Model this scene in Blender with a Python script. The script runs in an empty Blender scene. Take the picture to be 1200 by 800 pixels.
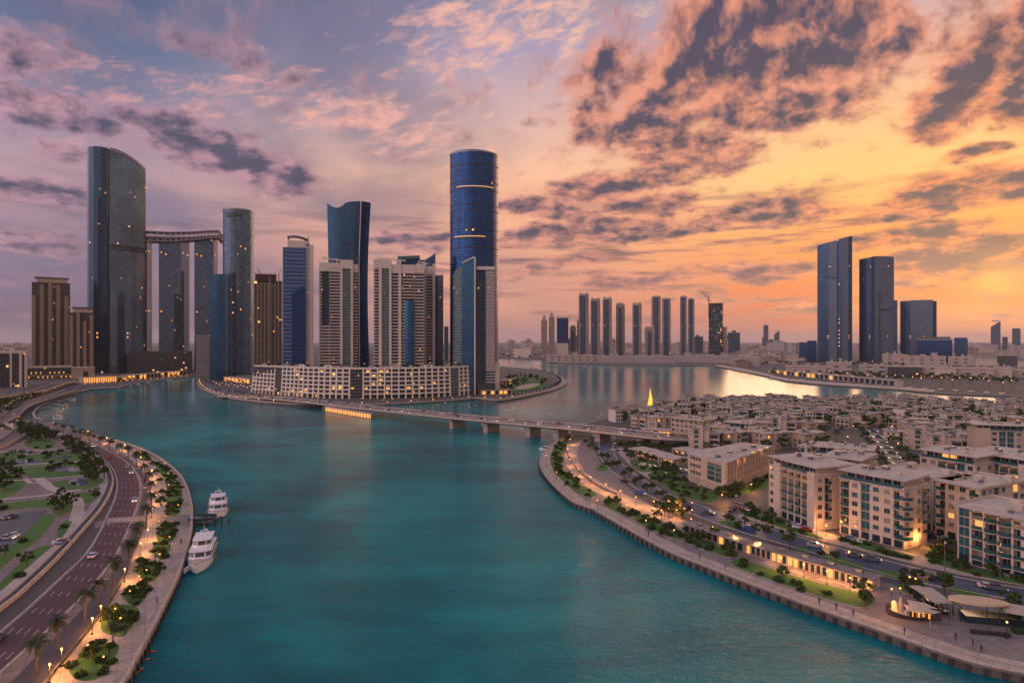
import bpy, bmesh, math, random
from mathutils import Vector, Matrix, noise
S = bpy.context.scene
COL = S.collection
R = math.radians
HC = 65.0            # camera height above the quays
F = 750.0            # focal length in photo pixels (1200 wide)
# ------------------------------------------------------------------ camera
cam_d = bpy.data.cameras.new('camera'); cam_d.sensor_width = 36; cam_d.lens = 22.5
cam_d.clip_start = 1; cam_d.clip_end = 90000
cam = bpy.data.objects.new('camera', cam_d); COL.objects.link(cam)
cam.location = (0, 0, HC); cam.rotation_euler = (R(90), 0, 0)
S.camera = cam
# ------------------------------------------------------------------ exposure
S.view_settings.view_transform = 'Standard'; S.view_settings.look = 'None'
S.view_settings.gamma = 1; S.view_settings.exposure = 0.33
S.view_settings.use_curve_mapping = False
S.render.engine = 'CYCLES'
S.cycles.use_denoising = True
S.cycles.max_bounces = 5; S.cycles.diffuse_bounces = 2; S.cycles.glossy_bounces = 3
S.cycles.transmission_bounces = 2; S.cycles.transparent_max_bounces = 6; S.cycles.volume_bounces = 0
S.cycles.sample_clamp_indirect = 4.0
S.cycles.caustics_reflective = False; S.cycles.caustics_refractive = False

def lin(c):
    return tuple(((v/255.)/12.92 if v/255. <= .04045 else ((v/255.+.055)/1.055)**2.4) for v in c)

class NG:
    """small helper to write node maths"""
    def __init__(s, tree): s.t = tree; s.n = tree.nodes; s.l = tree.links
    def new(s, typ, **kw):
        n = s.n.new(typ)
        for k, v in kw.items(): setattr(n, k, v)
        return n
    def put(s, sock, v):
        if hasattr(v, 'is_output'): s.l.new(v, sock)
        elif v is not None:
            try: sock.default_value = v
            except Exception: sock.default_value = (*v, 1.0)
    def m(s, op, a, b=None, c=None, clamp=False):
        n = s.new('ShaderNodeMath', operation=op, use_clamp=clamp)
        s.put(n.inputs[0], a); s.put(n.inputs[1], b); s.put(n.inputs[2], c)
        return n.outputs[0]
    def v(s, op, a, b=None, sc=None):
        n = s.new('ShaderNodeVectorMath', operation=op)
        s.put(n.inputs[0], a); s.put(n.inputs[1], b)
        if sc is not None: s.put(n.inputs['Scale'], sc)
        return n.outputs['Value'] if op in ('LENGTH', 'DOT_PRODUCT') else n.outputs[0]
    def xyz(s, x=0., y=0., z=0.):
        n = s.new('ShaderNodeCombineXYZ')
        for i, q in enumerate((x, y, z)): s.put(n.inputs[i], q)
        return n.outputs[0]
    def sep(s, v):
        n = s.new('ShaderNodeSeparateXYZ'); s.put(n.inputs[0], v); return n.outputs
    def ss(s, x, a, b, lo=0., hi=1.):
        n = s.new('ShaderNodeMapRange', interpolation_type='SMOOTHSTEP')
        for i, q in enumerate((x, a, b, lo, hi)): s.put(n.inputs[i], q)
        return n.outputs[0]
    def mix(s, f, a, b, mode='MIX'):
        n = s.new('ShaderNodeMix', data_type='RGBA', blend_type=mode); n.clamp_factor = True
        s.put(n.inputs[0], f); s.put(n.inputs[6], a if hasattr(a, 'is_output') else (*a, 1.) if len(a) == 3 else a)
        s.put(n.inputs[7], b if hasattr(b, 'is_output') else (*b, 1.) if len(b) == 3 else b)
        return n.outputs[2]
    def noise(s, vec, scale, detail=4., rough=.5, lac=2., dist=0., d='3D'):
        n = s.new('ShaderNodeTexNoise', noise_dimensions=d)
        s.put(n.inputs['Vector'], vec); n.inputs['Scale'].default_value = scale
        n.inputs['Detail'].default_value = detail; n.inputs['Roughness'].default_value = rough
        n.inputs['Lacunarity'].default_value = lac; n.inputs['Distortion'].default_value = dist
        return n.outputs
    def ramp(s, x, stops, interp='EASE'):
        n = s.new('ShaderNodeValToRGB'); s.put(n.inputs[0], x); e = n.color_ramp.elements
        n.color_ramp.interpolation = interp
        while len(e) < len(stops): e.new(.5)
        for k, (p, c) in enumerate(stops):
            e[k].position = p; e[k].color = (*c, 1.)
        return n.outputs[0]

# ------------------------------------------------------------------ sky (world)
W = bpy.data.worlds.new('World'); S.world = W; W.use_nodes = True
W.cycles.sampling_method = 'MANUAL'; W.cycles.sample_map_resolution = 512
g = NG(W.node_tree); g.n.clear()
SUN_AZ, SUN_EL = R(37.2), R(4.6)
dirv = g.new('ShaderNodeTexCoord').outputs['Generated']
dx, dy, dz = g.sep(dirv)
az = g.m('ARCTAN2', dx, dy)
el = g.m('ARCSINE', g.m('MAXIMUM', g.m('MINIMUM', dz, 1.), -1.))
def pe(px, py):
    u, v = (px-600)/F, (400-py)/F
    return math.atan(u), math.atan2(v, math.hypot(1, u))
t = g.m('DIVIDE', el, R(90), clamp=True)
E = lambda y, x=600: max(0., pe(x, y)[1]/R(90))
def grad(x, rows, tail):
    return g.ramp(t, [(E(y, x), lin(c)) for y, c in rows]+tail, 'LINEAR')
hi = [(.55, lin((118, 126, 160))), (1., lin((112, 124, 160)))]
rl = grad(150, [(400, (92, 84, 106)), (345, (118, 100, 122)), (290, (150, 122, 138)), (215, (180, 146, 154)), (140, (142, 132, 156)), (60, (96, 108, 140)), (0, (82, 96, 128))], hi)
rc = grad(560, [(400, (196, 134, 118)), (340, (220, 154, 128)), (280, (242, 170, 132)), (210, (246, 186, 148)), (140, (216, 176, 168)), (60, (164, 150, 174)), (0, (134, 132, 160))], hi)
rr = grad(1050, [(400, (176, 104, 96)), (372, (204, 92, 68)), (335, (236, 116, 56)), (275, (252, 160, 72)), (190, (255, 202, 122)), (110, (246, 190, 140)), (0, (200, 172, 176))], hi)
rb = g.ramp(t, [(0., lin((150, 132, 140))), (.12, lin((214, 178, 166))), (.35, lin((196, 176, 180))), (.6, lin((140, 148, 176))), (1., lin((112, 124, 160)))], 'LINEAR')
rearleft = g.m('MULTIPLY', g.ss(g.m('ABSOLUTE', g.m('ADD', az, R(112))), R(78), R(20)), g.ss(el, R(62), R(25)))  # unseen sky behind the camera, brightened to light the camera-facing walls
base = g.mix(g.ss(az, R(-33), R(-2)), rl, rc)
base = g.mix(g.ss(az, R(-2), R(30)), base, rr)
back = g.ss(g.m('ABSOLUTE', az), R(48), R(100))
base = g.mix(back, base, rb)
# glow round the hidden sun
SV = Vector((math.sin(SUN_AZ)*math.cos(SUN_EL), math.cos(SUN_AZ)*math.cos(SUN_EL), math.sin(SUN_EL)))
ca = g.v('DOT_PRODUCT', dirv, tuple(SV))
glow = g.m('POWER', g.m('MAXIMUM', ca, 0.), 60.)
glow2 = g.m('POWER', g.m('MAXIMUM', ca, 0.), 2600.)
base = g.mix(g.m('MULTIPLY', glow, .22), base, lin((255, 150, 60)))
# cloud coordinates: azimuth / elevation, stretched sideways towards the horizon
stre = g.m('ADD', .32, g.m('MULTIPLY', g.m('MAXIMUM', el, 0.), 1.2))
p0 = g.xyz(az, g.m('MULTIPLY', el, 1.0), 0.)
wn = g.noise(g.xyz(g.m('MULTIPLY', az, 9.), g.m('MULTIPLY', el, 20.), 3.3), 1., 3., .55)[1]
warp = g.v('MULTIPLY', g.v('SUBTRACT', wn, (.5, .5, .5)), (.13, .05, 0.))
p = g.v('ADD', p0, warp)
def blob(px, py, rx, ry, w=1., rot=0.):
    a, e = pe(px, py); cz = math.cos(a)
    n = g.new('ShaderNodeMapping', vector_type='TEXTURE'); g.put(n.inputs[0], p)
    n.inputs['Location'].default_value = (a, e, 0); n.inputs['Rotation'].default_value = (0, 0, R(rot))
    n.inputs['Scale'].default_value = (rx/F*cz*cz*1.5, ry/F*cz*1.5, 1)
    l = g.v('LENGTH', n.outputs[0])
    return g.ss(l, 1.25, .15, 0., w)
dark = [(845,62,95,62,1.1,5),(950,40,100,60,1.15,5),(905,110,110,42,0.8,0),(1020,40,60,42,0.9,0),(770,120,60,36,0.85,0),(700,85,40,26,0.8,10),(1165,60,75,50,1.2,35),(1110,118,55,34,1.0,20),(1195,100,60,44,1.1,0),(722,145,62,26,0.9,-6),(805,176,78,24,1.0,-6),(728,218,74,15,0.95,4),(640,243,56,12,0.9,0),(760,240,60,14,0.8,0),(705,268,110,15,1.0,3),(800,262,50,10,0.8,0),(897,248,66,13,1.1,2),(676,308,44,8,0.9,0),(905,315,66,10,1.0,-2),(735,330,90,9,0.75,0),(600,318,50,9,0.7,0),(830,348,60,8,0.6,0),(1110,222,80,14,1.05,9),(1180,214,50,12,1.0,6),(1060,250,70,9,0.9,6),(1075,277,90,13,1.1,5),(1000,284,50,8,0.8,6),(1145,298,105,24,1.25,6),(1190,280,40,12,0.9,4),(1080,305,70,9,0.8,0),(1110,352,70,9,0.6,0),(1150,183,40,7,0.8,0),(200,150,72,17,1.05,-12),(265,182,90,22,1.15,-12),(305,192,44,12,0.8,-10),(62,170,44,8,0.7,-4),(45,224,62,12,1.0,-3),(50,284,90,13,0.8,0),(170,270,70,9,0.6,0),(490,282,55,9,0.9,0),(330,215,60,9,0.7,-6),(30,120,80,22,0.7,-6),(110,150,70,12,0.75,-6),(20,60,70,30,0.6,0),(250,60,110,16,0.5,-8),(1050,330,60,8,0.85,0),(1130,322,90,10,1.0,3),(1010,360,90,7,0.8,0),(1170,368,60,6,0.8,0)]
acc = None
for d in dark:
    b = blob(*d); acc = b if acc is None else g.m('MAXIMUM', acc, b)
nv = g.xyz(g.m('MULTIPLY', az, g.m('ADD', 7., 0.)), g.m('MULTIPLY', el, g.m('SUBTRACT', 24., g.m('MULTIPLY', g.m('MINIMUM', el, .6), 22.))), 0.)
nvw = g.v('ADD', nv, g.v('SCALE', g.v('SUBTRACT', g.noise(nv, 2.4, 2., .5)[1], (.5, .5, .5)), sc=.14))
n1 = g.noise(nvw, 2.3, 8., .63)[0]
nlit = g.noise(g.v('ADD', nvw, (.10, -.15, 0.)), 2.3, 5., .6)[0]
dens = g.m('ADD', acc, g.m('MULTIPLY', g.m('SUBTRACT', n1, .5), 2.1))
# a faint general cloud veil for the rest of the dome
veil = g.noise(g.v('ADD', nv, (4., 9., 2.)), .55, 5., .55)[0]
cov = g.ss(dens, .0, .70)
core = g.ss(dens, .16, 1.35)
relief = g.m('MULTIPLY', g.m('SUBTRACT', n1, nlit), 3.2)
side = g.ss(az, R(-30), R(18))
edge = g.mix(side, lin((172, 132, 146)), lin((222, 142, 112)))
edge = g.mix(g.m('MULTIPLY', g.ss(ca, .955, .998), .8), edge, lin((248, 140, 76)))
corec = g.mix(side, lin((78, 74, 98)), lin((68, 60, 82)))
corec = g.mix(g.ss(el, R(9), R(3)), corec, g.mix(side, lin((112, 96, 118)), lin((146, 98, 100))))
cc = g.mix(g.m('ADD', core, g.m('MULTIPLY', relief, .7), clamp=True), edge, corec)
cc = g.mix(g.m('MULTIPLY', g.ss(g.m('ADD', g.m('MULTIPLY', n1, .5), g.m('MULTIPLY', relief, .9)), .22, -.25), .38), cc, edge)
cc = g.v('SCALE', cc, sc=g.m('ADD', .62, g.m('MULTIPLY', nlit, .75)))
# high thin pink cloud
hv = g.xyz(g.m('MULTIPLY', az, 13.), g.m('ADD', g.m('MULTIPLY', el, 34.), g.m('MULTIPLY', az, -7.)), 5.)
hn = g.noise(hv, 1.5, 9., .66, 2.1, .3)[0]
acc2 = None
for d in [(430,140,170,34,1.,-12),(590,35,150,42,1.,0),(500,60,90,24,.9,0),(700,20,80,24,.6,0),(330,100,90,20,.7,-12),(140,115,170,40,.75,0),(480,160,110,14,.9,-8),(90,180,100,22,.6,0),(600,120,120,30,.5,0),(1080,150,60,30,.4,0)]:
    b = blob(*d); acc2 = b if acc2 is None else g.m('MAXIMUM', acc2, b)
hd = g.ss(g.m('ADD', g.m('MULTIPLY', acc2, .62), g.m('MULTIPLY', g.m('SUBTRACT', hn, .5), 2.3)), .30, 1.0)
hcol = g.mix(side, lin((232, 164, 156)), lin((252, 190, 158)))
# grey-mauve veil bands on the cool side
vd = g.m('MULTIPLY', g.ss(veil, .38, .64), g.m('MULTIPLY', g.ss(az, R(16), R(-20)), .72))
skyc = g.mix(vd, base, lin((104, 102, 130)))
skyc = g.mix(g.m('MULTIPLY', hd, .85), skyc, hcol)
nb = g.noise(g.xyz(g.m('MULTIPLY', az, 4.2), g.m('MULTIPLY', el, 46.), 8.), 1., 7., .6)[0]
bandm = g.m('MULTIPLY', g.ss(nb, .47, .60), g.m('MULTIPLY', g.ss(el, R(15), R(9)), g.m('MULTIPLY', g.ss(el, R(.8), R(2.2)), g.ss(az, R(-22), R(4), .35, .85))))
skyc = g.mix(bandm, skyc, g.mix(g.ss(nb, .48, .64), edge, corec))
skyc = g.mix(g.m('MULTIPLY', cov, .96), skyc, cc)
gapw = g.m('MULTIPLY', glow2, g.m('SUBTRACT', 1., g.m('MULTIPLY', g.m('MAXIMUM', cov, bandm), .6)))
skyc = g.mix(g.m('MULTIPLY', gapw, .9), skyc, (1., .46, .12))
hz = g.ss(el, R(3.2), R(-.5))
skyc = g.mix(g.m('MULTIPLY', hz, .75), skyc, g.mix(g.ss(az, R(-30), R(20)), lin((112, 98, 118)), lin((196, 126, 112))))
skyt = g.new('ShaderNodeTexSky', sky_type='NISHITA', sun_disc=False)
skyt.sun_elevation = SUN_EL; skyt.sun_rotation = SUN_AZ; skyt.altitude = 60
bg = g.new('ShaderNodeBackground'); g.put(bg.inputs[0], skyt.outputs[0]); bg.inputs[1].default_value = .007
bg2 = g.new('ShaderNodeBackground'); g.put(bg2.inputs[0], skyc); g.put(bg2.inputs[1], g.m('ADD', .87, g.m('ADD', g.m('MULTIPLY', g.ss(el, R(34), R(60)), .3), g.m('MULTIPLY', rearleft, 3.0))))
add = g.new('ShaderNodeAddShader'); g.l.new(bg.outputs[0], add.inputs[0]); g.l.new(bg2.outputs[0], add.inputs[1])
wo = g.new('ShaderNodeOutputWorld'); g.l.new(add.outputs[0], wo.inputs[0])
# ------------------------------------------------------------------ sun behind cloud
sd = bpy.data.lights.new('sun', 'SUN'); sd.energy = .95; sd.angle = R(40); sd.color = (1., .60, .34)
so = bpy.data.objects.new('sun', sd); COL.objects.link(so); so.location = (400, 600, 700)
so.rotation_euler = (-Vector((math.sin(SUN_AZ)*math.cos(R(9)), math.cos(SUN_AZ)*math.cos(R(9)), math.sin(R(9))))).to_track_quat('-Z', 'Y').to_euler()
# ================================================================== helpers
def G(px, py, z=0.):
    """ground point seen at photo pixel (px, py), at height z"""
    Y = (HC-z)*F/(py-400.); return ((px-600)*Y/F, Y)
def HZ(py, Y): return HC+(400-py)*Y/F
def PX(px, Y): return (px-600)*Y/F
def GP(pts, z=0.): return [Vector(G(a, b, z)) for a, b in pts]
def crom(pts, n=6, closed=False):
    out = []; N = len(pts)
    rng = range(N) if closed else range(N-1)
    for i in rng:
        P = [pts[(i+k) % N] if closed else pts[max(0, min(N-1, i+k))] for k in (-1, 0, 1, 2)]
        for j in range(n):
            t = j/n
            out.append(.5*((2*P[1])+(P[2]-P[0])*t+(2*P[0]-5*P[1]+4*P[2]-P[3])*t*t+(3*P[1]-P[0]-3*P[2]+P[3])*t**3))
    if not closed: out.append(pts[-1].copy())
    return out
def plen(pts): return [0.]+[v for v in __import__('itertools').accumulate((pts[i+1]-pts[i]).length for i in range(len(pts)-1))]
def resamp(pts, n):
    L = plen(pts); out = []
    k = 0
    for i in range(n):
        d = L[-1]*i/(n-1)
        while k < len(L)-2 and L[k+1] < d: k += 1
        f = 0 if L[k+1] == L[k] else (d-L[k])/(L[k+1]-L[k])
        out.append(pts[k].lerp(pts[k+1], min(1, max(0, f))))
    return out
def every(pts, step, start=0.):
    """(point, tangent) each step metres along a polyline"""
    L = plen(pts); out = []; d = start; k = 0
    while d <= L[-1]:
        while k < len(L)-2 and L[k+1] < d: k += 1
        seg = pts[k+1]-pts[k]
        if seg.length > 1e-6: out.append((pts[k]+seg*((d-L[k])/seg.length), seg.normalized()))
        d += step
    return out
def offs(pts, d):
    out = []
    for i in range(len(pts)):
        t = (pts[min(i+1, len(pts)-1)]-pts[max(i-1, 0)])
        t = t.normalized() if t.length > 1e-9 else Vector((1, 0))
        out.append(pts[i]+Vector((-t.y, t.x))*d)
    return out
def inside(pt, poly):
    x, y = pt[0], pt[1]; c = False; j = len(poly)-1
    for i in range(len(poly)):
        a, b = poly[i], poly[j]
        if (a[1] > y) != (b[1] > y) and x < (b[0]-a[0])*(y-a[1])/(b[1]-a[1])+a[0]: c = not c
        j = i
    return c
ORD = ['first','second','third','fourth','fifth','sixth','seventh','eighth','ninth','tenth','eleventh','twelfth','thirteenth','fourteenth','fifteenth','sixteenth','seventeenth','eighteenth','nineteenth']
TENS = ['', '', 'twenty', 'thirty', 'forty', 'fifty', 'sixty', 'seventy', 'eighty', 'ninety']
def ordn(i):   # 0-based
    i += 1
    if i < 20: return ORD[i-1]
    if i >= 100: return 'hundred-and-'+ordn(i-101) if i > 100 else 'hundredth'
    tn, u = divmod(i, 10)
    return TENS[tn][:-1]+'ieth' if u == 0 else TENS[tn]+'-'+ORD[u-1]

class MB:
    def __init__(s): s.v = []; s.f = []; s.mi = []; s.uv = []; s.M = Matrix.Identity(4); s.sm = []
    def add(s, vs, fs, mi=0, uvs=None, smooth=False):
        o = len(s.v); s.v += [tuple(s.M @ Vector(v)) for v in vs]
        for k, f in enumerate(fs):
            s.f.append([i+o for i in f]); s.mi.append(mi if isinstance(mi, int) else mi[k]); s.sm.append(smooth)
            s.uv.append(uvs[k] if uvs else None)
    def box(s, x0, x1, y0, y1, z0, z1, mi=0):
        vs = [(x, y, z) for z in (z0, z1) for y in (y0, y1) for x in (x0, x1)]
        fs = [(0, 1, 5, 4), (1, 3, 7, 5), (3, 2, 6, 7), (2, 0, 4, 6), (4, 5, 7, 6), (2, 3, 1, 0)]
        w, d = x1-x0, y1-y0
        q = lambda u, a, b: [(u, a), (u+b, a)]
        uv = []
        for a, L in ((x0, w), (y0, d), (x0, w), (y0, d)):
            uv.append([(a, z0), (a+L, z0), (a+L, z1), (a, z1)])
        uv += [[(x0, y0), (x1, y0), (x1, y1), (x0, y1)]]*2
        s.add(vs, fs, mi, uv)
    def prism(s, poly, z0, z1, mi=0, cap=None, bot=False, mis=None, smooth=False):
        """vertical prism; z1 number or list per vertex; side UVs in metres"""
        n = len(poly); zt = z1 if isinstance(z1, (list, tuple)) else [z1]*n
        zb = z0 if isinstance(z0, (list, tuple)) else [z0]*n
        vs = [(p[0], p[1], zb[i]) for i, p in enumerate(poly)]+[(p[0], p[1], zt[i]) for i, p in enumerate(poly)]
        fs = []; uv = []; mm = []; u = 0.
        for i in range(n):
            j = (i+1) % n; L = math.hypot(poly[j][0]-poly[i][0], poly[j][1]-poly[i][1])
            fs.append((i, j, n+j, n+i)); uv.append([(u, zb[i]), (u+L, zb[j]), (u+L, zt[j]), (u, zt[i])]); u += L
            mm.append(mis[i] if mis else mi)
        s.add(vs, fs, mm, uv, smooth)
        s.add(vs[n:], [tuple(range(n))], mi if cap is None else cap, [[(v[0], v[1]) for v in vs[n:]]])
        if bot: s.add(vs[:n], [tuple(reversed(range(n)))], mi if cap is None else cap, [[(v[0], v[1]) for v in reversed(vs[:n])]])
    def tube(s, a, b, r0, r1=None, k=6, mi=0, cap=True):
        a, b = Vector(a), Vector(b); r1 = r0 if r1 is None else r1
        d = (b-a); 
        if d.length < 1e-6: return
        q = d.to_track_quat('Z', 'Y'); vs = []
        for c, r in ((a, r0), (b, r1)):
            for i in range(k):
                th = 2*math.pi*i/k; vs.append(tuple(c+q @ Vector((math.cos(th)*r, math.sin(th)*r, 0))))
        fs = [(i, (i+1) % k, k+(i+1) % k, k+i) for i in range(k)]
        if cap: fs += [tuple(range(k, 2*k)), tuple(reversed(range(k)))]
        s.add(vs, fs, mi, smooth=False)
    def ball(s, c, r, k=8, mi=0, sz=1.):
        vs = [(c[0], c[1], c[2]+r*sz)]
        h = k//2
        for a in range(1, h):
            for i in range(k):
                th, ph = 2*math.pi*i/k, math.pi*a/h
                vs.append((c[0]+r*math.sin(ph)*math.cos(th), c[1]+r*math.sin(ph)*math.sin(th), c[2]+r*sz*math.cos(ph)))
        vs.append((c[0], c[1], c[2]-r*sz)); n = len(vs)
        fs = [(0, 1+i, 1+(i+1) % k) for i in range(k)]
        for a in range(h-2):
            for i in range(k):
                p0 = 1+a*k+i; p1 = 1+a*k+(i+1) % k; fs.append((p0, p0+k, p1+k, p1))
        o = 1+(h-2)*k
        fs += [(n-1, o+(i+1) % k, o+i) for i in range(k)]
        s.add(vs, fs, mi, smooth=True)
    def sheet(s, poly, z, mi=0, zf=None):
        vs = [(p[0], p[1], z if zf is None else zf(p)) for p in poly]
        ar = sum(vs[i][0]*vs[(i+1) % len(vs)][1]-vs[(i+1) % len(vs)][0]*vs[i][1] for i in range(len(vs)))
        if ar < 0: vs.reverse()
        s.add(vs, [tuple(range(len(vs)))], mi, [[(v[0], v[1]) for v in vs]])
    def strip(s, A, B, zA, zB=None, mi=0):
        """ribbon between polylines A and B (same count); zA / zB may be lists"""
        n = len(A); za = zA if isinstance(zA, list) else [zA]*n; zb = za if zB is None else (zB if isinstance(zB, list) else [zB]*n)
        L = plen(A); vs = [(A[i][0], A[i][1], za[i]) for i in range(n)]+[(B[i][0], B[i][1], zb[i]) for i in range(n)]
        fs = []; uv = []
        for i in range(n-1):
            w = (Vector(B[i][:2])-Vector(A[i][:2])).length
            f = (i, i+1, n+i+1, n+i); q = [(L[i], za[i] if zB is not None else 0), (L[i+1], za[i+1] if zB is not None else 0), (L[i+1], zb[i+1] if zB is not None else w), (L[i], zb[i] if zB is not None else w)]
            fs.append(f); uv.append(q)
        s.add(vs, fs, mi, uv)
    def mesh(s, name, mats, recalc=False):
        me = bpy.data.meshes.new(name); me.from_pydata(s.v, [], s.f)
        for m in (mats if isinstance(mats, (list, tuple)) else [mats]): me.materials.append(m)
        me.polygons.foreach_set('material_index', s.mi)
        me.polygons.foreach_set('use_smooth', s.sm)
        if any(u for u in s.uv):
            ul = me.uv_layers.new(name='UVMap'); d = []
            for f, u in zip(s.f, s.uv):
                for k in range(len(f)): d += (u[k] if u else (0., 0.))
            ul.data.foreach_set('uv', d)
        if recalc:
            bm = bmesh.new(); bm.from_mesh(me); bmesh.ops.recalc_face_normals(bm, faces=bm.faces); bm.to_mesh(me); bm.free()
        me.update(); return me
    def build(s, name, mats, parent=None, recalc=False, **kw):
        return obj(name, s.mesh(name, mats, recalc), parent, **kw)
KIDS = {}
def obj(name, data, parent=None, loc=None, rz=None, **props):
    o = bpy.data.objects.new(name, data); COL.objects.link(o)
    if parent is not None: o.parent = parent; KIDS.setdefault(parent.name, []).append(o)
    if loc is not None: o.location = loc
    if rz is not None: o.rotation_euler = (0, 0, rz)
    for k, v in props.items(): o[k] = v
    return o
def thing(name, label, cat, loc=(0, 0, 0), rz=0., group=None):
    o = obj(name, None, None, loc, rz, label=label, category=cat)
    o.empty_display_size = 1
    if group: o['group'] = group
    return o
def dup(o, loc=None, rz=None, label=None, group=None, parent=None, sc=None):
    c = o.copy(); COL.objects.link(c)
    if parent is not None: c.parent = parent
    for k in KIDS.get(o.name, []): 
        d = dup(k, parent=c); KIDS.setdefault(c.name, []).append(d)
    if loc is not None: c.location = loc
    if rz is not None: c.rotation_euler = (0, 0, rz)
    if sc is not None: c.scale = (sc, sc, sc) if isinstance(sc, (int, float)) else sc
    if label: c['label'] = label
    if group: c['group'] = group
    return c
class Kind:
    """first use places the prototype itself, later uses copy it"""
    def __init__(s, maker): s.mk = maker; s.o = None; s.n = 0
    def put(s, loc, rz, label, group=None, sc=1.):
        if s.o is None: s.o = s.mk()
        s.n += 1
        if s.n == 1:
            s.o.location = loc; s.o.rotation_euler = (0, 0, rz); s.o['label'] = label
            s.o.scale = (sc, sc, sc) if isinstance(sc, (int, float)) else sc
            if group: s.o['group'] = group
            elif 'group' in s.o: del s.o['group']
            return s.o
        return dup(s.o, loc, rz, label, group, sc=sc)

# ------------------------------------------------------------------ materials
def mat(name, col, rough=.7, var=.12, vs=.15, metal=0., bump=0., bs=2., emit=None, es=0., spec=.5, var2=0., v2s=2., srgb=False, grid=0., stain=0.):
    m = bpy.data.materials.new(name); m.use_nodes = True; q = NG(m.node_tree)
    b = q.n['Principled BSDF']; c = lin(col) if srgb else col
    pos = q.new('ShaderNodeNewGeometry').outputs['Position']
    if var or var2:
        f = q.m('ADD', 1-var, q.m('MULTIPLY', q.noise(pos, vs, 4., .6)[0], 2*var))
        if grid:
            gx, gy, gz = q.sep(pos); u1 = q.m('ADD', q.m('MULTIPLY', gx, .87), q.m('MULTIPLY', gy, .5)); u2 = q.m('SUBTRACT', q.m('MULTIPLY', gy, .87), q.m('MULTIPLY', gx, .5))
            for u_ in (u1, u2): f = q.m('MULTIPLY', f, q.m('SUBTRACT', 1., q.m('MULTIPLY', q.m('LESS_THAN', q.m('FRACT', q.m('DIVIDE', u_, grid)), .07), .3)))
            cell = q.new('ShaderNodeTexWhiteNoise', noise_dimensions='2D'); q.l.new(q.xyz(q.m('FLOOR', q.m('DIVIDE', u1, grid)), q.m('FLOOR', q.m('DIVIDE', u2, grid)), 0.), cell.inputs['Vector']); f = q.m('MULTIPLY', f, q.m('ADD', .9, q.m('MULTIPLY', cell.outputs[0], .2)))
        if stain: f = q.m('MULTIPLY', f, q.ss(q.noise(pos, .35, 6., .68, dist=.8)[0], .36, .56, 1-stain, 1.))
        if var2: f = q.m('MULTIPLY', f, q.m('ADD', 1-var2, q.m('MULTIPLY', q.noise(pos, v2s, 3., .6)[0], 2*var2)))
        q.l.new(q.v('SCALE', c, sc=f), b.inputs['Base Color'])
    else: b.inputs['Base Color'].default_value = (*c, 1)
    b.inputs['Roughness'].default_value = rough; b.inputs['Metallic'].default_value = metal
    b.inputs['Specular IOR Level'].default_value = spec
    if bump:
        n = q.new('ShaderNodeBump'); n.inputs['Strength'].default_value = bump; n.inputs['Distance'].default_value = .2
        q.l.new(q.noise(pos, bs, 4.)[0], n.inputs['Height']); q.l.new(n.outputs[0], b.inputs['Normal'])
    if emit: b.inputs['Emission Color'].default_value = (*emit, 1); b.inputs['Emission Strength'].default_value = es
    return m
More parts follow.
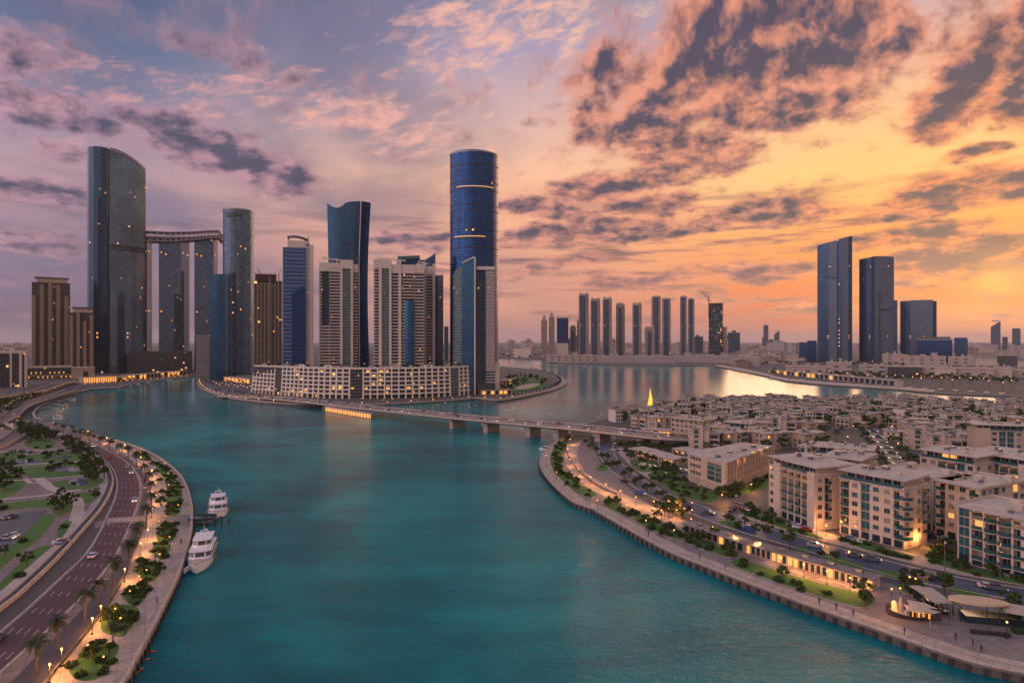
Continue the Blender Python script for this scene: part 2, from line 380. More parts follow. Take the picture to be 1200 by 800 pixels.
def facade(name, glass, frame, fh=3.6, band=.25, mw=1.5, mull=.12, lit=.02, litc=(1., .44, .13), lits=1.6, metal=.5, rough=.12, var=.5, big=0., frough=.6, tilt=.010, zoff=0., cellw=None):
    """curtain wall read from UVs in metres: u along the wall, v upwards"""
    m = bpy.data.materials.new(name); m.use_nodes = True; q = NG(m.node_tree); b = q.n['Principled BSDF']
    uv = q.sep(q.new('ShaderNodeUVMap').outputs[0]); cw = cellw or mw
    fu = q.m('FRACT', q.m('DIVIDE', uv[0], mw)); fv = q.m('FRACT', q.m('DIVIDE', q.m('ADD', uv[1], zoff+1000*fh), fh))
    iu = q.m('FLOOR', q.m('DIVIDE', uv[0], cw)); iv = q.m('FLOOR', q.m('DIVIDE', q.m('ADD', uv[1], zoff+1000*fh), fh))
    isf = q.m('MAXIMUM', q.m('LESS_THAN', fu, mull), q.m('LESS_THAN', fv, band))
    wn = q.new('ShaderNodeTexWhiteNoise', noise_dimensions='2D'); q.l.new(q.xyz(iu, iv, 0.), wn.inputs['Vector'])
    clus = q.noise(q.xyz(q.m('MULTIPLY', uv[0], .035), q.m('MULTIPLY', uv[1], .03), 0.), 1., 2.)[0]
    w2_ = q.new('ShaderNodeTexWhiteNoise', noise_dimensions='2D'); q.l.new(q.xyz(iv, iu, 0.), w2_.inputs['Vector']); wn2 = w2_.outputs[0]
    thr = q.m('MULTIPLY', lit*.85, q.ss(clus, .45, .72))
    on = q.m('MULTIPLY', q.m('LESS_THAN', wn.outputs[0], thr), q.m('SUBTRACT', 1., isf))
    sc = q.m('ADD', 1-var, q.m('MULTIPLY', wn.outputs[0], 2*var))
    gc = q.v('SCALE', glass, sc=sc)
    if big:
        bn = q.noise(q.xyz(q.m('MULTIPLY', uv[0], .02), q.m('MULTIPLY', uv[1], .012), 3.), 1., 2.)[0]
        gc = q.v('SCALE', gc, sc=q.m('ADD', 1-big, q.m('MULTIPLY', bn, 2*big)))
    q.l.new(q.mix(isf, gc, frame), b.inputs['Base Color'])
    q.put(b.inputs['Metallic'], q.m('MULTIPLY', q.m('SUBTRACT', 1., isf), metal))
    q.put(b.inputs['Roughness'], q.m('ADD', rough, q.m('MULTIPLY', isf, frough-rough)))
    b.inputs['Specular IOR Level'].default_value = .6
    b.inputs['Emission Color'].default_value = (*litc, 1)
    q.put(b.inputs['Emission Strength'], q.m('MULTIPLY', on, q.m('MULTIPLY', lits*.62, q.m('ADD', .35, wn2))))
    if tilt:   # every pane sits at a slightly different angle
        geo = q.new('ShaderNodeNewGeometry')
        jit = q.v('SCALE', q.v('SUBTRACT', wn.outputs[1], (.5, .5, .5)), sc=q.m('MULTIPLY', q.m('SUBTRACT', 1., isf), tilt*2))
        q.l.new(q.v('NORMALIZE', q.v('ADD', geo.outputs['Normal'], jit)), b.inputs['Normal'])
    return m
M = {}
M['paving'] = mat('paving', (.40, .31, .25), .75, .14, .05, var2=.10, v2s=.9, grid=2.4, stain=.22)
M['paving2'] = mat('paving_brown', (.21, .155, .135), .8, .16, .05, var2=.1, v2s=.7, grid=3., stain=.25)
M['plaza'] = mat('plaza_grey', (.20, .16, .145), .7, .12, .06, var2=.08, v2s=.8, grid=2., stain=.25)
M['coping'] = mat('coping', (.46, .36, .30), .7, .10, .3, var2=.1, v2s=2., stain=.25)
M['quay'] = mat('quay_stone', (.12, .09, .075), .85, .3, .2, var2=.3, v2s=1.5, stain=.4)
M['quay_dark'] = mat('quay_dark', (.035, .032, .03), .8, .3, .3)
M['ground'] = mat('ground', (.10, .082, .066), .9, .35, .02, var2=.25, v2s=.25)
M['city'] = mat('city_ground', (.085, .072, .065), .95, .35, .004, var2=.4, v2s=.02)
M['asphalt_red'] = mat('asphalt_red', (.080, .033, .032), .6, .2, .06, var2=.12, v2s=.8, stain=.2)
M['asphalt'] = mat('asphalt', (.050, .047, .054), .6, .15, .06, var2=.12, v2s=.8, stain=.2)
M['asphalt_blue'] = mat('asphalt_blue', (.045, .058, .10), .5, .15, .06, var2=.12, v2s=.8)
M['parking'] = mat('parking_grey', (.10, .092, .10), .8, .15, .05, var2=.12, v2s=.7)
M['paint'] = mat('road_paint', (.42, .39, .36), .6, .25, .5, stain=.4)
M['grass'] = mat('grass', (.055, .125, .014), .95, .30, .12, var2=.25, v2s=1.2, bump=.3)
M['leaf'] = mat('leaf', (.060, .090, .020), .8, .35, .35, var2=.3, v2s=2., spec=.2)
M['leaf2'] = mat('leaf_dark', (.022, .036, .014), .8, .35, .35, var2=.3, v2s=2., spec=.2)
M['palm'] = mat('palm_frond', (.045, .055, .022), .7, .3, .6, spec=.3)
M['bark'] = mat('bark', (.12, .085, .06), .9, .2, 1.)
M['beige'] = mat('beige_render', (.52, .40, .31), .8, .09, .08, var2=.06, v2s=1., stain=.12)
M['beige2'] = mat('beige_render_warm', (.45, .33, .24), .8, .09, .08, var2=.06, v2s=1., stain=.12)
M['white'] = mat('white_render', (.62, .50, .42), .75, .07, .1)
M['cream'] = mat('cream_render', (.80, .68, .56), .75, .06, .1)
M['roof'] = mat('roof_screed', (.43, .345, .295), .8, .22, .12, var2=.12, v2s=1.2, stain=.3)
M['roofm'] = mat('roof_grey', (.26, .225, .205), .8, .22, .12, var2=.12, v2s=1.2, stain=.3)
M['roofd'] = mat('roof_dark', (.12, .105, .10), .8, .15, .2)
M['glass'] = mat('window_glass', (.018, .032, .042), .08, .3, .4, spec=.8)
M['curtain'] = mat('curtained_window', (.20, .17, .15), .35, .2, .6, spec=.7)
M['teal'] = mat('teal_glass', (.018, .10, .115), .12, .25, .4, spec=.7, metal=.2)
M['rail'] = mat('rail_glass', (.02, .075, .075), .15, .2, .4, spec=.7)
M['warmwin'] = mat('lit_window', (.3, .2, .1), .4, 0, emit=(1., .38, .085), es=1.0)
M['warmsoft'] = mat('lit_soffit', (.5, .35, .2), .5, 0, emit=(1., .46, .12), es=.7)
M['lamp'] = mat('lamp_globe', (.8, .6, .3), .4, 0, emit=(1., .34, .06), es=3.2)
M['lampw'] = mat('lamp_head', (.8, .7, .5), .4, 0, emit=(1., .55, .22), es=4.)
M['metal'] = mat('grey_metal', (.20, .20, .21), .4, .1, .5, metal=.6)
M['dark'] = mat('dark_metal', (.04, .04, .045), .5, .1, .5, metal=.4)
M['concrete'] = mat('concrete', (.33, .28, .26), .85, .12, .15, var2=.08, v2s=1.)
M['boat'] = mat('boat_gelcoat', (.72, .66, .66), .25, .04, .5)
M['deck'] = mat('boat_deck', (.42, .33, .27), .6, .1, 1.)
M['boatglass'] = mat('boat_glass', (.02, .03, .035), .08, .1, .5, spec=.8)
M['bluehull'] = mat('boat_blue', (.05, .16, .24), .3, .05, .5)
M['canvas'] = mat('canvas', (.40, .31, .24), .8, .08, .8)
M['red'] = mat('red_light', (.4, .02, .01), .4, 0, emit=(1., .10, .04), es=1.6)
M['headlight'] = mat('headlight', (.9, .9, .8), .3, 0, emit=(1., .85, .6), es=3.)
M['pool'] = mat('pond_water', (.10, .13, .16), .08, .1, .2, spec=.8)
CARS = [mat('car_paint_'+n, c, .3, 0, metal=.2) for n, c in (('white', (.6, .57, .55)), ('silver', (.35, .35, .37)), ('black', (.02, .02, .025)), ('blue', (.03, .10, .32)), ('red', (.35, .03, .02)), ('grey', (.12, .12, .13)))]
CARN = ['white', 'silver', 'black', 'blue', 'red', 'grey']
# ================================================================== setting: water, land, haze
rnd = random.Random(7)
def water_mat():
    m = bpy.data.materials.new('water'); m.use_nodes = True; q = NG(m.node_tree); b = q.n['Principled BSDF']
    pos = q.new('ShaderNodeNewGeometry').outputs['Position']
    big = q.noise(pos, .0075, 5., .6, dist=.6)[0]; px, py, pz = q.sep(pos)
    streak = q.noise(q.xyz(q.m('MULTIPLY', px, .012), q.m('MULTIPLY', py, .05), 0.), 1., 4., .6)[0]
    f = q.m('ADD', q.m('MULTIPLY', big, .75), q.m('MULTIPLY', streak, .25))
    c = q.ramp(f, [(.34, (.0, .060, .078)), (.47, (.0, .125, .135)), (.57, (.0, .21, .205)), (.70, (.01, .31, .28))], 'LINEAR')
    q.l.new(c, b.inputs['Base Color']); b.inputs['Roughness'].default_value = .12
    b.inputs['IOR'].default_value = 1.33; b.inputs['Specular IOR Level'].default_value = .24
    w1 = q.noise(q.xyz(q.m('MULTIPLY', px, .33), q.m('MULTIPLY', py, .62), 0.), 1., 5., .62, dist=.5)[0]
    w3 = q.noise(q.xyz(q.m('MULTIPLY', px, 1.3), q.m('MULTIPLY', py, 1.9), 9.), 1., 3., .6)[0]
    w2 = q.noise(q.xyz(q.m('MULTIPLY', px, .05), q.m('MULTIPLY', py, .09), 4.), 1., 3., .5)[0]
    n1 = q.new('ShaderNodeBump'); q.put(n1.inputs['Strength'], q.ss(py, 240., 800., .85, .16)); n1.inputs['Distance'].default_value = .55
    q.l.new(q.m('ADD', q.m('ADD', w1, q.m('MULTIPLY', w3, .42)), q.m('MULTIPLY', w2, 1.2)), n1.inputs['Height']); q.l.new(n1.outputs[0], b.inputs['Normal'])
    return m
mb = MB(); mb.box(-45000, 45000, -1500, 45000, -12, -1.8)
mb.build('water', water_mat(), kind='structure')

V2 = Vector
# shorelines traced on the quay's top edge
shore_left = crom(GP([(40, 1000), (95, 880), (147, 800), (160, 775), (176, 745), (195, 707), (212, 670), (222, 636), (226, 612), (225, 588), (217, 565), (207, 552), (192, 540), (175, 530), (155, 522), (130, 515), (100, 507), (78, 500.5), (62, 495)]), 5)
shore_inlet = GP([(52, 492), (43, 490), (40, 484), (46, 477), (56, 471), (70, 466), (87, 460), (105, 456), (137, 454.5), (152, 450), (187, 445), (225, 440.5), (300, 436), (450, 428), (585, 419.5)])
shore_far = crom(GP([(585, 419.5), (633, 421.5), (645, 424), (713, 427), (780, 428), (836, 428), (857, 432), (900, 441), (921, 446), (960, 450), (1050, 456), (1095, 460), (1200, 464), (1500, 474), (2100, 490)]), 3)
main_shore = shore_left+shore_inlet+shore_far
far_close = [V2((3200, 600)), V2((42000, 600)), V2((42000, 42000)), V2((-42000, 42000)), V2((-42000, -200)), V2((-400, -200)), V2((-130, 20))]
def land(name, poly, z, m, zb=-5.):
    b = MB(); b.prism([(p[0], p[1]) for p in poly], zb, z, 0, 0)
    return b.build(name, m, kind='structure', recalc=True)
land('ground', main_shore+far_close, 0., [M['city']])
# tower island
isl_front = crom(GP([(231, 445), (231, 449), (236, 455), (247, 460), (264, 465), (287, 469), (320, 472), (360, 474), (400, 474.5), (450, 473.5), (500, 471), (535, 468.5), (556, 466.5), (566, 467.5), (582, 469), (600, 467), (625, 462), (650, 456), (663, 450), (663, 444.5), (650, 439), (625, 432.5), (587, 429)]), 4)
isl_back = GP([(540, 430), (450, 432), (330, 437), (250, 441)])
island = isl_front+isl_back
land('island_ground', island, .02, [M['ground']])
# villa island
vil_far = crom(GP([(664, 509), (674, 502), (684, 496.5), (717, 489), (760, 480), (805, 474), (845, 469.5), (885, 466), (920, 470), (962, 471), (1000, 472), (1075, 472.5), (1125, 475.5), (1200, 476), (1400, 480), (2100, 500)]), 3)
vil_near = crom(GP([(664, 509), (648, 519), (637, 530), (632, 541), (636, 553), (650, 570), (670, 587), (685, 593)]), 6)[:-1]+crom(GP([(686, 593.5), (694, 596)]), 1)[:-1]+crom(GP([(694, 596), (720, 611), (755, 631), (790, 649), (835, 667), (870, 681), (900, 692), (962, 715), (1025, 737), (1075, 755), (1125, 772), (1150, 779), (1200, 790), (1300, 812), (1500, 850)]), 4)
villa_land = list(reversed(vil_far))+vil_near[1:]+[V2((420, 60)), V2((2000, 100))]
land('villa_island_ground', villa_land, .02, [M['ground']])

def quay(name, line, inner, m='paving', w=.9, h=.9, z=.03, rail=None, fender=0., fm=None):
    """coping wall on the quay edge; inner>0: land lies to the left of the direction of travel"""
    b = MB(); s = 1 if inner > 0 else -1
    a0 = offs(line, s*.05); a1 = offs(line, s*w)
    b.strip(a0, a0, z, z+h); b.strip(a0, a1, z+h); b.strip(a1, a1, z+h, z)
    o = offs(line, -s*.12)
    b.strip(o, o, -4., z-.25, mi=1); b.strip(o, a0, z-.25, z-.22, mi=0)
    if fender:
        for p, t in every(line, fender):
            n = Vector((-t.y, t.x))*(-s)
            c = p+n*.35; u = t*.45
            pts = [c-u-n*.25, c+u-n*.25, c+u+n*.2, c-u+n*.2]
            b.prism([(q.x, q.y) for q in pts], -1.7, -.35, 2)
    return b.build(name, [M[m], M['quay'], M['quay_dark']], kind='structure')
quay('quay_wall', shore_left, 1, 'coping', .8, .85, fender=3.2)
quay('quay_wall', shore_inlet+shore_far[1:], 1, 'coping', 1.6, .5)
quay('quay_wall', isl_front, 1, 'coping', 1.2, .9)
quay('quay_wall', vil_near, 1, 'coping', .8, .35, fender=3.0)
quay('quay_wall', list(reversed(vil_far)), 1, 'coping', 1., .5)

LZ = [0]
def patch(name, pts, m, z, smooth=0, kind='structure'):
    P = GP(pts); P = crom(P, smooth, True) if smooth else P; LZ[0] += 1; z += LZ[0]*.0002
    b = MB(); b.sheet(P, z); return b.build(name, m, kind=kind)
def ribbon(name, A, B, m, z, n=60, kind='structure'):
    A = resamp(crom(GP(A), 6), n); B = resamp(crom(GP(B), 6), n)
    LZ[0] += 1; b = MB(); b.strip(A, B, z+LZ[0]*.0002); o = b.build(name, m, kind=kind); return o, A, B
# ================================================================== high towers
FM = {}
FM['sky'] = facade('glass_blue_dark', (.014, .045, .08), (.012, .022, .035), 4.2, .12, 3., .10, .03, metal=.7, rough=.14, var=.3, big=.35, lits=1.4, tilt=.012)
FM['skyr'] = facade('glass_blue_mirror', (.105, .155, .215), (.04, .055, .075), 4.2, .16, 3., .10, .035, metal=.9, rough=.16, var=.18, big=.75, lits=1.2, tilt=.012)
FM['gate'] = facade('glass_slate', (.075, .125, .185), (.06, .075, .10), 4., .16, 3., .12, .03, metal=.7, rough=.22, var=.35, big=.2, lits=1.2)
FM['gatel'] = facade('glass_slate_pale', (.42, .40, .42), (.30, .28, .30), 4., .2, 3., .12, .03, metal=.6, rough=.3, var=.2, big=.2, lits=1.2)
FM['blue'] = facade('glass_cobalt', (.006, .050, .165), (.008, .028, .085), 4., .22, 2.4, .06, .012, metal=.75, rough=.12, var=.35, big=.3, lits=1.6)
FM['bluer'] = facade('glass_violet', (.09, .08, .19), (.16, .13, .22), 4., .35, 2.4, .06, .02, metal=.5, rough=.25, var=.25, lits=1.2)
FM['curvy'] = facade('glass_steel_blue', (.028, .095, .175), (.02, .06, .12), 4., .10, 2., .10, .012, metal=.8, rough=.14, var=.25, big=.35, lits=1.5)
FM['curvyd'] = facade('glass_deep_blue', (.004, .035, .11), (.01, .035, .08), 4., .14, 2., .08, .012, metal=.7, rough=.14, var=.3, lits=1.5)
FM['teal'] = facade('glass_green_grey', (.06, .11, .11), (.16, .19, .18), 3.5, .25, 1.6, .14, .07, metal=.5, rough=.2, var=.45, lits=1.4)
FM['dk'] = facade('glass_navy', (.014, .035, .06), (.03, .045, .06), 3.5, .2, 1.8, .12, .05, metal=.6, rough=.15, var=.5, lits=1.6)
FM['dkl'] = facade('glass_navy_lit', (.014, .03, .05), (.04, .045, .05), 3.5, .25, 2.4, .14, .16, metal=.5, rough=.2, var=.5, lits=1.6)
FM['strip'] = facade('band_facade', (.02, .05, .08), (.44, .36, .34), 3.5, .42, 2.4, .03, .05, metal=.4, rough=.15, var=.5, lits=1.6)
FM['bluestrip'] = facade('blue_band_facade', (.006, .070, .20), (.10, .14, .23), 3.7, .26, 2.4, .04, .02, metal=.55, rough=.15, var=.3, lits=1.6)
FM['dkbrown'] = facade('recessed_brown_glass', (.012, .014, .018), (.10, .07, .055), 3.5, .3, 3., .2, .05, metal=.2, rough=.2, var=.4, lits=1.4, frough=.8)
FM['beigewin'] = facade('beige_window_facade', (.02, .022, .028), (.30, .20, .15), 3.5, .36, 3.2, .32, .04, metal=.2, rough=.2, var=.4, lits=1.4, frough=.8)
FM['beigebal'] = facade('beige_balcony_facade', (.025, .022, .025), (.44, .31, .235), 3.5, .42, 5., .2, .06, metal=.1, rough=.3, var=.4, lits=1.3, frough=.8)
FM['pale'] = facade('pale_ribbed', (.20, .18, .19), (.42, .34, .32), 3.5, .3, 1.4, .4, .03, metal=.2, rough=.3, var=.3, lits=1.3)
FM['raw'] = facade('raw_floors', (.010, .008, .010), (.10, .065, .05), 3.6, .22, 4.5, .14, .16, litc=(1., .5, .15), metal=0., rough=.8, var=.6, lits=2.2, frough=.9)
FM['podium'] = facade('podium_glass', (.02, .03, .04), (.10, .08, .075), 3.6, .3, 4., .15, .12, metal=.3, rough=.2, var=.4, lits=1.8)
FM['far'] = facade('far_glass', (.018, .05, .095), (.05, .06, .08), 4., .3, 3.4, .2, .03, metal=.6, rough=.2, var=.3, lits=1.2)
FM['farbeige'] = facade('far_beige', (.06, .05, .05), (.52, .36, .27), 4., .25, 4., .2, .04, metal=.1, rough=.4, var=.3, lits=1.2, frough=.8)
FM['mall'] = facade('mall_wall', (.05, .045, .05), (.40, .31, .27), 9., .62, 22., .62, .10, metal=.1, rough=.4, var=.2, lits=1.6, frough=.8)
FM['right'] = facade('glass_right', (.022, .062, .12), (.014, .035, .06), 4.2, .16, 3., .14, .02, metal=.75, rough=.16, var=.3, big=.35, lits=1.6)
FM['rightl'] = facade('glass_right_pale', (.09, .125, .165), (.06, .07, .09), 4.2, .28, 3.4, .16, .012, metal=.65, rough=.25, var=.25, big=.2, lits=1.4)
FM['hotel'] = facade('hotel_front', (.02, .03, .04), (.07, .07, .08), 3.5, .22, 3., .16, .24, metal=.3, rough=.2, var=.5, lits=2.2)

def rectp(x0, x1, y0, y1): return [(x0, y0), (x1, y0), (x1, y1), (x0, y1)]
def arc(cx, cy, rx, ry, a0, a1, n): return [(cx+rx*math.cos(R(a0+(a1-a0)*i/n)), cy+ry*math.sin(R(a0+(a1-a0)*i/n))) for i in range(n+1)]
def oval(w, d, n=40): return [(w/2*math.cos(2*math.pi*i/n-math.pi/2), d/2+d/2*math.sin(2*math.pi*i/n-math.pi/2)) for i in range(n)]
def spot(px, Y):
    X = PX(px, Y); return (X, Y, 0), -math.atan2(X, Y), math.cos(math.atan2(X, Y))
class T:
    """a tower: local x runs along its front (metres), y away from the viewer; px() turns photo columns into local x"""
    def __init__(s, name, label, x0, x1, Y, cat='skyscraper', group=None, turn=0.):
        s.Y = Y; s.c = (x0+x1)/2; loc, rz, cs = spot(s.c, Y); s.k = Y*cs/F
        s.root = thing(name, label, cat, loc, rz+R(turn), group)
    def x(s, px): return (px-s.c)*s.k
    def z(s, py): return HZ(py, s.Y)
    def part(s, name, mats, fn, parent=None, **kw):
        b = MB(); fn(b); return b.build(name, mats, parent or s.root, **kw)
def slabs(b, poly, z0, z1, step, th, mi, grow=0.):
    cx = sum(p[0] for p in poly)/len(poly); cy = sum(p[1] for p in poly)/len(poly)
    z = z0
    while z < z1-th:
        b.prism([(cx+(p[0]-cx)*(1+grow), cy+(p[1]-cy)*(1+grow)) for p in poly], z, z+th, mi, mi, True); z += step

# --- tall lens tower with a dark narrow flank and a mirrored flank
t = T('glass_skyscraper', 'very tall blue glass skyscraper with sloping top beside the linked twin blocks', 102, 172, 1317)
X, Z = t.x, t.z
left = [(X(102), 30), (X(104), 20), (X(110), 9), (X(118), 3), (X(126.5), 0)]
rgt = [(X(129), 0)]+[(X(129)+(X(172)-X(129))*q, 26*q**2.2) for q in (.2, .4, .6, .75, .88, .96, 1.)]
lt = [Z(173.5)]*3+[Z(173.8), Z(175)]; rt = [Z(176)-(Z(176)-Z(192))*q**1.7 for q in (0, .2, .4, .6, .75, .88, .96, 1.)]
bk = [(X(172), 36), (X(150), 60), (X(120), 62), (X(102), 44)]
bt = [Z(192), Z(183), Z(176), Z(173)]
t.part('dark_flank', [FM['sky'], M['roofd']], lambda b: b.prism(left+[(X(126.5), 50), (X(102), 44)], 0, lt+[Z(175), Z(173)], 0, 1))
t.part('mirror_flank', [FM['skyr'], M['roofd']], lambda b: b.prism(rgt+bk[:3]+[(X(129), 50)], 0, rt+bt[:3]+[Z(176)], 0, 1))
t.part('dark_slot', [M['dark']], lambda b: (b.box(X(126.5), X(129), 3, 50, 0, Z(175.5)), b.box(X(115.5), X(116.3), 2.2, 6, 0, Z(235))))
t.part('fin', [M['metal']], lambda b: (b.box(X(126.1), X(126.9), -2.2, 1, Z(255), Z(172.5)), b.box(X(128.6), X(129.3), -1.6, 1, Z(330), Z(175))))
def crown(b):
    for i in range(len(rgt)-1):
        p, q = rgt[i], rgt[i+1]
        b.add([(p[0], p[1]-1, rt[i]-3), (q[0], q[1]-1, rt[i+1]-3), (q[0], q[1]-1, rt[i+1]+3.5), (p[0], p[1]-1, rt[i]+3.5), (p[0], p[1]+1, rt[i]+3.5), (q[0], q[1]+1, rt[i+1]+3.5)], [(0, 1, 2, 3), (3, 2, 5, 4)], 0)
t.part('parapet', [M['metal']], crown)
def band(b):
    for zz, hh in ((Z(289), 5), (Z(292), 3)):
        for i in range(len(rgt)-1):
            p, q = rgt[i], rgt[i+1]
            b.add([(p[0], p[1]-.6, zz), (q[0], q[1]-.6, zz-3), (q[0], q[1]-.6, zz+hh-3), (p[0], p[1]-.6, zz+hh)], [(0, 1, 2, 3)], 0)
t.part('plant_floor', [M['dark']], band)

# --- linked blocks carrying a truss bridge
t = T('gate_tower_complex', 'slate glass blocks carrying a curved rooftop truss bridge between taller towers', 172, 262, 1400)
X, Z = t.x, t.z
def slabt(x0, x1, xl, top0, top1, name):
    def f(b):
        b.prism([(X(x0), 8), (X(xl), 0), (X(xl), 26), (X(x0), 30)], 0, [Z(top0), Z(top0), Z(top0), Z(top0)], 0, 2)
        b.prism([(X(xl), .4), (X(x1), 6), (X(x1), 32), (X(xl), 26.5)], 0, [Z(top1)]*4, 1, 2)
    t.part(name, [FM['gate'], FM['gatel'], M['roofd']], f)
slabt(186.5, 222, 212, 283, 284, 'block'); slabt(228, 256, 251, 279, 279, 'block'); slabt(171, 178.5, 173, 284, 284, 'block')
t.part('dark_bay', [FM['dkl']], lambda b: (b.box(X(204), X(212), -1.5, 6, 0, Z(345)), b.box(X(212.5), X(215.5), -2.2, 8, 0, Z(318))))
bp = [Vector((X(px), yy, Z(py))) for px, yy, py in ((170, 0, 285), (200, -3, 284), (225, -5, 281), (243, -6, 278), (257, -4, 276), (262.5, 14, 280))]
tp = [Vector((X(px), yy, Z(py))) for px, yy, py in ((170, 0, 274), (200, -3, 273.5), (225, -5, 271.5), (243, -6, 269), (257, -4, 267.5), (262.5, 14, 272))]
def bridge_deck(b):
    for L0, r in ((bp, 1.3), (tp, 1.1)):
        for i in range(len(L0)-1):
            b.tube(L0[i], L0[i+1], r, k=4); b.tube(L0[i]+Vector((0, 30, 0)), L0[i+1]+Vector((0, 30, 0)), r, k=4)
            a, c = L0[i], L0[i+1]; u = Vector((0, 30, 0))
            b.add([a, c, c+u, a+u], [(0, 1, 2, 3)], 0)
        b.tube(L0[0], L0[0]+Vector((0, 30, 0)), r, k=4)
    b.tube(bp[0], tp[0], 1.2, k=4)
br = t.part('sky_bridge', [M['concrete']], bridge_deck)
def truss(b):
    A = []; B = []
    for L0, o in ((bp, A), (tp, B)):
        for i in range(len(L0)-1):
            for k in range(4): o.append(L0[i].lerp(L0[i+1], k/4))
        o.append(L0[-1])
    for i in range(len(A)-1):
        b.tube(A[i], B[i], .6, k=4); b.tube(A[i] if i % 2 else B[i], B[i+1] if i % 2 else A[i+1], .75, k=4)
        b.tube(B[i] if i % 2 else A[i], A[i+1] if i % 2 else B[i+1], .5, k=4)
t.part('truss_lattice', [M['concrete']], truss, parent=br)
t.part('bridge_cabin', [FM['dk']], lambda b: [b.add([bp[i]+Vector((0, 12, 1)), bp[i+1]+Vector((0, 12, 1)), tp[i+1]+Vector((0, 12, -9)), tp[i]+Vector((0, 12, -9))], [(0, 1, 2, 3)], 0) for i in range(len(bp)-1)], parent=br)
t.part('podium', [FM['podium'], M['roofd']], lambda b: b.prism(rectp(X(154), X(225), -60, -10), 0, Z(411), 0, 1))

# --- oval tower
t = T('oval_glass_tower', 'slim oval grey glass tower with dark louvred slots near its flat top', 261, 297.5, 1300)
X, Z = t.x, t.z; ov = oval(X(297.5)-X(261), 44)
t.part('glass_drum', [FM['gate'], M['roofd']], lambda b: b.prism(ov, 0, Z(244.5), 0, 1))
def louv(b, zz):
    for z0 in (zz,):
        pts = [p for p in ov if p[1] < 12 and X(264) < p[0] < X(286)]
        pts.sort()
        for i in range(len(pts)-1):
            p, q = pts[i], pts[i+1]; b.add([(p[0], p[1]-.5, z0), (q[0], q[1]-.5, z0), (q[0], q[1]-.5, z0+3), (p[0], p[1]-.5, z0+3)], [(0, 1, 2, 3)], 0)
for zz in (Z(251.5), Z(254.5)): t.part('louvre_slot', [M['dark']], lambda b: louv(b, zz))
t.part('cornice', [M['metal']], lambda b: b.prism([(p[0]*1.02, 22+(p[1]-22)*1.02) for p in ov], Z(246), Z(244), 0, 0, True))

# --- stepped glass tower in front of the oval one
t = T('stepped_glass_tower', 'blue grey glass tower stepping down in front of the slim oval tower', 230, 277, 1080)
X, Z = t.x, t.z
t.part('main_shaft', [FM['curvy'], M['roofd']], lambda b: b.prism([(X(246), 3), (X(255), 0), (X(270), 0), (X(270), 26), (X(246), 26)], 0, [Z(322), Z(321), Z(320), Z(320), Z(322)], 0, 1))
t.part('side_shaft', [FM['dkl'], M['roofd']], lambda b: b.prism(rectp(X(270.3), X(277), 3, 26), 0, Z(318), 0, 1))
t.part('edge_fin', [M['metal']], lambda b: (b.box(X(265), X(266), -1, 0, Z(440), Z(315)), b.box(X(271.5), X(272.3), 1, 2.5, 0, Z(313))))
t.part('low_wing', [FM['strip'], M['roofd']], lambda b: b.prism(rectp(X(230), X(245.7), 6, 24), 0, Z(393), 0, 1))

# --- beige residential tower and its lower sister
def beige_tower(name, label, x0, x1, top, Y, steps, n):
    t = T(name, label, x0, x1, Y); X, Z = t.x, t.z; w = X(x1)-X(x0)
    t.part('shaft', [FM['dkbrown'], M['roof']], lambda b: b.prism(rectp(X(x0)+2, X(x1)-2, 2, 30), 0, Z(top), 0, 1))
    def bays(b):
        for i in range(n):
            a = X(x0)+w*(i+.12)/n; c = X(x0)+w*(i+.62)/n
            b.prism([(a, 2), (a+.8, -1.2), (c-.8, -1.2), (c, 2)], 0, Z(top+steps[i % len(steps)]), 0, 1)
            z = 8
            while z < Z(top+steps[i % len(steps)])-3:
                b.box(a-.4, c+.4, -2.2, -1.25, z, z+1.1, 2); z += 3.5
    t.part('balcony_bay', [FM['beigebal'], M['roof'], M['beige2']], bays)
    t.part('glass_strip', [FM['dk']], lambda b: b.box(X(x0)+w*.40, X(x0)+w*.49, .8, 2, 6, Z(top+1)))
    t.part('roof_crown', [M['beige2'], M['roofd']], lambda b: (b.box(X(x0)+w*.14, X(x1)-w*.1, 4, 26, Z(top), Z(top-5), 0), b.box(X(x0)+w*.1, X(x1)-w*.06, 2, 28, Z(top-5), Z(top-6.3), 1)))
    return t
beige_tower('beige_apartment_tower', 'beige stepped apartment tower beside the very tall glass skyscraper', 36, 84, 331, 1230, [15, 3, 0, 2], 5)
t = beige_tower('beige_apartment_tower', 'lower beige apartment wing with rows of balconies joining the stepped tower', 81, 112, 366, 1190, [4, 0, 10], 4)
t = T('arcaded_podium_block', 'long brown podium building with warm lit arcades below the beige towers', 32, 110, 1100, cat='building'); X, Z = t.x, t.z
t.part('wall', [M['beige2'], M['roof']], lambda b: (b.box(X(32), X(84), 4, 50, 0, Z(430), 0), b.box(X(84), X(112), 0, 50, 0, Z(431), 0)))
t.part('arcade', [FM['podium'], M['warmwin']], lambda b: (b.box(X(33), X(83), 2.5, 3.9, 2, 6), b.box(X(33), X(83), 2.5, 3.9, 9, 20), [b.box(X(34)+i*3.2, X(34)+i*3.2+1.5, 2.2, 2.48, 3+(i % 2)*7.5, 5.5+(i % 2)*7.5, 1) for i in range(22) if i % 5 != 2]))
t.part('cornice', [M['beige']], lambda b: (b.box(X(31.5), X(84), 2, 4, 22, 24), b.box(X(84.2), X(112.4), -1, 0, Z(431)-1.5, Z(431)+1)))
t.part('gateway', [M['dark']], lambda b: b.box(X(98), X(104), -.6, -.05, 0, 13))
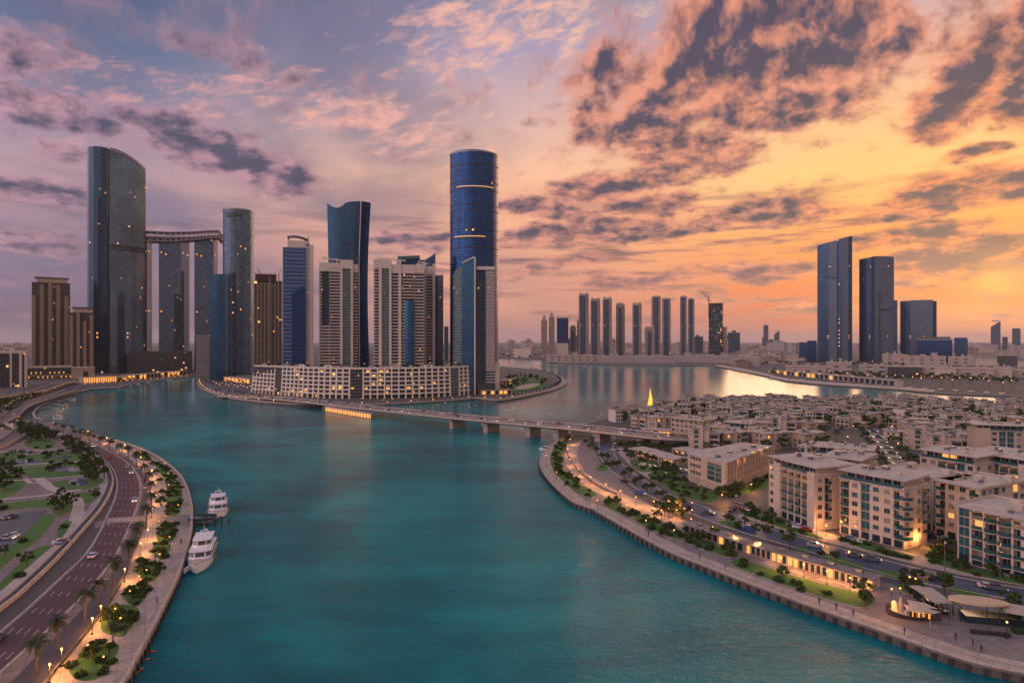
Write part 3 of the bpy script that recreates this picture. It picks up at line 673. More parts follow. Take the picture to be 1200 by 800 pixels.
# --- white hotel slab at the frame's edge
t = T('office_block', 'white framed office block with golden lit windows at the bay road', -22, 32, 900, cat='office building'); X, Z = t.x, t.z
t.part('glass_front', [FM['hotel'], M['roof']], lambda b: b.prism(rectp(X(-22), X(31), 1.2, 26), 0, Z(414), 0, 1))
t.part('white_frame', [M['white']], lambda b: (b.box(X(-22), X(32), 0, 26, Z(414), Z(411)), b.box(X(11.5), X(14), 0, 1.2, 0, Z(414)), b.box(X(22.5), X(26), -.4, 1.2, 0, Z(414)), b.box(X(29), X(32), 0, 26, 0, Z(414))))
t.part('stair_bulkhead', [M['white']], lambda b: b.box(X(4), X(17), 4, 14, Z(411), Z(407)))
t.part('roof_sign_box', [M['dark']], lambda b: b.box(X(5.5), X(11), 3.7, 4, Z(411)+1, Z(411)+2.2))

# --- tower under construction
t = T('unfinished_tower', 'brown concrete tower under construction with open lit floors and roof rig', 297, 332, 1000); X, Z = t.x, t.z
t.part('floors', [FM['raw'], M['roofd']], lambda b: b.prism(rectp(X(297.5), X(331), 2, 30), 0, Z(329), 0, 1))
def rawf(b):
    z = 6
    while z < Z(331): b.box(X(297), X(331.5), 0, 2, z, z+.7); z += 3.6
    for i in range(9): b.box(X(297.3)+i*(X(331)-X(297))/8.3, X(297.3)+i*(X(331)-X(297))/8.3+1., .4, 1.8, 0, Z(331))
t.part('floor_slab_grid', [M['beige2']], rawf)
sc_red = mat('formwork_red', (.16, .045, .03), .8, .3, .3)
t.part('roof_formwork', [sc_red, M['dark']], lambda b: (b.box(X(299), X(324), 3, 26, Z(329), Z(321)), [b.box(X(299+i*3), X(299.6+i*3), 1, 2, Z(329), Z(319.5), 1) for i in range(9)]))
t.part('hoist_mast', [M['metal']], lambda b: (b.box(X(315), X(317), -1.6, .3, 0, Z(324)), b.tube((X(327), 10, Z(329)), (X(327), 10, Z(321)), .8), b.tube((X(327), 10, Z(321)), (X(329.5), 8, Z(314)), .5), b.tube((X(306), 10, Z(321)), (X(301), 8, Z(315)), .5)))

# --- blue banded tower with arched crown
t = T('blue_banded_tower', 'cobalt blue banded glass tower with a pale arched crown', 331.5, 368, 860); X, Z = t.x, t.z
body = [(X(331.5), 3), (X(358.5), 0), (X(358.5), 30), (X(331.5), 30)]
t.part('glass_shaft', [FM['bluestrip'], M['roofd'], FM['blue']], lambda b: (b.prism(body, 0, Z(290), 0, 1), b.prism([(X(342), 1.2), (X(356.8), -.5), (X(356.8), 1), (X(342), 2)], 0, [Z(345), Z(333), Z(333), Z(345)], 2, 1)))
def bsl(b):
    z = 30
    while z < Z(292):
        b.prism([(X(331.2), 1.4), (X(342), .6), (X(342), 2.), (X(331.2), 3.2)], z, z+.9, 0, 0, True)
        if z > Z(336): b.prism([(X(342), .6), (X(358), -.7), (X(358), .5), (X(342), 2)], z, z+.8, 0, 0, True)
        z += 5.2
t.part('balcony_band', [mat('blue_grey_band', (.20, .26, .36), .5, .1)], bsl)
def sidec(b):
    b.prism(rectp(X(358.5), X(363), 1.5, 26), 0, Z(284), 1, 0)
    b.prism(rectp(X(363), X(367.6), .3, 26), 0, Z(286), 0, 0)
    z = 30
    while z < Z(290): b.box(X(358.6), X(363), .6, 1.5, z, z+1.2, 0); z += 3.5
t.part('side_core', [M['white'], FM['strip']], sidec)
t.part('crown', [M['white']], lambda b: b.box(X(337), X(362), 4, 24, Z(290), Z(281.5)))
def arch(b):
    pts = [Vector((X(337+25*q), 6, Z(281.5)+(Z(276)-Z(281.5))*math.sin(math.pi*min(1, .25+q*.75))**.6)) for q in [i/10 for i in range(11)]]
    for i in range(10):
        b.tube(pts[i], pts[i+1], .9, k=5); b.tube(pts[i]+Vector((0, 12, 0)), pts[i+1]+Vector((0, 12, 0)), .9, k=5)
    for x in (X(338), X(361)): b.tube((x, 6, Z(282)), (x, 6, Z(277)), .7)
    for i in (0, 5, 10): b.tube(pts[i], pts[i]+Vector((0, 12, 0)), .5)
t.part('roof_arch', [M['dark']], arch)

# --- pair of residential towers with white balcony ribs
def rib_tower(label, x0, x1, top, Y, cols, crowny, d=30, extra=None):
    """cols: list of (px0, px1, kind, proud) across the front"""
    t = T('ribbed_residential_tower', label, x0, x1, Y); X, Z = t.x, t.z
    t.part('core', [FM['dk'], M['roofd']], lambda b: b.prism(rectp(X(x0)+.5, X(x1)-.5, 2.5, d), 0, Z(top+crowny), 0, 1))
    for c in cols:
        a, e, k, pr = c[:4]; tz = Z(c[4] if len(c) > 4 else top)
        if k == 'pier': t.part('pier', [M['white']], lambda b: b.box(X(a), X(e), -pr, 2.5, 0, tz))
        elif k == 'glass': t.part('glass_bay', [FM['teal'], M['white']], lambda b: b.prism([(X(a), 2.5), (X(a), .4-pr), (X(e), .4-pr), (X(e), 2.5)], 0, tz-10, 0, 1))
        elif k in ('bal', 'balc'):
            def f(b):
                z = 33.; n = 6
                while z < tz-9:
                    if k == 'bal': pl = [(X(a), 2.5), (X(a), 2.-pr), (X(e), 2.-pr), (X(e), 2.5)]
                    else: pl = [(X(a), 2.5)]+[(X(a)+(X(e)-X(a))*i/n, 2.-pr-1.6*math.sin(math.pi*i/n)) for i in range(n+1)]+[(X(e), 2.5)]
                    b.prism(pl, z, z+1.3, 0, 0, True); z += 3.9
                for q in (X(a), X(e)-.25): b.box(q, q+.25, 1.9-pr, 2.5, 30, tz-9)
            t.part('balcony_bay', [M['white']], f)
        elif k == 'curve': t.part('curved_glass_bay', [FM['curvy'], M['white']], lambda b: b.prism([(X(a), 2.5)]+[(X(a)+(X(e)-X(a))*i/6, 2.-pr-2*math.sin(math.pi*i/6)) for i in range(7)]+[(X(e), 2.5)], 0, tz, 0, 1))
        elif k == 'crown': t.part('crown_block', [M['white'], M['roofd']], lambda b: (b.box(X(a), X(e), -pr, d-6, tz-11, tz, 0)))
    def rig(b):
        zz = Z(top)
        for u in (.12, .45): 
            q = x0+(x1-x0)*u; b.tube((X(q), 6, zz-8), (X(q), 6, zz+3), .5)
        b.tube((X(x0+(x1-x0)*.08), 6, zz+4), (X(x0+(x1-x0)*.62), 6, zz+1.), .45); b.tube((X(x0+(x1-x0)*.08), 16, zz+4), (X(x0+(x1-x0)*.62), 16, zz+1), .45)
        b.tube((X(x0+(x1-x0)*.08), 6, zz+4), (X(x0+(x1-x0)*.08), 16, zz+4), .45); b.tube((X(x0+(x1-x0)*.62), 6, zz+1), (X(x0+(x1-x0)*.62), 16, zz+1), .45)
    t.part('roof_rig', [M['white']], rig)
    return t
rib_tower('cream ribbed tower with a square crown between the cobalt and the wave topped towers', 374, 420, 305, 820,
          [(374, 377, 'bal', 2), (378, 386, 'bal', 1.5, 372), (386, 398.5, 'bal', 2.5), (398.7, 401.5, 'pier', 2.8), (401.5, 411, 'glass', 1.5), (411, 413.8, 'pier', 3.2), (413.8, 419.6, 'balc', 2.),
           (374.2, 399, 'crown', .5, 308), (398.7, 414, 'crown', 3., 304.5), (414, 419.8, 'crown', .5, 309)], 8)
rib_tower('widest cream ribbed tower with curved glass bay above the middle of the white podium', 438, 498, 305, 800,
          [(438, 444, 'balc', 2.), (444, 447.5, 'pier', 2.6), (447.5, 456, 'glass', 1.4), (456, 458.8, 'pier', 3.), (459, 467, 'bal', 2.2), (467, 470, 'pier', 2.6), (470, 485, 'balc', 2.2), (474, 485.5, 'curve', 3.8, 352), (486, 497, 'bal', 2.),
           (438, 458.8, 'crown', 2.4, 304.5), (458.8, 487, 'crown', 1.4, 310), (487, 497.6, 'crown', .5, 309)], 8)
rib_tower('mauve ribbed tower tucked behind the widest cream ribbed tower', 488, 510, 309, 835,
          [(488, 490.5, 'pier', 1.5), (490.5, 496.5, 'bal', 2), (496.5, 499, 'pier', 2.4), (499, 507, 'bal', 2.2), (507, 510, 'pier', 2.6), (488, 510, 'crown', .8, 312)], 9)
# --- tower with a swept glass sail behind
t = T('sail_topped_tower', 'blue glass tower with a swept sail top rising behind the cream ribbed towers', 466, 510.5, 900); X, Z = t.x, t.z
t.part('shaft', [FM['curvyd'], M['roofd']], lambda b: b.prism(rectp(X(466), X(509.5), 4, 30), 0, Z(304), 0, 1))
def sail(b):
    n = 10
    top = lambda q: Z(307-11.5*q**1.6)
    pl = [(X(492+18.5*i/n), 3-3.5*math.sin(math.pi*i/n)) for i in range(n+1)]
    b.prism(pl+[(X(510.5), 20), (X(492), 20)], 0, [top(i/n) for i in range(n+1)]+[top(1), top(0)], 0, 1)
t.part('sail_wall', [FM['curvy'], M['metal']], sail)
t.part('roof_canopy', [M['teal']], lambda b: b.prism([(X(466), 2), (X(492), 1), (X(492), 22), (X(466), 22)], [Z(304), Z(303), Z(303), Z(304)], [Z(300.5), Z(299), Z(299), Z(300.5)], 0, 0))
t = T('grey_residential_block', 'narrow grey blue residential tower peeping out beside the sail topped tower', 503, 520, 960); X, Z = t.x, t.z
t.part('shaft', [FM['curvyd'], M['roofd']], lambda b: b.prism(rectp(X(503), X(513), 2, 26), 0, Z(323), 0, 1))
t.part('side_bay', [FM['strip'], M['roof']], lambda b: b.prism(rectp(X(513), X(519.5), 0, 26), 0, Z(323.5), 0, 1))
t.part('cornice', [M['white']], lambda b: b.box(X(503), X(519.7), -.4, 25, Z(323.3), Z(322)))
t = T('distant_slim_tower', 'small hazy slim tower seen in the gap before the cobalt round tower', 521, 526, 2100, cat='tower'); X, Z = t.x, t.z
t.part('shaft', [FM['far'], M['roofd']], lambda b: b.prism(rectp(X(520.5), X(525.5), 2, 12), 0, Z(383), 0, 1))
t.part('cap', [M['concrete']], lambda b: b.box(X(520.5), X(525.5), 1.5, 12, Z(383), Z(382)))

# --- wave topped tower
t = T('wave_topped_tower', 'tall steel blue tower with waisted sides and a wave shaped top', 383, 436, 1010); X, Z = t.x, t.z
def wave(b):
    n = 22; zb = 12; rows = []
    ztop = lambda q: Z(239.0+2.2*math.sin(math.pi*q*1.)-0 if 0 else (238.5+(5.5*math.sin(math.pi*min(1, q/.42)) if q < .42 else 0)-(4.5*math.sin(math.pi*min(1, (q-.34)/.66*.62)) if q > .34 else 0)))
    for j in range(zb+1):
        h = j/zb; waist = 3.6*math.sin(math.pi*min(1, max(0, h))*.92)**1.2
        xl = 383.2+1.4*(1-h)**1.+waist*.35; xr = 433.+2.6*h**3-waist*.75+1.2*(1-h)
        row = []
        for i in range(n+1):
            q = i/n; x = X(xl+(xr-xl)*q); y = 4+10*q-14*math.sin(math.pi*q*.95)*.6
            row.append((x, y, ztop(q)*h))
        rows.append(row)
    vs = [p for r in rows for p in r]; fs = []; uv = []; mi = []
    for j in range(zb):
        for i in range(n):
            k = j*(n+1)+i; fs.append((k, k+1, k+n+2, k+n+1))
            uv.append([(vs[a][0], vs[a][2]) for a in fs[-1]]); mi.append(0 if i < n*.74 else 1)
    b.add(vs, fs, mi, uv)
    o = [(p[0], p[1]+26, p[2]) for p in vs]
    b.add(o, [tuple(reversed(f)) for f in fs], 0, [list(reversed(u)) for u in uv])
    # side and top closers
    for i in (0, n):
        for j in range(zb):
            k = j*(n+1)+i; b.add([vs[k], vs[k+n+1], o[k+n+1], o[k]], [(0, 1, 2, 3)], 1, [[(0, vs[k][2]), (0, vs[k+n+1][2]), (26, vs[k+n+1][2]), (26, vs[k][2])]])
    for i in range(n):
        k = zb*(n+1)+i; b.add([vs[k], vs[k+1], o[k+1], o[k]], [(0, 1, 2, 3)], 2)
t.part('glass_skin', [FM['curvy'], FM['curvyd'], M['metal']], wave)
def cfin(b):
    b.tube((X(421.4), -5.5, 8), (X(420.8), -5.5, Z(300)), .8, k=4); b.tube((X(420.8), -5.5, Z(300)), (X(423), -5, Z(236)), .8, k=4)
t.part('vertical_fin', [M['metal']], cfin)

# --- cobalt round tower
t = T('round_cobalt_tower', 'tallest round cobalt blue glass tower with glowing floor bands', 526.5, 585, 900); X, Z = t.x, t.z
w = X(585)-X(526.5); ov = oval(w, 60, 56)
n = len(ov)
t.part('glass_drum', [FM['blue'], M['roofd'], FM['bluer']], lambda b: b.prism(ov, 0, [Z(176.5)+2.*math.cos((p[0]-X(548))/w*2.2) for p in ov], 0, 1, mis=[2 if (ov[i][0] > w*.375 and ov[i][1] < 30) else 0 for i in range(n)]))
def ring(b, py, h, ex, x0=-1e9, x1=1e9, mi=0):
    fr = sorted([p for p in ov if p[1] < 32 and x0 < p[0] < x1])
    for i in range(len(fr)-1):
        p, q = fr[i], fr[i+1]; s = 1+ex/30
        a, c = (p[0]*s, 30+(p[1]-30)*s), (q[0]*s, 30+(q[1]-30)*s)
        b.add([(a[0], a[1], Z(py)), (c[0], c[1], Z(py)), (c[0], c[1], Z(py)+h), (a[0], a[1], Z(py)+h)], [(0, 1, 2, 3)], mi)
        b.add([(p[0], p[1], Z(py)+h), (a[0], a[1], Z(py)+h), (c[0], c[1], Z(py)+h), (q[0], q[1], Z(py)+h)], [(0, 1, 2, 3)], mi)
for py, hh in ((192, 1.2), (204, 1.0), (212.5, 1.4), (221.5, 1.4), (239, 1.0), (246, 1.), (258, 1.), (279, 1.2), (290, 1.), (268, 1.)): t.part('floor_band', [FM['bluer'], M['dark']], lambda b: ring(b, py, hh, .35, mi=1))
t.part('glowing_band', [M['warmsoft']], lambda b: ring(b, 218.3, 1.0, .7, X(535), X(580)))
t.part('glowing_band', [M['warmsoft']], lambda b: ring(b, 277, 1.1, .7, X(532), X(571)))
t.part('crown_rim', [M['metal']], lambda b: ring(b, 177.5, 2., .5))
t.part('parapet', [FM['blue']], lambda b: b.prism([(p[0]*.9, 30+(p[1]-30)*.9) for p in ov], Z(177), Z(175.5), 0, 0))

# --- shorter tower in front of the round one
t = T('slanted_top_tower', 'teal grey tower with a slanted glass tip standing before the round cobalt tower', 530, 584, 790); X, Z = t.x, t.z
t.part('glass_shaft', [FM['teal'], M['roofd'], FM['curvy']], lambda b: (b.prism([(X(530.5), 6), (X(533), 2), (X(541), 0), (X(541), 26), (X(530.5), 26)], 0, [Z(322), Z(317), Z(312), Z(312), Z(320)], 0, 1),
       b.prism([(X(541), -1.5), (X(556), -3), (X(558), 0), (X(558), 24), (X(541), 24)], 0, [Z(309), Z(302), Z(302), Z(304), Z(309)], 2, 1)))
t.part('dark_corner', [FM['dk'], M['roofd']], lambda b: b.prism([(X(558), -2), (X(569), -1.2), (X(569), 24), (X(558), 24)], 0, Z(323), 0, 1))
t.part('pale_wing', [FM['strip'], M['white']], lambda b: (b.prism([(X(569), 0), (X(580), 1), (X(580), 24), (X(569), 24)], 0, Z(316), 0, 1), b.box(X(558.5), X(580), 0, 22, Z(316), Z(312), 1)))
def wb(b):
    z = 30
    while z < Z(320): b.prism([(X(569.5), 0), (X(569.5), -1.2), (X(579.6), -.3), (X(579.6), 1)], z, z+1., 0, 0, True); z += 3.5
t.part('balcony_band', [M['white']], wb)
t.part('edge_fin', [M['white']], lambda b: (b.box(X(555.6), X(557.4), -3.4, -2.6, 0, Z(301.5)), b.add([(X(541), -1.7, Z(309)), (X(556), -3.2, Z(302)), (X(556), -3.2, Z(300.3)), (X(541), -1.7, Z(307.5))], [(0, 1, 2, 3)], 0)))
t.part('waterside_annex', [M['beige'], FM['podium']], lambda b: (b.box(X(580), X(585.5), 2, 20, 0, Z(425), 0), b.box(X(560), X(580), -4, 0, 0, 14, 1)))

# --- white curved podium with its lattice facade
def podium():
    top = crom([V2(G(px, py, 33)) for px, py in ((296, 427.5),)], 1) if 0 else None
    foot = crom(GP([(294, 460.5), (311, 462), (335, 464), (360, 465.8), (400, 467.2), (440, 467.2), (480, 466.5), (520, 464.8), (542, 463), (568, 460.2)]), 8)
    NB = 44; foot = resamp(foot, NB+1); root = thing('lattice_podium_building', 'long low white podium with curved grid facade along the waterfront below towers', 'building', (foot[0].x, foot[0].y, 0))
    o = foot[0].copy(); foot = [p-o for p in foot]
    inn = offs(foot, 1.6); H = 35.; FH = 4.82; NF = 7
    # lean: outer end bays splay outwards at the foot
    def lean(i): u = i/NB; return 3.2*(1-u*1.2)**2*(1 if u < .8 else 0)+(2.2*((u-.75)/.25)**2 if u > .75 else 0)+1.2
    topl = [foot[i]+(inn[i]-foot[i]).normalized()*lean(i) for i in range(NB+1)]
    b = MB(); bk = offs(foot, 3.2); bk2 = offs(foot, 46)
    b.prism([(p.x, p.y) for p in bk]+[(p.x, p.y) for p in reversed(bk2)], 0, H-1, 0, 1)
    core = b.build('glazed_core', [FM['podium'], M['roof']], root, recalc=True)
    b = MB()
    def P(i, f, z):
        k = z/H; k = k**.8; q = foot[i].lerp(topl[i], k); return (q.x, q.y, z)
    seams = (7, 22, 37)
    for i in range(NB+1):
        if i in seams: continue
        t_ = (foot[min(i+1, NB)]-foot[max(i-1, 0)]).normalized()*(.72)
        n_ = (inn[i]-foot[i]).normalized()*2.6
        zt = H+(2.6 if i in (12, 13, 17, 18, 27, 28, 32, 33) else 0)
        zs = [0, FH, 2*FH, 3*FH, 4*FH, 5*FH, 6*FH, zt]
        for a, c in zip(zs[:-1], zs[1:]):
            p, q = Vector(P(i, 0, a)), Vector(P(i, 0, c)); tt = Vector((t_.x, t_.y, 0)); nn = Vector((n_.x, n_.y, 0))
            b.add([p-tt, p+tt, q+tt, q-tt, p-tt+nn, p+tt+nn, q+tt+nn, q-tt+nn], [(0, 1, 2, 3), (1, 5, 6, 2), (4, 0, 3, 7)], 0)
    for f in range(1, NF+1):
        z = f*FH
        for i in range(NB):
            if (i in seams or i+1 in seams) and f < NF: continue
            p, q = Vector(P(i, 0, z)), Vector(P(i+1, 0, z)); n_ = (inn[i]-foot[i]).normalized(); nn = Vector((n_.x, n_.y, 0))*3.0; e = Vector((n_.x, n_.y, 0))*.25
            p = p+e; q = q+e
            b.add([p, q, q+Vector((0, 0, 1.35)), p+Vector((0, 0, 1.35)), p+nn, q+nn, q+nn+Vector((0, 0, 1.35)), p+nn+Vector((0, 0, 1.35))], [(0, 1, 2, 3), (3, 2, 6, 7), (1, 0, 4, 5)], 0)
    for i0, i1 in ((12, 13), (17, 18), (27, 28), (32, 33)):
        p, q = Vector(P(i0, 0, H+2.1)), Vector(P(i1, 0, H+2.1)); b.add([p, q, q+Vector((0, 0, 1.1)), p+Vector((0, 0, 1.1))], [(0, 1, 2, 3)], 0)
    b.build('facade_lattice', [M['cream']], root)
    for i in seams:
        b = MB()
        for k in (i-1, i):
            p, q = bk[k], bk[k+1]; n_ = (inn[k]-foot[k]).normalized()*(-1.)
            b.add([(p.x+n_.x, p.y+n_.y, 0), (q.x+n_.x, q.y+n_.y, 0), (q.x+n_.x, q.y+n_.y, H), (p.x+n_.x, p.y+n_.y, H)], [(0, 1, 2, 3)], 0, [[(0, 0), (4, 0), (4, H), (0, H)]])
    b.build('glazed_stair_bay', [FM['teal']], root)
    # lit rooms: single windows glowing behind the grid
    rr_ = random.Random(5); b = MB()
    for k in range(52):
        b = MB()
        i = rr_.randrange(NB); f = rr_.randrange(7)
        if rr_.random() < .35: i = 24+rr_.randrange(3)
        p, q = bk[i], bk[i+1]; n_ = (foot[i]-inn[i]).normalized()*.12; z = f*FH+1.3
        a = p.lerp(q, .2)+n_; c = p.lerp(q, .2+.5*rr_.random()+.1)+n_
        b.add([(a.x, a.y, z), (c.x, c.y, z), (c.x, c.y, z+2), (a.x, a.y, z+2)], [(0, 1, 2, 3)], 0)
        b.build('lit_window', [M['warmsoft']], root)
    # roof garden pergolas
    b = MB(); 
    for k in range(26):
        b = MB(); i = rr_.randrange(2, NB-2); d = rr_.uniform(6, 14); p = offs(foot, d)[i]; s = rr_.uniform(1.5, 4)
        b.box(p.x-s, p.x+s, p.y-s*.6, p.y+s*.6, H-1, H-1+rr_.uniform(1.5, 4), 0)
        b.build('roof_terrace_pergola', [M['concrete']], root)
    return [p+o for p in foot], [p+o for p in topl], H
PODF, PODT, PODH = podium()

# ================================================================== far shore groups
def far_tower(label, x0, x1, top, Y, style, group='towers on the far shore', base=True):
    t = T('distant_tower', label, x0, x1, Y, cat='tower', group=group); X, Z = t.x, t.z; w = X(x1)-X(x0)
    if style == 'res':     # dark glass core with pale corner piers and a stepped crown
        t.part('shaft', [FM['far'], M['roofd']], lambda b: b.prism(rectp(X(x0)+.16*w, X(x1)-.1*w, 0, w*.8), 0, Z(top+3), 0, 1))
        t.part('corner_pier', [FM['farbeige'], M['roof']], lambda b: (b.prism(rectp(X(x0), X(x0)+.22*w, 2, w*.7), 0, Z(top+2), 0, 1), b.prism(rectp(X(x1)-.30*w, X(x1), -1.5, w*.7), 0, Z(top+1.5), 0, 1)))
        t.part('crown', [M['beige2']], lambda b: (b.box(X(x0)+.08*w, X(x1)-.06*w, 3, w*.6, Z(top+3), Z(top+.2)), b.box(X(x0)+.1*w, X(x0)+.26*w, 3, 6, Z(top+.2), Z(top-1)), b.box(X(x1)-.3*w, X(x1)-.10*w, 3, 6, Z(top+.2), Z(top-1))))
    elif style == 'resb':
        t.part('shaft', [FM['farbeige'], M['roof']], lambda b: b.prism(rectp(X(x0), X(x1), 0, w*.8), 0, Z(top+2), 0, 1))
        t.part('glass_strip', [FM['far']], lambda b: b.box(X(x0)+.3*w, X(x0)+.66*w, -1., 0, 0, Z(top+6)))
        t.part('crown', [M['beige2']], lambda b: (b.box(X(x0)+.12*w, X(x1)-.12*w, 2, w*.7, Z(top+2), Z(top))))
    elif style == 'twin':
        for a, c in ((0., .48), (.54, 1.)):
            t.part('shaft', [FM['far'], M['roofd']], lambda b: b.prism(rectp(X(x0)+(a+.08)*w, X(x0)+(c-.08)*w, 0, w*.5), 0, Z(top+2+a*5), 0, 1))
            t.part('corner_pier', [FM['farbeige']], lambda b: (b.box(X(x0)+a*w, X(x0)+(a+.1)*w, -1, w*.4, 0, Z(top+1+a*5)), b.box(X(x0)+(c-.12)*w, X(x0)+c*w, -1, w*.4, 0, Z(top+1+a*5))))
            t.part('crown', [M['beige2']], lambda b: b.box(X(x0)+(a+.12)*w, X(x0)+(c-.12)*w, 3, w*.4, Z(top+2+a*5), Z(top+a*5)))
    elif style == 'spire':
        t.part('shaft', [FM['farbeige'], M['roof']], lambda b: b.prism(rectp(X(x0), X(x1), 0, w), 0, Z(top+9), 0, 1))
        t.part('stepped_top', [M['beige2']], lambda b: (b.box(X(x0)+.2*w, X(x1)-.2*w, .2*w, .8*w, Z(top+9), Z(top+4)), b.tube(((X(x0)+X(x1))/2, .5*w, Z(top+4)), ((X(x0)+X(x1))/2, .5*w, Z(top)), 2, .3)))
    elif style == 'raw':
        t.part('shaft', [FM['raw'], M['roofd']], lambda b: b.prism(rectp(X(x0)+1, X(x1)-.22*w, 0, w*.7), 0, Z(top), 0, 1))
        t.part('balcony_panel', [FM['far'], M['concrete']], lambda b: [b.box(X(x0)+(.02+.12*(k % 3))*w, X(x0)+(.62+.06*(k % 2))*w, -2-(k % 2), 0, 20+k*(Z(top)-30)/9, 20+(k+.72)*(Z(top)-30)/9, 0) for k in range(9)])
        t.part('side_block', [FM['farbeige']], lambda b: b.box(X(x1)-.22*w, X(x1), 4, w*.5, 0, Z(top+28)))
    elif style == 'glass':
        t.part('shaft', [FM['curvyd'], M['roofd']], lambda b: b.prism(rectp(X(x0), X(x1), 0, w*.6), 0, Z(top+1), 0, 1))
        t.part('base_block', [M['beige']], lambda b: b.box(X(x0)+1, X(x1)-1, -4, w*.5, 0, Z(402)))
        t.part('cap', [M['metal']], lambda b: b.box(X(x0)-.5, X(x1)+.5, -.5, w*.6, Z(top+1), Z(top)))
    return t
fy = 2600
ft = [(632, 636.5, 'spire', 365, 'twin', ''), ]
def fz(x): return 580+x/3.75
def fp(y): return 320+y/3.75
FT = [(203, 229, 172, 'spire', 'stepped beige spire, outermost of the far shore towers'), (236, 262, 160, 'spire', 'taller stepped beige spire next to the teal glass block on the far shore'),
      (272, 323, 195, 'glass', 'teal glass block on a pale base between the spires and the slim towers'), (330, 356, 229, 'resb', 'low slim grey tower next to the teal glass block'),
      (361, 374, 200, 'resb', 'sliver of beige tower hidden by the tallest far shore tower'), (368, 413, 88, 'res', 'tallest of the slim beige and glass far shore towers'),
      (420, 463, 110, 'res', 'slim far shore tower with a notched shoulder next to the tallest one'), (473, 514, 106, 'res', 'slim far shore tower with bright corner, between notched and single towers'),
      (532, 571, 130, 'resb', 'shorter slim far shore tower standing alone between two gaps'), (604, 645, 130, 'res', 'slim far shore tower beside the stubby beige block'),
      (688, 773, 98, 'twin', 'paired twin towers rising behind the stubby beige block'), (813, 877, 98, 'twin', 'broad twin ribbed tower between the paired towers and the unfinished one'),
      (938, 1020, 131, 'raw', 'unfinished dark tower with patchwork balconies and a crane on top')]
for x0, x1, tp_, st, lb in FT: far_tower(lb, fz(x0), fz(x1), fp(tp_), fy+(0 if st != 'resb' else 60), st)
t = far_tower('stubby beige block in front of the paired twin towers', fz(657), fz(703), fp(233), 2450, 'resb')
# crane on the unfinished tower
t = T('tower_crane', 'thin lattice crane leaning over the unfinished dark tower', 818, 834, 2595, cat='crane'); X, Z = t.x, t.z
t.part('mast', [M['dark']], lambda b: b.tube((X(830.5), 0, Z(372)), (X(830.5), 0, Z(346)), 1.6, k=4))
t.part('jib', [M['dark']], lambda b: (b.tube((X(830.5), 0, Z(351)), (X(818), 0, Z(337.5)), 1.1, .6, k=4), b.tube((X(830.5), 0, Z(351)), (X(833.5), 0, Z(353)), 1.4, k=4)))
t.part('jib_stay', [M['dark']], lambda b: b.tube((X(830.5), 0, Z(346)), (X(820), 0, Z(339)), .5, k=4))

# --- glass towers above the mall
t = T('twin_blade_tower', 'highest slate blue tower above the mall, split into two curved blades', 957.5, 998.5, 2050); X, Z = t.x, t.z
t.part('rear_blade', [FM['right'], M['roofd'], FM['rightl']], lambda b: b.prism([(X(957.5), 6), (X(963), 0), (X(971), -4), (X(981), -4), (X(981), 50), (X(957.5), 40)], 0, [Z(286), Z(285), Z(283.6), Z(282), Z(282), Z(286)], 0, 1, mis=[0, 0, 2, 0, 0, 0]))
t.part('front_blade', [FM['right'], M['roofd'], FM['rightl']], lambda b: b.prism([(X(982.4), -2), (X(987), -8), (X(994), -6), (X(998.5), 4), (X(997), 50), (X(982.4), 50)], 0, [Z(281), Z(280), Z(278.5), Z(277.5), Z(277.5), Z(281)], 0, 1, mis=[0, 2, 0, 0, 0, 0]))
t.part('dark_slot', [M['dark']], lambda b: b.box(X(981), X(982.4), 2, 50, 0, Z(283)))
t.part('plant_floor', [M['dark']], lambda b: b.prism([(X(963), -.4), (X(971), -4.6), (X(981), -4.6), (X(981), 0), (X(963), 3)], Z(326), Z(324.5), 0, 0))
t.part('lit_stair', [M['warmsoft']], lambda b: [b.box(X(982.6), X(984.4), -4, -2.5, Z(406-4.5*k), Z(406-4.5*k)+4) for k in (0, 1, 2, 3, 4, 6, 7, 16)])
t = T('notched_office_tower', 'second tallest slate tower above the mall with a paler ribbed side', 1006.5, 1048, 2050); X, Z = t.x, t.z
t.part('dark_side', [FM['right'], M['roofd']], lambda b: b.prism([(X(1006.5), 10), (X(1012), 3), (X(1021), -3), (X(1025), 0), (X(1025), 50), (X(1006.5), 50)], 0, [Z(302.5), Z(302), Z(301), Z(300), Z(300), Z(302)], 0, 1))
t.part('pale_side', [FM['rightl'], M['roofd']], lambda b: b.prism([(X(1025), 0), (X(1031), 3), (X(1047.5), 12), (X(1047.5), 50), (X(1025), 50)], 0, [Z(300), Z(300), Z(301.5), Z(302), Z(300)], 0, 1))
t.part('slot', [M['dark']], lambda b: (b.box(X(1030.6), X(1031.6), 0, 6, 0, Z(342)), b.prism([(X(1032), 2.2), (X(1046), 10), (X(1046), 12), (X(1032), 4.4)], Z(364), Z(362), 0, 0)))
t.part('low_shoulder', [FM['right'], M['roofd']], lambda b: b.prism(rectp(X(1047.5), X(1051.5), 14, 40), 0, Z(352), 0, 1))
t = T('ribbed_office_block', 'broad slate grey office block, lowest of the three above the mall', 1054.5, 1098, 2100); X, Z = t.x, t.z
t.part('pale_front', [FM['rightl'], M['roofd']], lambda b: b.prism(rectp(X(1067), X(1093), -2, 50), 0, Z(351.5), 0, 1))
t.part('dark_flank', [FM['right'], M['roofd']], lambda b: (b.prism([(X(1054.5), 10), (X(1058), 2), (X(1067), 0), (X(1067), 50), (X(1054.5), 50)], 0, Z(352), 0, 1), b.prism([(X(1093), 0), (X(1097.5), 4), (X(1097.5), 50), (X(1093), 50)], 0, Z(353), 0, 1)))
t = T('low_glass_office', 'low wide dark glass office in front of the broad slate block', 1073, 1134, 1950, cat='office building'); X, Z = t.x, t.z
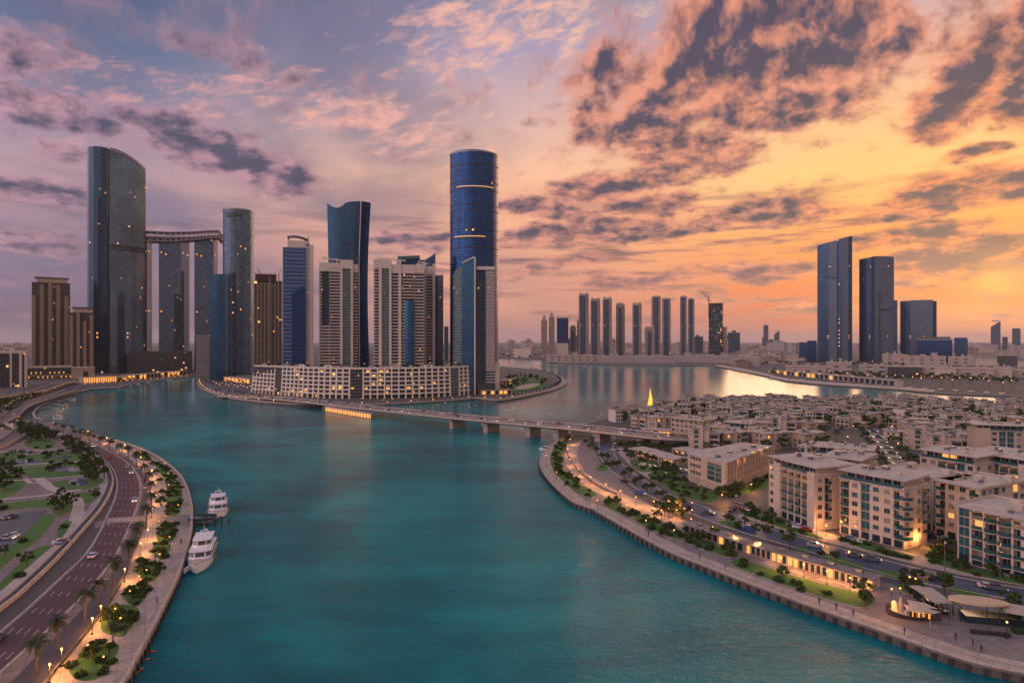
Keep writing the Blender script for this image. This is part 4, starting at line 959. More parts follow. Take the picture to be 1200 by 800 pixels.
t.part('main_wing', [FM['curvyd'], M['roofd']], lambda b: (b.prism(rectp(X(1074), X(1116), 0, 40), 0, Z(398.5), 0, 1), b.box(X(1074), X(1114), 6, 30, Z(398.5), Z(394.5), 1)))
t.part('end_wing', [FM['right'], M['roofd']], lambda b: (b.prism(rectp(X(1118), X(1133.5), -3, 40), 0, Z(395.5), 0, 1)))
t.part('canopy', [M['metal']], lambda b: b.box(X(1073), X(1117.6), -2, 8, Z(398.5), Z(397.2)))
t = T('low_glass_office', 'small dark glass office beside the highest slate tower', 936, 957, 2100, cat='office building'); X, Z = t.x, t.z
t.part('main_wing', [FM['right'], M['roofd']], lambda b: b.prism(rectp(X(936), X(946), 0, 40), 0, Z(401), 0, 1))
t.part('end_wing', [FM['curvyd'], M['roofd']], lambda b: b.prism(rectp(X(946), X(957), 2, 40), 0, Z(399), 0, 1))
# hazy silhouettes far away
for lb, x0, x1, t0, t1, Y in (('hazy tower with a curved slanted top near the setting sun', 1161, 1172.5, 376, 379, 5200), ('hazy square tower right of the curved slanted one', 1186, 1196, 385, 385, 5200),
                       ('small hazy block between the two hazy towers by the sun', 1174.5, 1181, 395, 395, 5200), ('pale hazy tower, taller of a far pair over the bay', 894.5, 900.5, 381, 381, 6500),
                       ('pale hazy tower, lower of a far pair over the bay', 907, 913.5, 387, 388, 6500)):
    t = T('hazy_tower', lb.replace(' right of', ' beside'), x0, x1, Y, cat='tower'); X, Z = t.x, t.z
    t.part('shaft', [FM['far'], M['roofd']], lambda b: b.prism(rectp(X(x0), X(x1), 0, 60), 0, [Z(t1+ (4 if t1 != t0 else 0)), Z(t0), Z(t0), Z(t1+(4 if t1 != t0 else 0))], 0, 1))
    t.part('roof_cap', [M['concrete']], lambda b: b.box(X(x0)+8, X(x1)-8, 10, 40, Z(t0)-4, Z(t0)+4))
# ================================================================== kinds that repeat: plants, lamps, cars
def leafcloud(b, c, r, n, size, rr_, flat=.75, mi=0):
    for i in range(n):
        while 1:
            v = Vector((rr_.uniform(-1, 1), rr_.uniform(-1, 1), rr_.uniform(-1, 1)))
            if .25 < v.length < 1: break
        v = v*(.55+.45*rr_.random()); p = Vector((c[0]+v.x*r, c[1]+v.y*r, c[2]+v.z*r*flat))
        a = Vector((rr_.uniform(-1, 1), rr_.uniform(-1, 1), rr_.uniform(-.6, .6))).normalized(); u = a.orthogonal().normalized(); s = size*rr_.uniform(.6, 1.4)
        u = (u*math.cos(6.28*rr_.random())+a.cross(u)*math.sin(6.28*rr_.random())).normalized(); w = a.cross(u)
        b.add([p-u*s-w*s*.5, p+u*s*.2-w*s*.7, p+u*s+w*s*.3, p-u*s*.3+w*s*.7], [(0, 1, 2, 3)], mi if rr_.random() < .65 else 1)
def make_tree(seed, name='round_tree', h=7., r=2.6, dense=1.):
    rr_ = random.Random(seed); t = thing(name, 'tree', 'tree')
    b = MB(); th = h*.38; b.tube((0, 0, -.2), (.1, .05, th), .22, .15, 6)
    hubs = []
    for k in range(9):
        a = 6.28*k/9+rr_.uniform(-.5, .5); rad = r*rr_.uniform(.3, 1.); e = (math.cos(a)*rad, math.sin(a)*rad, h*rr_.uniform(.46, .86))
        b.tube((.1, .05, th*.9), e, .12, .04, 4); hubs.append((e, r*rr_.uniform(.22, .48)))
    hubs.append(((0, 0, h*.82), r*.5))
    b.build('trunk', M['bark'], t)
    b = MB()
    for e, q in hubs: leafcloud(b, e, q, int(46*dense), .32, rr_)
    b.build('crown', [M['leaf'], M['leaf2']], t); return t
def make_conifer(seed):
    rr_ = random.Random(seed); t = thing('cypress_tree', 'tree', 'tree')
    b = MB(); b.tube((0, 0, -.2), (0, 0, 9), .2, .06, 5); b.build('trunk', M['bark'], t)
    b = MB()
    for k in range(8): leafcloud(b, (0, 0, 1.4+k*1.25), 1.45-.13*abs(k-2), 45, .35, rr_, 1.1)
    b.build('crown', [M['leaf2'], M['leaf']], t); return t
def make_shrub(seed, r=1.5):
    rr_ = random.Random(seed); t = thing('shrub', 'shrub', 'shrub')
    b = MB()
    for k in range(5):
        a = rr_.uniform(0, 6.28); leafcloud(b, (math.cos(a)*r*.55, math.sin(a)*r*.55, r*.42), r*.62, 42, .30, rr_, .8)
    b.build('foliage', [M['leaf'], M['leaf2']], t)
    b = MB(); 
    for k in range(3): b.tube((0, 0, -.1), (rr_.uniform(-.4, .4), rr_.uniform(-.4, .4), r*.5), .06, .03, 4)
    b.build('stem', M['bark'], t); return t
def make_palm(seed, h=6.5):
    rr_ = random.Random(seed); t = thing('date_palm', 'palm', 'palm tree')
    b = MB(); z = 0; 
    for k in range(7):
        b.tube((.04*k, 0, h*k/7-.1*(k == 0)), (.04*(k+1), 0, h*(k+1)/7), .27-.015*k, .22-.015*k, 7)
    b.ball((.28, 0, h+.05), .42, 6); b.build('trunk', M['bark'], t)
    b = MB()
    for k in range(24):
        a = 6.283*k/24*2.4+rr_.uniform(-.2, .2); el0 = R(rr_.choice((68, 50, 32, 12, -6))+rr_.uniform(-8, 8)); L = rr_.uniform(2.7, 3.5); p = Vector((.28, 0, h)); d = el0; dirh = Vector((math.cos(a), math.sin(a), 0)); sd = Vector((-math.sin(a), math.cos(a), 0)); n = 7
        pr = p
        for j in range(n):
            q = pr+(dirh*math.cos(d)+Vector((0, 0, math.sin(d))))*L/n; d -= R(14+3*j*.6)
            w0 = .52*math.sin(math.pi*min(1, (j+.35)/n))**.7; w1 = .52*math.sin(math.pi*min(.97, (j+1.35)/n))**.7 if j < n-1 else .05
            dn = Vector((0, 0, -.32))
            for s_ in (1, -1):
                for m_ in range(2):
                    f0, f1 = m_/2, m_/2+.36
                    a0 = pr.lerp(q, f0); a1 = pr.lerp(q, f1); tip = (q-pr)*.5
                    ww = w0+(w1-w0)*f0
                    b.add([a0, a1, a1+sd*s_*ww+dn*ww+tip*.6, a0+sd*s_*ww+dn*ww+tip*.5], [(0, 1, 2, 3)])
            pr = q
    b.build('crown', [M['palm'], M['leaf2']], t); return t
KT = [Kind(lambda s=s: make_tree(s, h=6.+s % 3, r=2.5+.25*(s % 4))) for s in (11, 12, 13, 14, 15, 16)]
def make_low(seed):
    rr_ = random.Random(seed); t = thing('low_tree', 'tree', 'tree'); b = MB(); hubs = []
    for k in range(4):
        a = 1.57*k+rr_.uniform(-.3, .3); e = (math.cos(a)*1.1, math.sin(a)*1.1, 1.9+rr_.uniform(-.3, .5)); b.tube((0, 0, -.1), e, .12, .05, 5); hubs.append((e, rr_.uniform(.8, 1.15)))
    hubs.append(((0, 0, 2.7), .95)); b.build('trunk', M['bark'], t); b = MB()
    for e, q in hubs: leafcloud(b, e, q, 70, .24, rr_, .7)
    b.build('crown', [M['leaf'], M['leaf2']], t); return t
KLT = [Kind(lambda s=s: make_low(s)) for s in (51, 52, 53)]
def treeline(name, pts, h=5., r=2.4, seed=1, n=26, lf=.5):
    """a far belt of trees that reads as one mass"""
    rr_ = random.Random(seed); b = MB()
    for p in pts:
        s = rr_.uniform(.75, 1.25); b.tube((p[0], p[1], 0), (p[0], p[1], h*.5*s), .25, .15, 4, 2)
        for k in range(3): leafcloud(b, (p[0]+rr_.uniform(-r, r)*.5, p[1]+rr_.uniform(-r, r)*.5, h*s*rr_.uniform(.5, .85)), r*s*.65, n, lf, rr_, .85)
    return b.build(name, [M['leaf'], M['leaf2'], M['bark']], kind='stuff')
KC = Kind(lambda: make_conifer(3))
KS = [Kind(lambda s=s: make_shrub(s)) for s in (21, 22, 23)]
KP = [Kind(lambda s=s: make_palm(s, 5.6+.4*(s % 3))) for s in (31, 32, 33)]

def point_light(t, z, e, r=.5, col=(1., .40, .10), x=0.):
    l = bpy.data.lights.get('lamp_light_%d' % int(e)) or bpy.data.lights.new('lamp_light_%d' % int(e), 'POINT')
    l.energy = e; l.color = col; l.shadow_soft_size = r
    o = obj('bulb', l, t, (x, 0, z)); return o
def make_globe(e=0, h=3.6):
    t = thing('globe_lamp', 'lamp', 'lamp post')
    b = MB(); b.tube((0, 0, 0), (0, 0, h-.2), .09, .06, 6); b.box(-.2, .2, -.2, .2, 0, .25); b.build('pole', M['dark'], t)
    b = MB(); b.ball((0, 0, h), .22, 8); b.build('globe', M['lamp'], t)
    if e: point_light(t, h-.5, e, x=.4)
    return t
def make_street(e=0, h=9.):
    t = thing('street_lamp', 'lamp', 'street lamp')
    b = MB(); b.tube((0, 0, 0), (0, 0, h), .13, .07, 6); b.tube((0, 0, h), (1.6, 0, h+.35), .05, .05, 5); b.build('pole', M['metal'], t)
    b = MB(); b.box(1.3, 2.3, -.18, .18, h+.22, h+.42, 0); b.build('lamp_head', M['metal'], t)
    b = MB(); b.box(1.35, 2.25, -.15, .15, h+.16, h+.218, 0); b.build('lamp_glass', M['lampw'], t)
    if e: point_light(t, h-.1, e, x=1.8)
    return t
def make_bollard():
    t = thing('light_bollard', 'lamp', 'bollard')
    b = MB(); b.tube((0, 0, 0), (0, 0, .75), .1, .1, 6); b.build('post', M['dark'], t)
    b = MB(); b.ball((0, 0, .93), .2, 6); b.build('globe', M['lamp'], t); return t
K_GL = Kind(lambda: make_globe(1400)); K_GN = Kind(lambda: make_globe(0)); K_SL = Kind(lambda: make_street(0)); K_SE = Kind(lambda: make_street(450, 8.)); K_BO = Kind(make_bollard)

def make_car(ci, kind=0):
    t = thing('parked_car' if 0 else 'car', 'car', 'car'); L, Wd = (4.5, 1.85) if kind == 0 else (4.8, 1.95); hh = 0 if kind == 0 else .25
    b = MB()
    prof = [(-L/2, .35), (-L/2, .75+hh), (-L/2+.15, .92+hh), (-.95*1.2-.2, .98+hh), (1.15, .95+hh), (L/2-.2, .78+hh), (L/2, .55), (L/2, .3)]
    def ext(pr, w, mi):
        n = len(pr); vs = [(x, -w/2, z) for x, z in pr]+[(x, w/2, z) for x, z in pr]
        fs = [(i, (i+1) % n, n+(i+1) % n, n+i) for i in range(n)]+[tuple(range(n)), tuple(reversed(range(n, 2*n)))]
        b.add(vs, fs, mi)
    ext(prof, Wd, 0); ext([(-1.2, 1.36+hh), (-.9, 1.45+hh), (.25, 1.45+hh), (.45, 1.38+hh), (.4, 1.33+hh), (-1.15, 1.33+hh)], Wd*.82, 0)
    b.build('body', CARS[ci], t, recalc=True)
    b = MB(); ext([(-1.55, .96+hh), (-1.12, 1.335+hh), (.42, 1.335+hh), (1.1, .95+hh)], Wd*.86, 0); b.build('window_band', M['boatglass'], t, recalc=True)
    for sx in (-1, 1):
        for sy in (-1, 1):
            b = MB(); b.tube((sx*1.4, sy*(Wd/2-.22), .33), (sx*1.4, sy*(Wd/2+.02), .33), .33, k=10); b.build('wheel', M['dark'], t)
    for sy in (-1, 1):
        b = MB(); b.box(L/2-.12, L/2+.02, sy*.62-.2, sy*.62+.2, .56, .7); b.build('headlight', M['headlight'], t)
        b = MB(); b.box(-L/2-.02, -L/2+.08, sy*.65-.18, sy*.65+.18, .62, .76); b.build('taillight', M['red'], t)
    return t
K_CAR = [[Kind(lambda c=c, k=k: make_car(c, k)) for k in (0, 1)] for c in range(6)]
crr = random.Random(99)
def car(pos, ang, label, z=.06, group=None, ci=None):
    ci = crr.choice((0, 0, 0, 1, 1, 2, 5, 5, 3, 4)) if ci is None else ci; k = crr.random() < .45
    lb = label.format(CARN[ci]+(' off-roader' if k else ' saloon'))
    return K_CAR[ci][1 if k else 0].put((pos[0], pos[1], z), ang, lb, group)
def tang(t): return math.atan2(t.y, t.x)
USED = {}
def uniq(lbl):
    USED[lbl] = USED.get(lbl, 0)+1; return lbl
def tree_at(p, label, group, kind=None, sc=1., z=.03):
    k = kind or crr.choice(KT); return k.put((p[0], p[1], z), crr.uniform(0, 6.28), label, group, sc*crr.uniform(.85, 1.15))

def yacht(name, label, L, Wd, decks, pos, ang):
    """motor yacht, bow towards +x"""
    t = thing(name, label, 'yacht', pos, ang)
    def hull(q, z):   # half width at fraction q from the stern
        base = (1-.10*(1-q)) if q < .55 else math.cos((q-.55)/.45*math.pi/2)**.62
        return Wd/2*base*(.80+.20*z)
    b = MB(); n = 14; zs = [(-.5, .0), (.35, .45), (1.9, 1.)]
    rows = []
    for z, k in zs:
        lf = [(-L/2+L*i/n*(1+.0*k)+(.9*k if i == n else 0), hull(i/n, k), z+(.9*(i/n)**2.2 if k == 1. else 0)) for i in range(n+1)]
        rows.append(lf+[(x, -y, zz) for x, y, zz in reversed(lf)])
    m_ = len(rows[0]); vs = [p for r_ in rows for p in r_]
    fs = []; mi = []
    for j in range(2):
        for i in range(m_): fs.append((j*m_+i, j*m_+(i+1) % m_, (j+1)*m_+(i+1) % m_, (j+1)*m_+i)); mi.append(0 if j else 1)
    b.add(vs, fs, mi); b.build('hull', [M['boat'], M['bluehull']], t, recalc=True)
    b = MB(); dk = [(x*.985, y*.93, z-.22) for x, y, z in rows[2]]
    b.add(dk, [tuple(range(len(dk)))], 0); b.build('deck', M['deck'], t)
    b = MB()
    for a, c in zip(rows[2], rows[2][1:]+rows[2][:1]): b.tube((a[0], a[1], a[2]+.55), (c[0], c[1], c[2]+.55), .05, k=4)
    for a in rows[2][::2]: b.tube(a, (a[0], a[1], a[2]+.55), .04, k=4)
    b.build('guard_rail', M['metal'], t)
    z = 1.9
    for (x0, x1, w, h, rake) in decks:
        def ring(xx0, xx1, ww, zz): return [(xx0*L, -ww*Wd/2, zz), (xx1*L-.6, -ww*Wd/2, zz), (xx1*L+.5, -ww*Wd/4, zz), (xx1*L+.5, ww*Wd/4, zz), (xx1*L-.6, ww*Wd/2, zz), (xx0*L, ww*Wd/2, zz)]
        lo = ring(x0, x1, w, z); up = ring(x0+.01, x1-rake, w*.94, z+h)
        b = MB(); b.add(lo+up, [(i, (i+1) % 6, 6+(i+1) % 6, 6+i) for i in range(6)]+[tuple(range(6, 12))], 0)
        cb = b.build('cabin', M['boat'], t, recalc=True)
        b = MB()
        for k0, k1 in ((1, 2), (2, 3), (3, 4), (0, 1), (4, 5)):
            A, B_, C, D = [Vector(q) for q in (lo[k0], lo[k1], up[k1], up[k0])]; nrm = (B_-A).cross(D-A).normalized()*.04
            nsub = 3 if k0 in (0, 4) else 1
            for s_ in range(nsub):
                f0, f1 = (s_+.08)/nsub, (s_+.92)/nsub
                a_, b_ = A.lerp(B_, f0), A.lerp(B_, f1); d_, c_ = D.lerp(C, f0), D.lerp(C, f1)
                b.add([a_.lerp(d_, .38)+nrm, b_.lerp(c_, .38)+nrm, b_.lerp(c_, .86)+nrm, a_.lerp(d_, .86)+nrm], [(0, 1, 2, 3)], 0)
        b.build('window_pane', M['boatglass'], cb)
        b = MB(); rf = ring(x0-.035, x1-rake+.03, w*1.04, z+h); b.prism([(p[0], p[1]) for p in rf], z+h+.003, z+h+.18, 0, 0, True); b.build('cabin_roof', M['boat'], t)
        z += h+.18
    xm = decks[-1][0]*L+.12*L
    b = MB(); b.tube((xm, -1.2, z), (xm-.5, -1., z+1.3), .12, k=5); b.tube((xm, 1.2, z), (xm-.5, 1., z+1.3), .12, k=5); b.tube((xm-.5, -1., z+1.3), (xm-.5, 1., z+1.3), .14, k=5); b.tube((xm-.5, 0, z+1.3), (xm-.6, 0, z+2.8), .05, k=4); b.build('radar_arch', M['boat'], t)
    b = MB(); b.ball((xm-.5, .6, z+1.6), .28, 8); b.build('radar_dome', M['boat'], t)
    b = MB(); b.box(-L*.30, -L*.24, -Wd*.2, Wd*.2, 1.7, 2.2); b.build('stern_sofa', M['canvas'], t)
    for sy in (-1, 1):
        b = MB(); b.tube((-.5, sy*(Wd/2+.12), .4), (-.5, sy*(Wd/2+.12), 1.3), .2, k=7); b.build('fender', M['canvas'], t)
    return t
def motorboat(label, L, pos, ang, group=None):
    t = thing('motorboat', label, 'boat', pos, ang, group); Wd = L*.3
    b = MB(); n = 8; rows = []
    for z, k in ((-.3, .7), (.9, 1.)):
        lf = [(-L/2+L*i/n, Wd/2*k*(1 if i/n < .5 else math.cos((i/n-.5)*math.pi*.98)**.7), z+(.4*(i/n)**2 if k == 1 else 0)) for i in range(n+1)]
        rows.append(lf+[(x, -y, zz) for x, y, zz in reversed(lf)])
    m_ = len(rows[0]); b.add(rows[0]+rows[1], [(i, (i+1) % m_, m_+(i+1) % m_, m_+i) for i in range(m_)]+[tuple(range(m_, 2*m_))], 0)
    b.build('hull', M['boat'], t, recalc=True)
    b = MB(); b.prism([(-L*.2, -Wd*.34), (L*.12, -Wd*.34), (L*.2, 0), (L*.12, Wd*.34), (-L*.2, Wd*.34)], .95, 2.1, 0, 1); b.build('cabin', [M['boatglass'], M['boat']], t)
    b = MB(); b.prism([(-L*.26, -Wd*.4), (L*.1, -Wd*.4), (L*.16, 0), (L*.1, Wd*.4), (-L*.26, Wd*.4)], 2.103, 2.3, 0, 0, True); b.build('canopy', M['boat'], t)
    return t
def person(label, x, y, ang, z=.05, shirt=(.5, .5, .5), trous=(.05, .05, .08), group=None):
    t = thing('person', label, 'person', (x, y, z), ang, group)
    nm = {'b': [(0, 0, .95, .15), (0, 0, 1.2, .15), (0, 0, 1.42, .17), (0, 0, 1.52, .065), (0, .01, 1.66, .105), (0, .01, 1.74, .085)],
          'l': [(.09, 0, .92, .10), (.11, .10, .5, .075), (.11, .02, .08, .05), (.11, .14, .04, .045)], 'r': [(-.09, 0, .92, .10), (-.11, -.06, .5, .075), (-.11, -.2, .1, .05), (-.11, -.1, .04, .045)],
          'al': [(.17, 0, 1.42, .06), (.24, -.05, 1.12, .045), (.25, .06, .86, .035)], 'ar': [(-.17, 0, 1.42, .06), (-.24, .07, 1.12, .045), (-.23, .2, .92, .035)]}
    vs = []; es = []; rad = []
    for k, ch in nm.items():
        s0 = len(vs)
        for i, c in enumerate(ch):
            vs.append(c[:3]); rad.append(c[3])
            if i: es.append((s0+i-1, s0+i))
        if k in 'lr': es.append((0, s0))
        if k in ('al', 'ar'): es.append((2, s0))
    me = bpy.data.meshes.new('body'); me.from_pydata(vs, es, [])
    o = obj('body', me, t); me.materials.append(mat('clothing', shirt, .9, .1, 1.))
    md = o.modifiers.new('skin', 'SKIN'); md.use_smooth_shade = True
    me.skin_vertices[0].data[0].use_root = True
    for i, r_ in enumerate(rad): me.skin_vertices[0].data[i].radius = (r_, r_)
    o.modifiers.new('sub', 'SUBSURF').levels = 1
    b = MB(); b.ball((0, -.015, 1.735), .112, 8, 0, 1.); b.build('hair', mat('hair', (.02, .015, .01), .7, 0), t)
    return t
# ================================================================== mainland quarter with the bay road
A_left = [(-60, 800), (0, 741), (25, 720), (50, 697), (77, 672), (100, 650), (115, 627), (127, 602), (136, 580), (137, 562), (130, 546), (112, 531), (92, 519), (70, 511), (45, 502), (25, 495)]
A_right = [(-20, 806), (0, 787), (25, 765), (62, 732), (100, 695), (125, 665), (140, 642), (150, 620), (158, 600), (164, 580), (164, 567), (159, 553), (147, 540), (125, 527), (100, 516.5), (75, 509.5), (50, 501.5), (30, 495)]
rd, RA, RB = ribbon('bay_road', A_left, A_right, M['asphalt_red'], .04, 90)
rc_ = [a.lerp(b, .5) for a, b in zip(RA, RB)]
patch('bay_pavement', [(-60, 900), (147, 803), (176, 745), (212, 670), (226, 612), (217, 565), (192, 540), (155, 522), (100, 507.5), (62, 495.5), (20, 491), (30, 496), (75, 509), (125, 526), (159, 553), (165, 575), (158, 600), (140, 642), (100, 696), (62, 733), (25, 766), (-60, 840)], M['paving2'], .016)
# lane dashes and edge lines
b = MB()
for f in (.2, .4, .6, .8):
    ln = [a.lerp(c, f) for a, c in zip(RA, RB)]
    for p, t in every(ln, 11.):
        n = Vector((-t.y, t.x))*.11; b.add([(*(p-n), .052), (*(p+t*3-n), .052), (*(p+t*3+n), .052), (*(p+n), .052)], [(0, 1, 2, 3)])
for f in (.03, .97):
    ln = [a.lerp(c, f) for a, c in zip(RA, RB)]; b.strip(offs(ln, -.1), offs(ln, .1), .052)
b.build('road_markings', M['paint'], kind='structure')
b = MB(); b.strip([a.lerp(c, .83) for a, c in zip(RA, RB)][18:62], [a.lerp(c, .965) for a, c in zip(RA, RB)][18:62], .046); b.build('bus_lane', mat('red_lane', (.13, .028, .022), .65, .3, .1, stain=.4), kind='structure')
# kerbs of the bay road
for L0, s, nm in ((RB, -1, 'kerb'), (RA, 1, 'kerb')):
    b = MB(); a0 = L0; a1 = offs(L0, s*.35); b.strip(a0, a1, .17); b.strip(a0, a0, .04, .17); b.strip(a1, a1, .17, .03); b.build(nm, M['coping'], kind='structure')
# guard wall with its dark rail, and the ramp road beyond it
GW = crom(GP([(-60, 768), (0, 717), (25, 697), (62, 662), (87, 635), (107, 612), (120, 596), (130, 578), (133, 562), (126, 547), (112, 535), (95, 525), (75, 515)]), 6)
b = MB(); b.strip(GW, GW, .0, 1.2); b.strip(GW, offs(GW, .5), 1.2); b.strip(offs(GW, .5), offs(GW, .5), 1.2, .0)
q = offs(GW, 2.4); b.strip(q, q, 0, 1.0); b.strip(q, offs(q, .5), 1.0); b.strip(offs(q, .5), offs(q, .5), 1.0, 0)
wl = b.build('guard_wall', M['coping'], label='long pale double parapet curving between the bay road and the gardens', category='wall')
b = MB()
for p, t in every(offs(GW, 1.4), 2.2): b.tube((p.x, p.y, 0), (p.x, p.y, .85), .07, k=4)
qq = offs(GW, 1.4); b.strip(offs(qq, -.2), offs(qq, .2), .85); b.strip(qq, qq, .5, .62)
b.build('guard_fence', M['dark'], label='dark crash rail on posts running between the two pale parapets', category='guard rail')
ribbon('ramp_road', [(-90, 758), (-5, 700), (20, 680), (58, 645), (82, 620), (100, 600), (112, 580), (117, 562), (112, 548), (98, 534), (80, 522)], [(-60, 768), (-2, 713), (23, 694), (60, 660), (85, 633), (105, 610), (118, 594), (128, 577), (131, 562), (124, 548), (90, 524)], M['concrete'], .03)
# service road beside the palms, warm promenade
ribbon('service_road', [(20, 830), (52, 800), (75, 775), (105, 738), (128, 705), (143, 678), (155, 645), (166, 615), (171, 590), (172, 570), (166, 552), (150, 538), (125, 525)], [(-25, 830), (12, 800), (45, 765), (82, 728), (112, 697), (133, 668), (147, 640), (157, 615), (165, 590), (168, 572), (163, 556), (148, 542), (125, 529)], M['asphalt'], .03)
ribbon('promenade', [(52, 806), (73, 780), (103, 742), (128, 709), (146, 678), (158, 645), (170, 615), (176, 590), (177, 572), (172, 555), (158, 541), (132, 524), (105, 513)], [(142, 806), (158, 775), (173, 745), (192, 707), (208, 672), (219, 636), (223, 612), (222, 588), (214, 566), (204, 553), (189, 541), (152, 523), (118, 512)], M['paving'], .035)
# planting beds
BEDS = [[(81, 785), (86, 776), (97, 766), (110, 757), (122, 753), (139, 756), (134, 771), (120, 791), (104, 798), (88, 796)],
        [(118, 737), (122, 718), (130, 710), (150, 709), (163, 716), (148, 743), (132, 745)],
        [(145, 700), (153, 686), (178, 686), (165, 707), (155, 710)],
        [(163, 674), (168, 659), (192, 660), (184, 677), (175, 682)],
        [(178, 648), (184, 635), (200, 639), (192, 656)],
        [(184, 633), (189, 614), (207, 614), (203, 634)],
        [(195, 603), (196, 586), (193, 564), (181, 543), (186, 541), (200, 552), (212, 572), (213, 590), (208, 604)],
        [(172, 540), (160, 532), (166, 528), (178, 537)]]
bedn = 0
def bed(pts, m=None, z=.16, nm='planting_bed', stone=True):
    P = crom(GP(pts), 3, True); LZ[0] += 1; z += LZ[0]*.0004; b = MB()
    b.prism([(p.x, p.y) for p in P] if sum(P[i].x*P[(i+1) % len(P)].y-P[(i+1) % len(P)].x*P[i].y for i in range(len(P))) > 0 else [(p.x, p.y) for p in reversed(P)], .0, z, 1, 0)
    b.build(nm, [m or M['grass'], M['coping']], kind='structure'); return P
def fill(poly, n, fn, seed=0, margin=0):
    r_ = random.Random(seed); xs = [p.x for p in poly]; ys = [p.y for p in poly]; out = []; k = 0
    while len(out) < n and k < n*60:
        k += 1; p = Vector((r_.uniform(min(xs), max(xs)), r_.uniform(min(ys), max(ys))))
        if inside(p, poly) and all((p-q).length > margin for q in out): out.append(p)
    for i, p in enumerate(out): fn(p, i)
    return out
bedname = ['bed nearest the camera end of the promenade', 'rounded second bed of the promenade', 'third bed of the promenade', 'fourth bed of the promenade', 'fifth bed of the promenade', 'bed just before the boat pier', 'long bed beyond the boat pier', 'small far bed beyond the boat pier']
bshr = [8, 9, 9, 9, 6, 9, 30, 5]
for i, pts in enumerate(BEDS):
    P = bed(pts); nmn = bedname[i]
    fill(P, bshr[i], lambda p, k: crr.choice(KS).put((p.x, p.y, .1), crr.uniform(0, 6), 'dark green shrub in the '+nmn, 'shrubs in the '+nmn, crr.uniform(.5, .9)), 40+i, 1.5)
    fill(P, (2, 4, 3, 3, 2, 4, 12, 2)[i], lambda p, k: tree_at(p, 'low spreading tree in the '+nmn, 'trees in the '+nmn, sc=.8, kind=crr.choice(KLT)), 60+i, 3.)
    fill(P, (2, 2, 2, 2, 1, 2, 4, 1)[i], lambda p, k: K_GN.put((p.x, p.y, .15), 0, 'small glowing globe lamp in the '+nmn, 'globe lamps in the '+nmn, .8), 80+i, 4.)
# palms in the row between service road and promenade
PALMS = [(42, 789), (68, 760), (99, 726), (115, 710), (133, 686), (150, 661), (160, 641), (171, 620), (177, 596), (176, 583), (174, 571), (170, 559), (160, 546), (150, 539), (140, 533.5), (128, 528), (117, 523.5), (105, 519), (94, 515), (84, 511.5), (74, 508), (66, 505)]
for i, (a, c) in enumerate(PALMS):
    x, y = G(a, c); KP[i % 3].put((x, y, .05), crr.uniform(0, 6), f'date palm, {ordn(i)} from the near end of the row lining the service road', 'date palms along the service road', crr.uniform(.92, 1.12)*(1. if i < 9 else .95))
x, y = G(132, 754); KP[1].put((x, y, .05), 1., 'small dark palm on the paving between the two nearest planting beds', None, .6)
# low trees between road and promenade further out
for i, (a, c) in enumerate([(160, 535), (168, 541), (150, 529), (141, 524.5), (132, 521), (121, 517.5), (110, 514), (99, 511), (88, 508), (179, 546), (183, 556), (188, 566), (190, 580), (189, 592)]):
    tree_at(G(a, c), 'low round tree on the lit strip of the bay promenade', 'low trees on the bay promenade', sc=1., kind=crr.choice(KLT))
# glowing lamps along the promenade
GLs = [(58, 800), (72, 781), (108, 743), (118, 728), (146, 682), (165, 650), (173, 633), (178, 607), (183, 590), (182, 575), (178, 560), (165, 543), (146, 528), (125, 519), (103, 511), (100, 796), (146, 752), (170, 715), (188, 690), (200, 655)]
for i, (a, c) in enumerate(GLs[:15]):
    K_GL.put((*G(a, c), .05), 0, f'glowing globe lamp, {ordn(i)} from the near end beside the palm row', 'globe lamps beside the palm row')
# low wall and railings
b = MB(); ln = crom(GP([(50, 806), (72, 778), (102, 741), (127, 708), (145, 678), (158, 644), (169, 615)]), 6); 
b.strip(ln, ln, .03, .6); b.strip(ln, offs(ln, .4), .6); b.strip(offs(ln, .4), offs(ln, .4), .6, .03)
b.build('low_wall', M['quay'], label='long low dark wall between the palm row and the warm promenade', category='wall')
b = MB(); rl_ = offs(shore_left, .45)
for p, t in every(rl_, 2.0): b.tube((p.x, p.y, .8), (p.x, p.y, 1.35), .045, k=4)
for i in range(len(rl_)-1): b.tube((*rl_[i], 1.35), (*rl_[i+1], 1.35), .04, k=4)
b.build('quay_railing', M['metal'], label='thin metal railing on the parapet of the bay promenade', category='railing')
# cars and lights on the bay road
for i, (f, s, up) in enumerate([(.12, 18, 1), (.3, 75, 1), (.85, 150, -1), (.75, 215, -1), (.35, 265, 1), (.5, 320, -1), (.3, 370, 1), (.65, 400, -1), (.2, 420, 1), (.45, 445, 1), (.8, 470, -1)]):
    ln = [a.lerp(c, f) for a, c in zip(RA, RB)]; e = every(ln, 1000, s)
    if e:
        p, t = e[0]; car(p, tang(t)+(math.pi if up < 0 else 0), f'{{}} car driving on the bay road, {ordn(i)} from the near end', group='cars on the bay road')
for i, (a, c) in enumerate([(172, 553), (171, 563), (172, 572), (169, 546), (70, 641), (74, 637), (150, 547), (62, 506)]):
    car(G(a, c), 1.9, f'{{}} car standing by the palm row, {ordn(i)} of those parked', group='cars parked by the palm row')
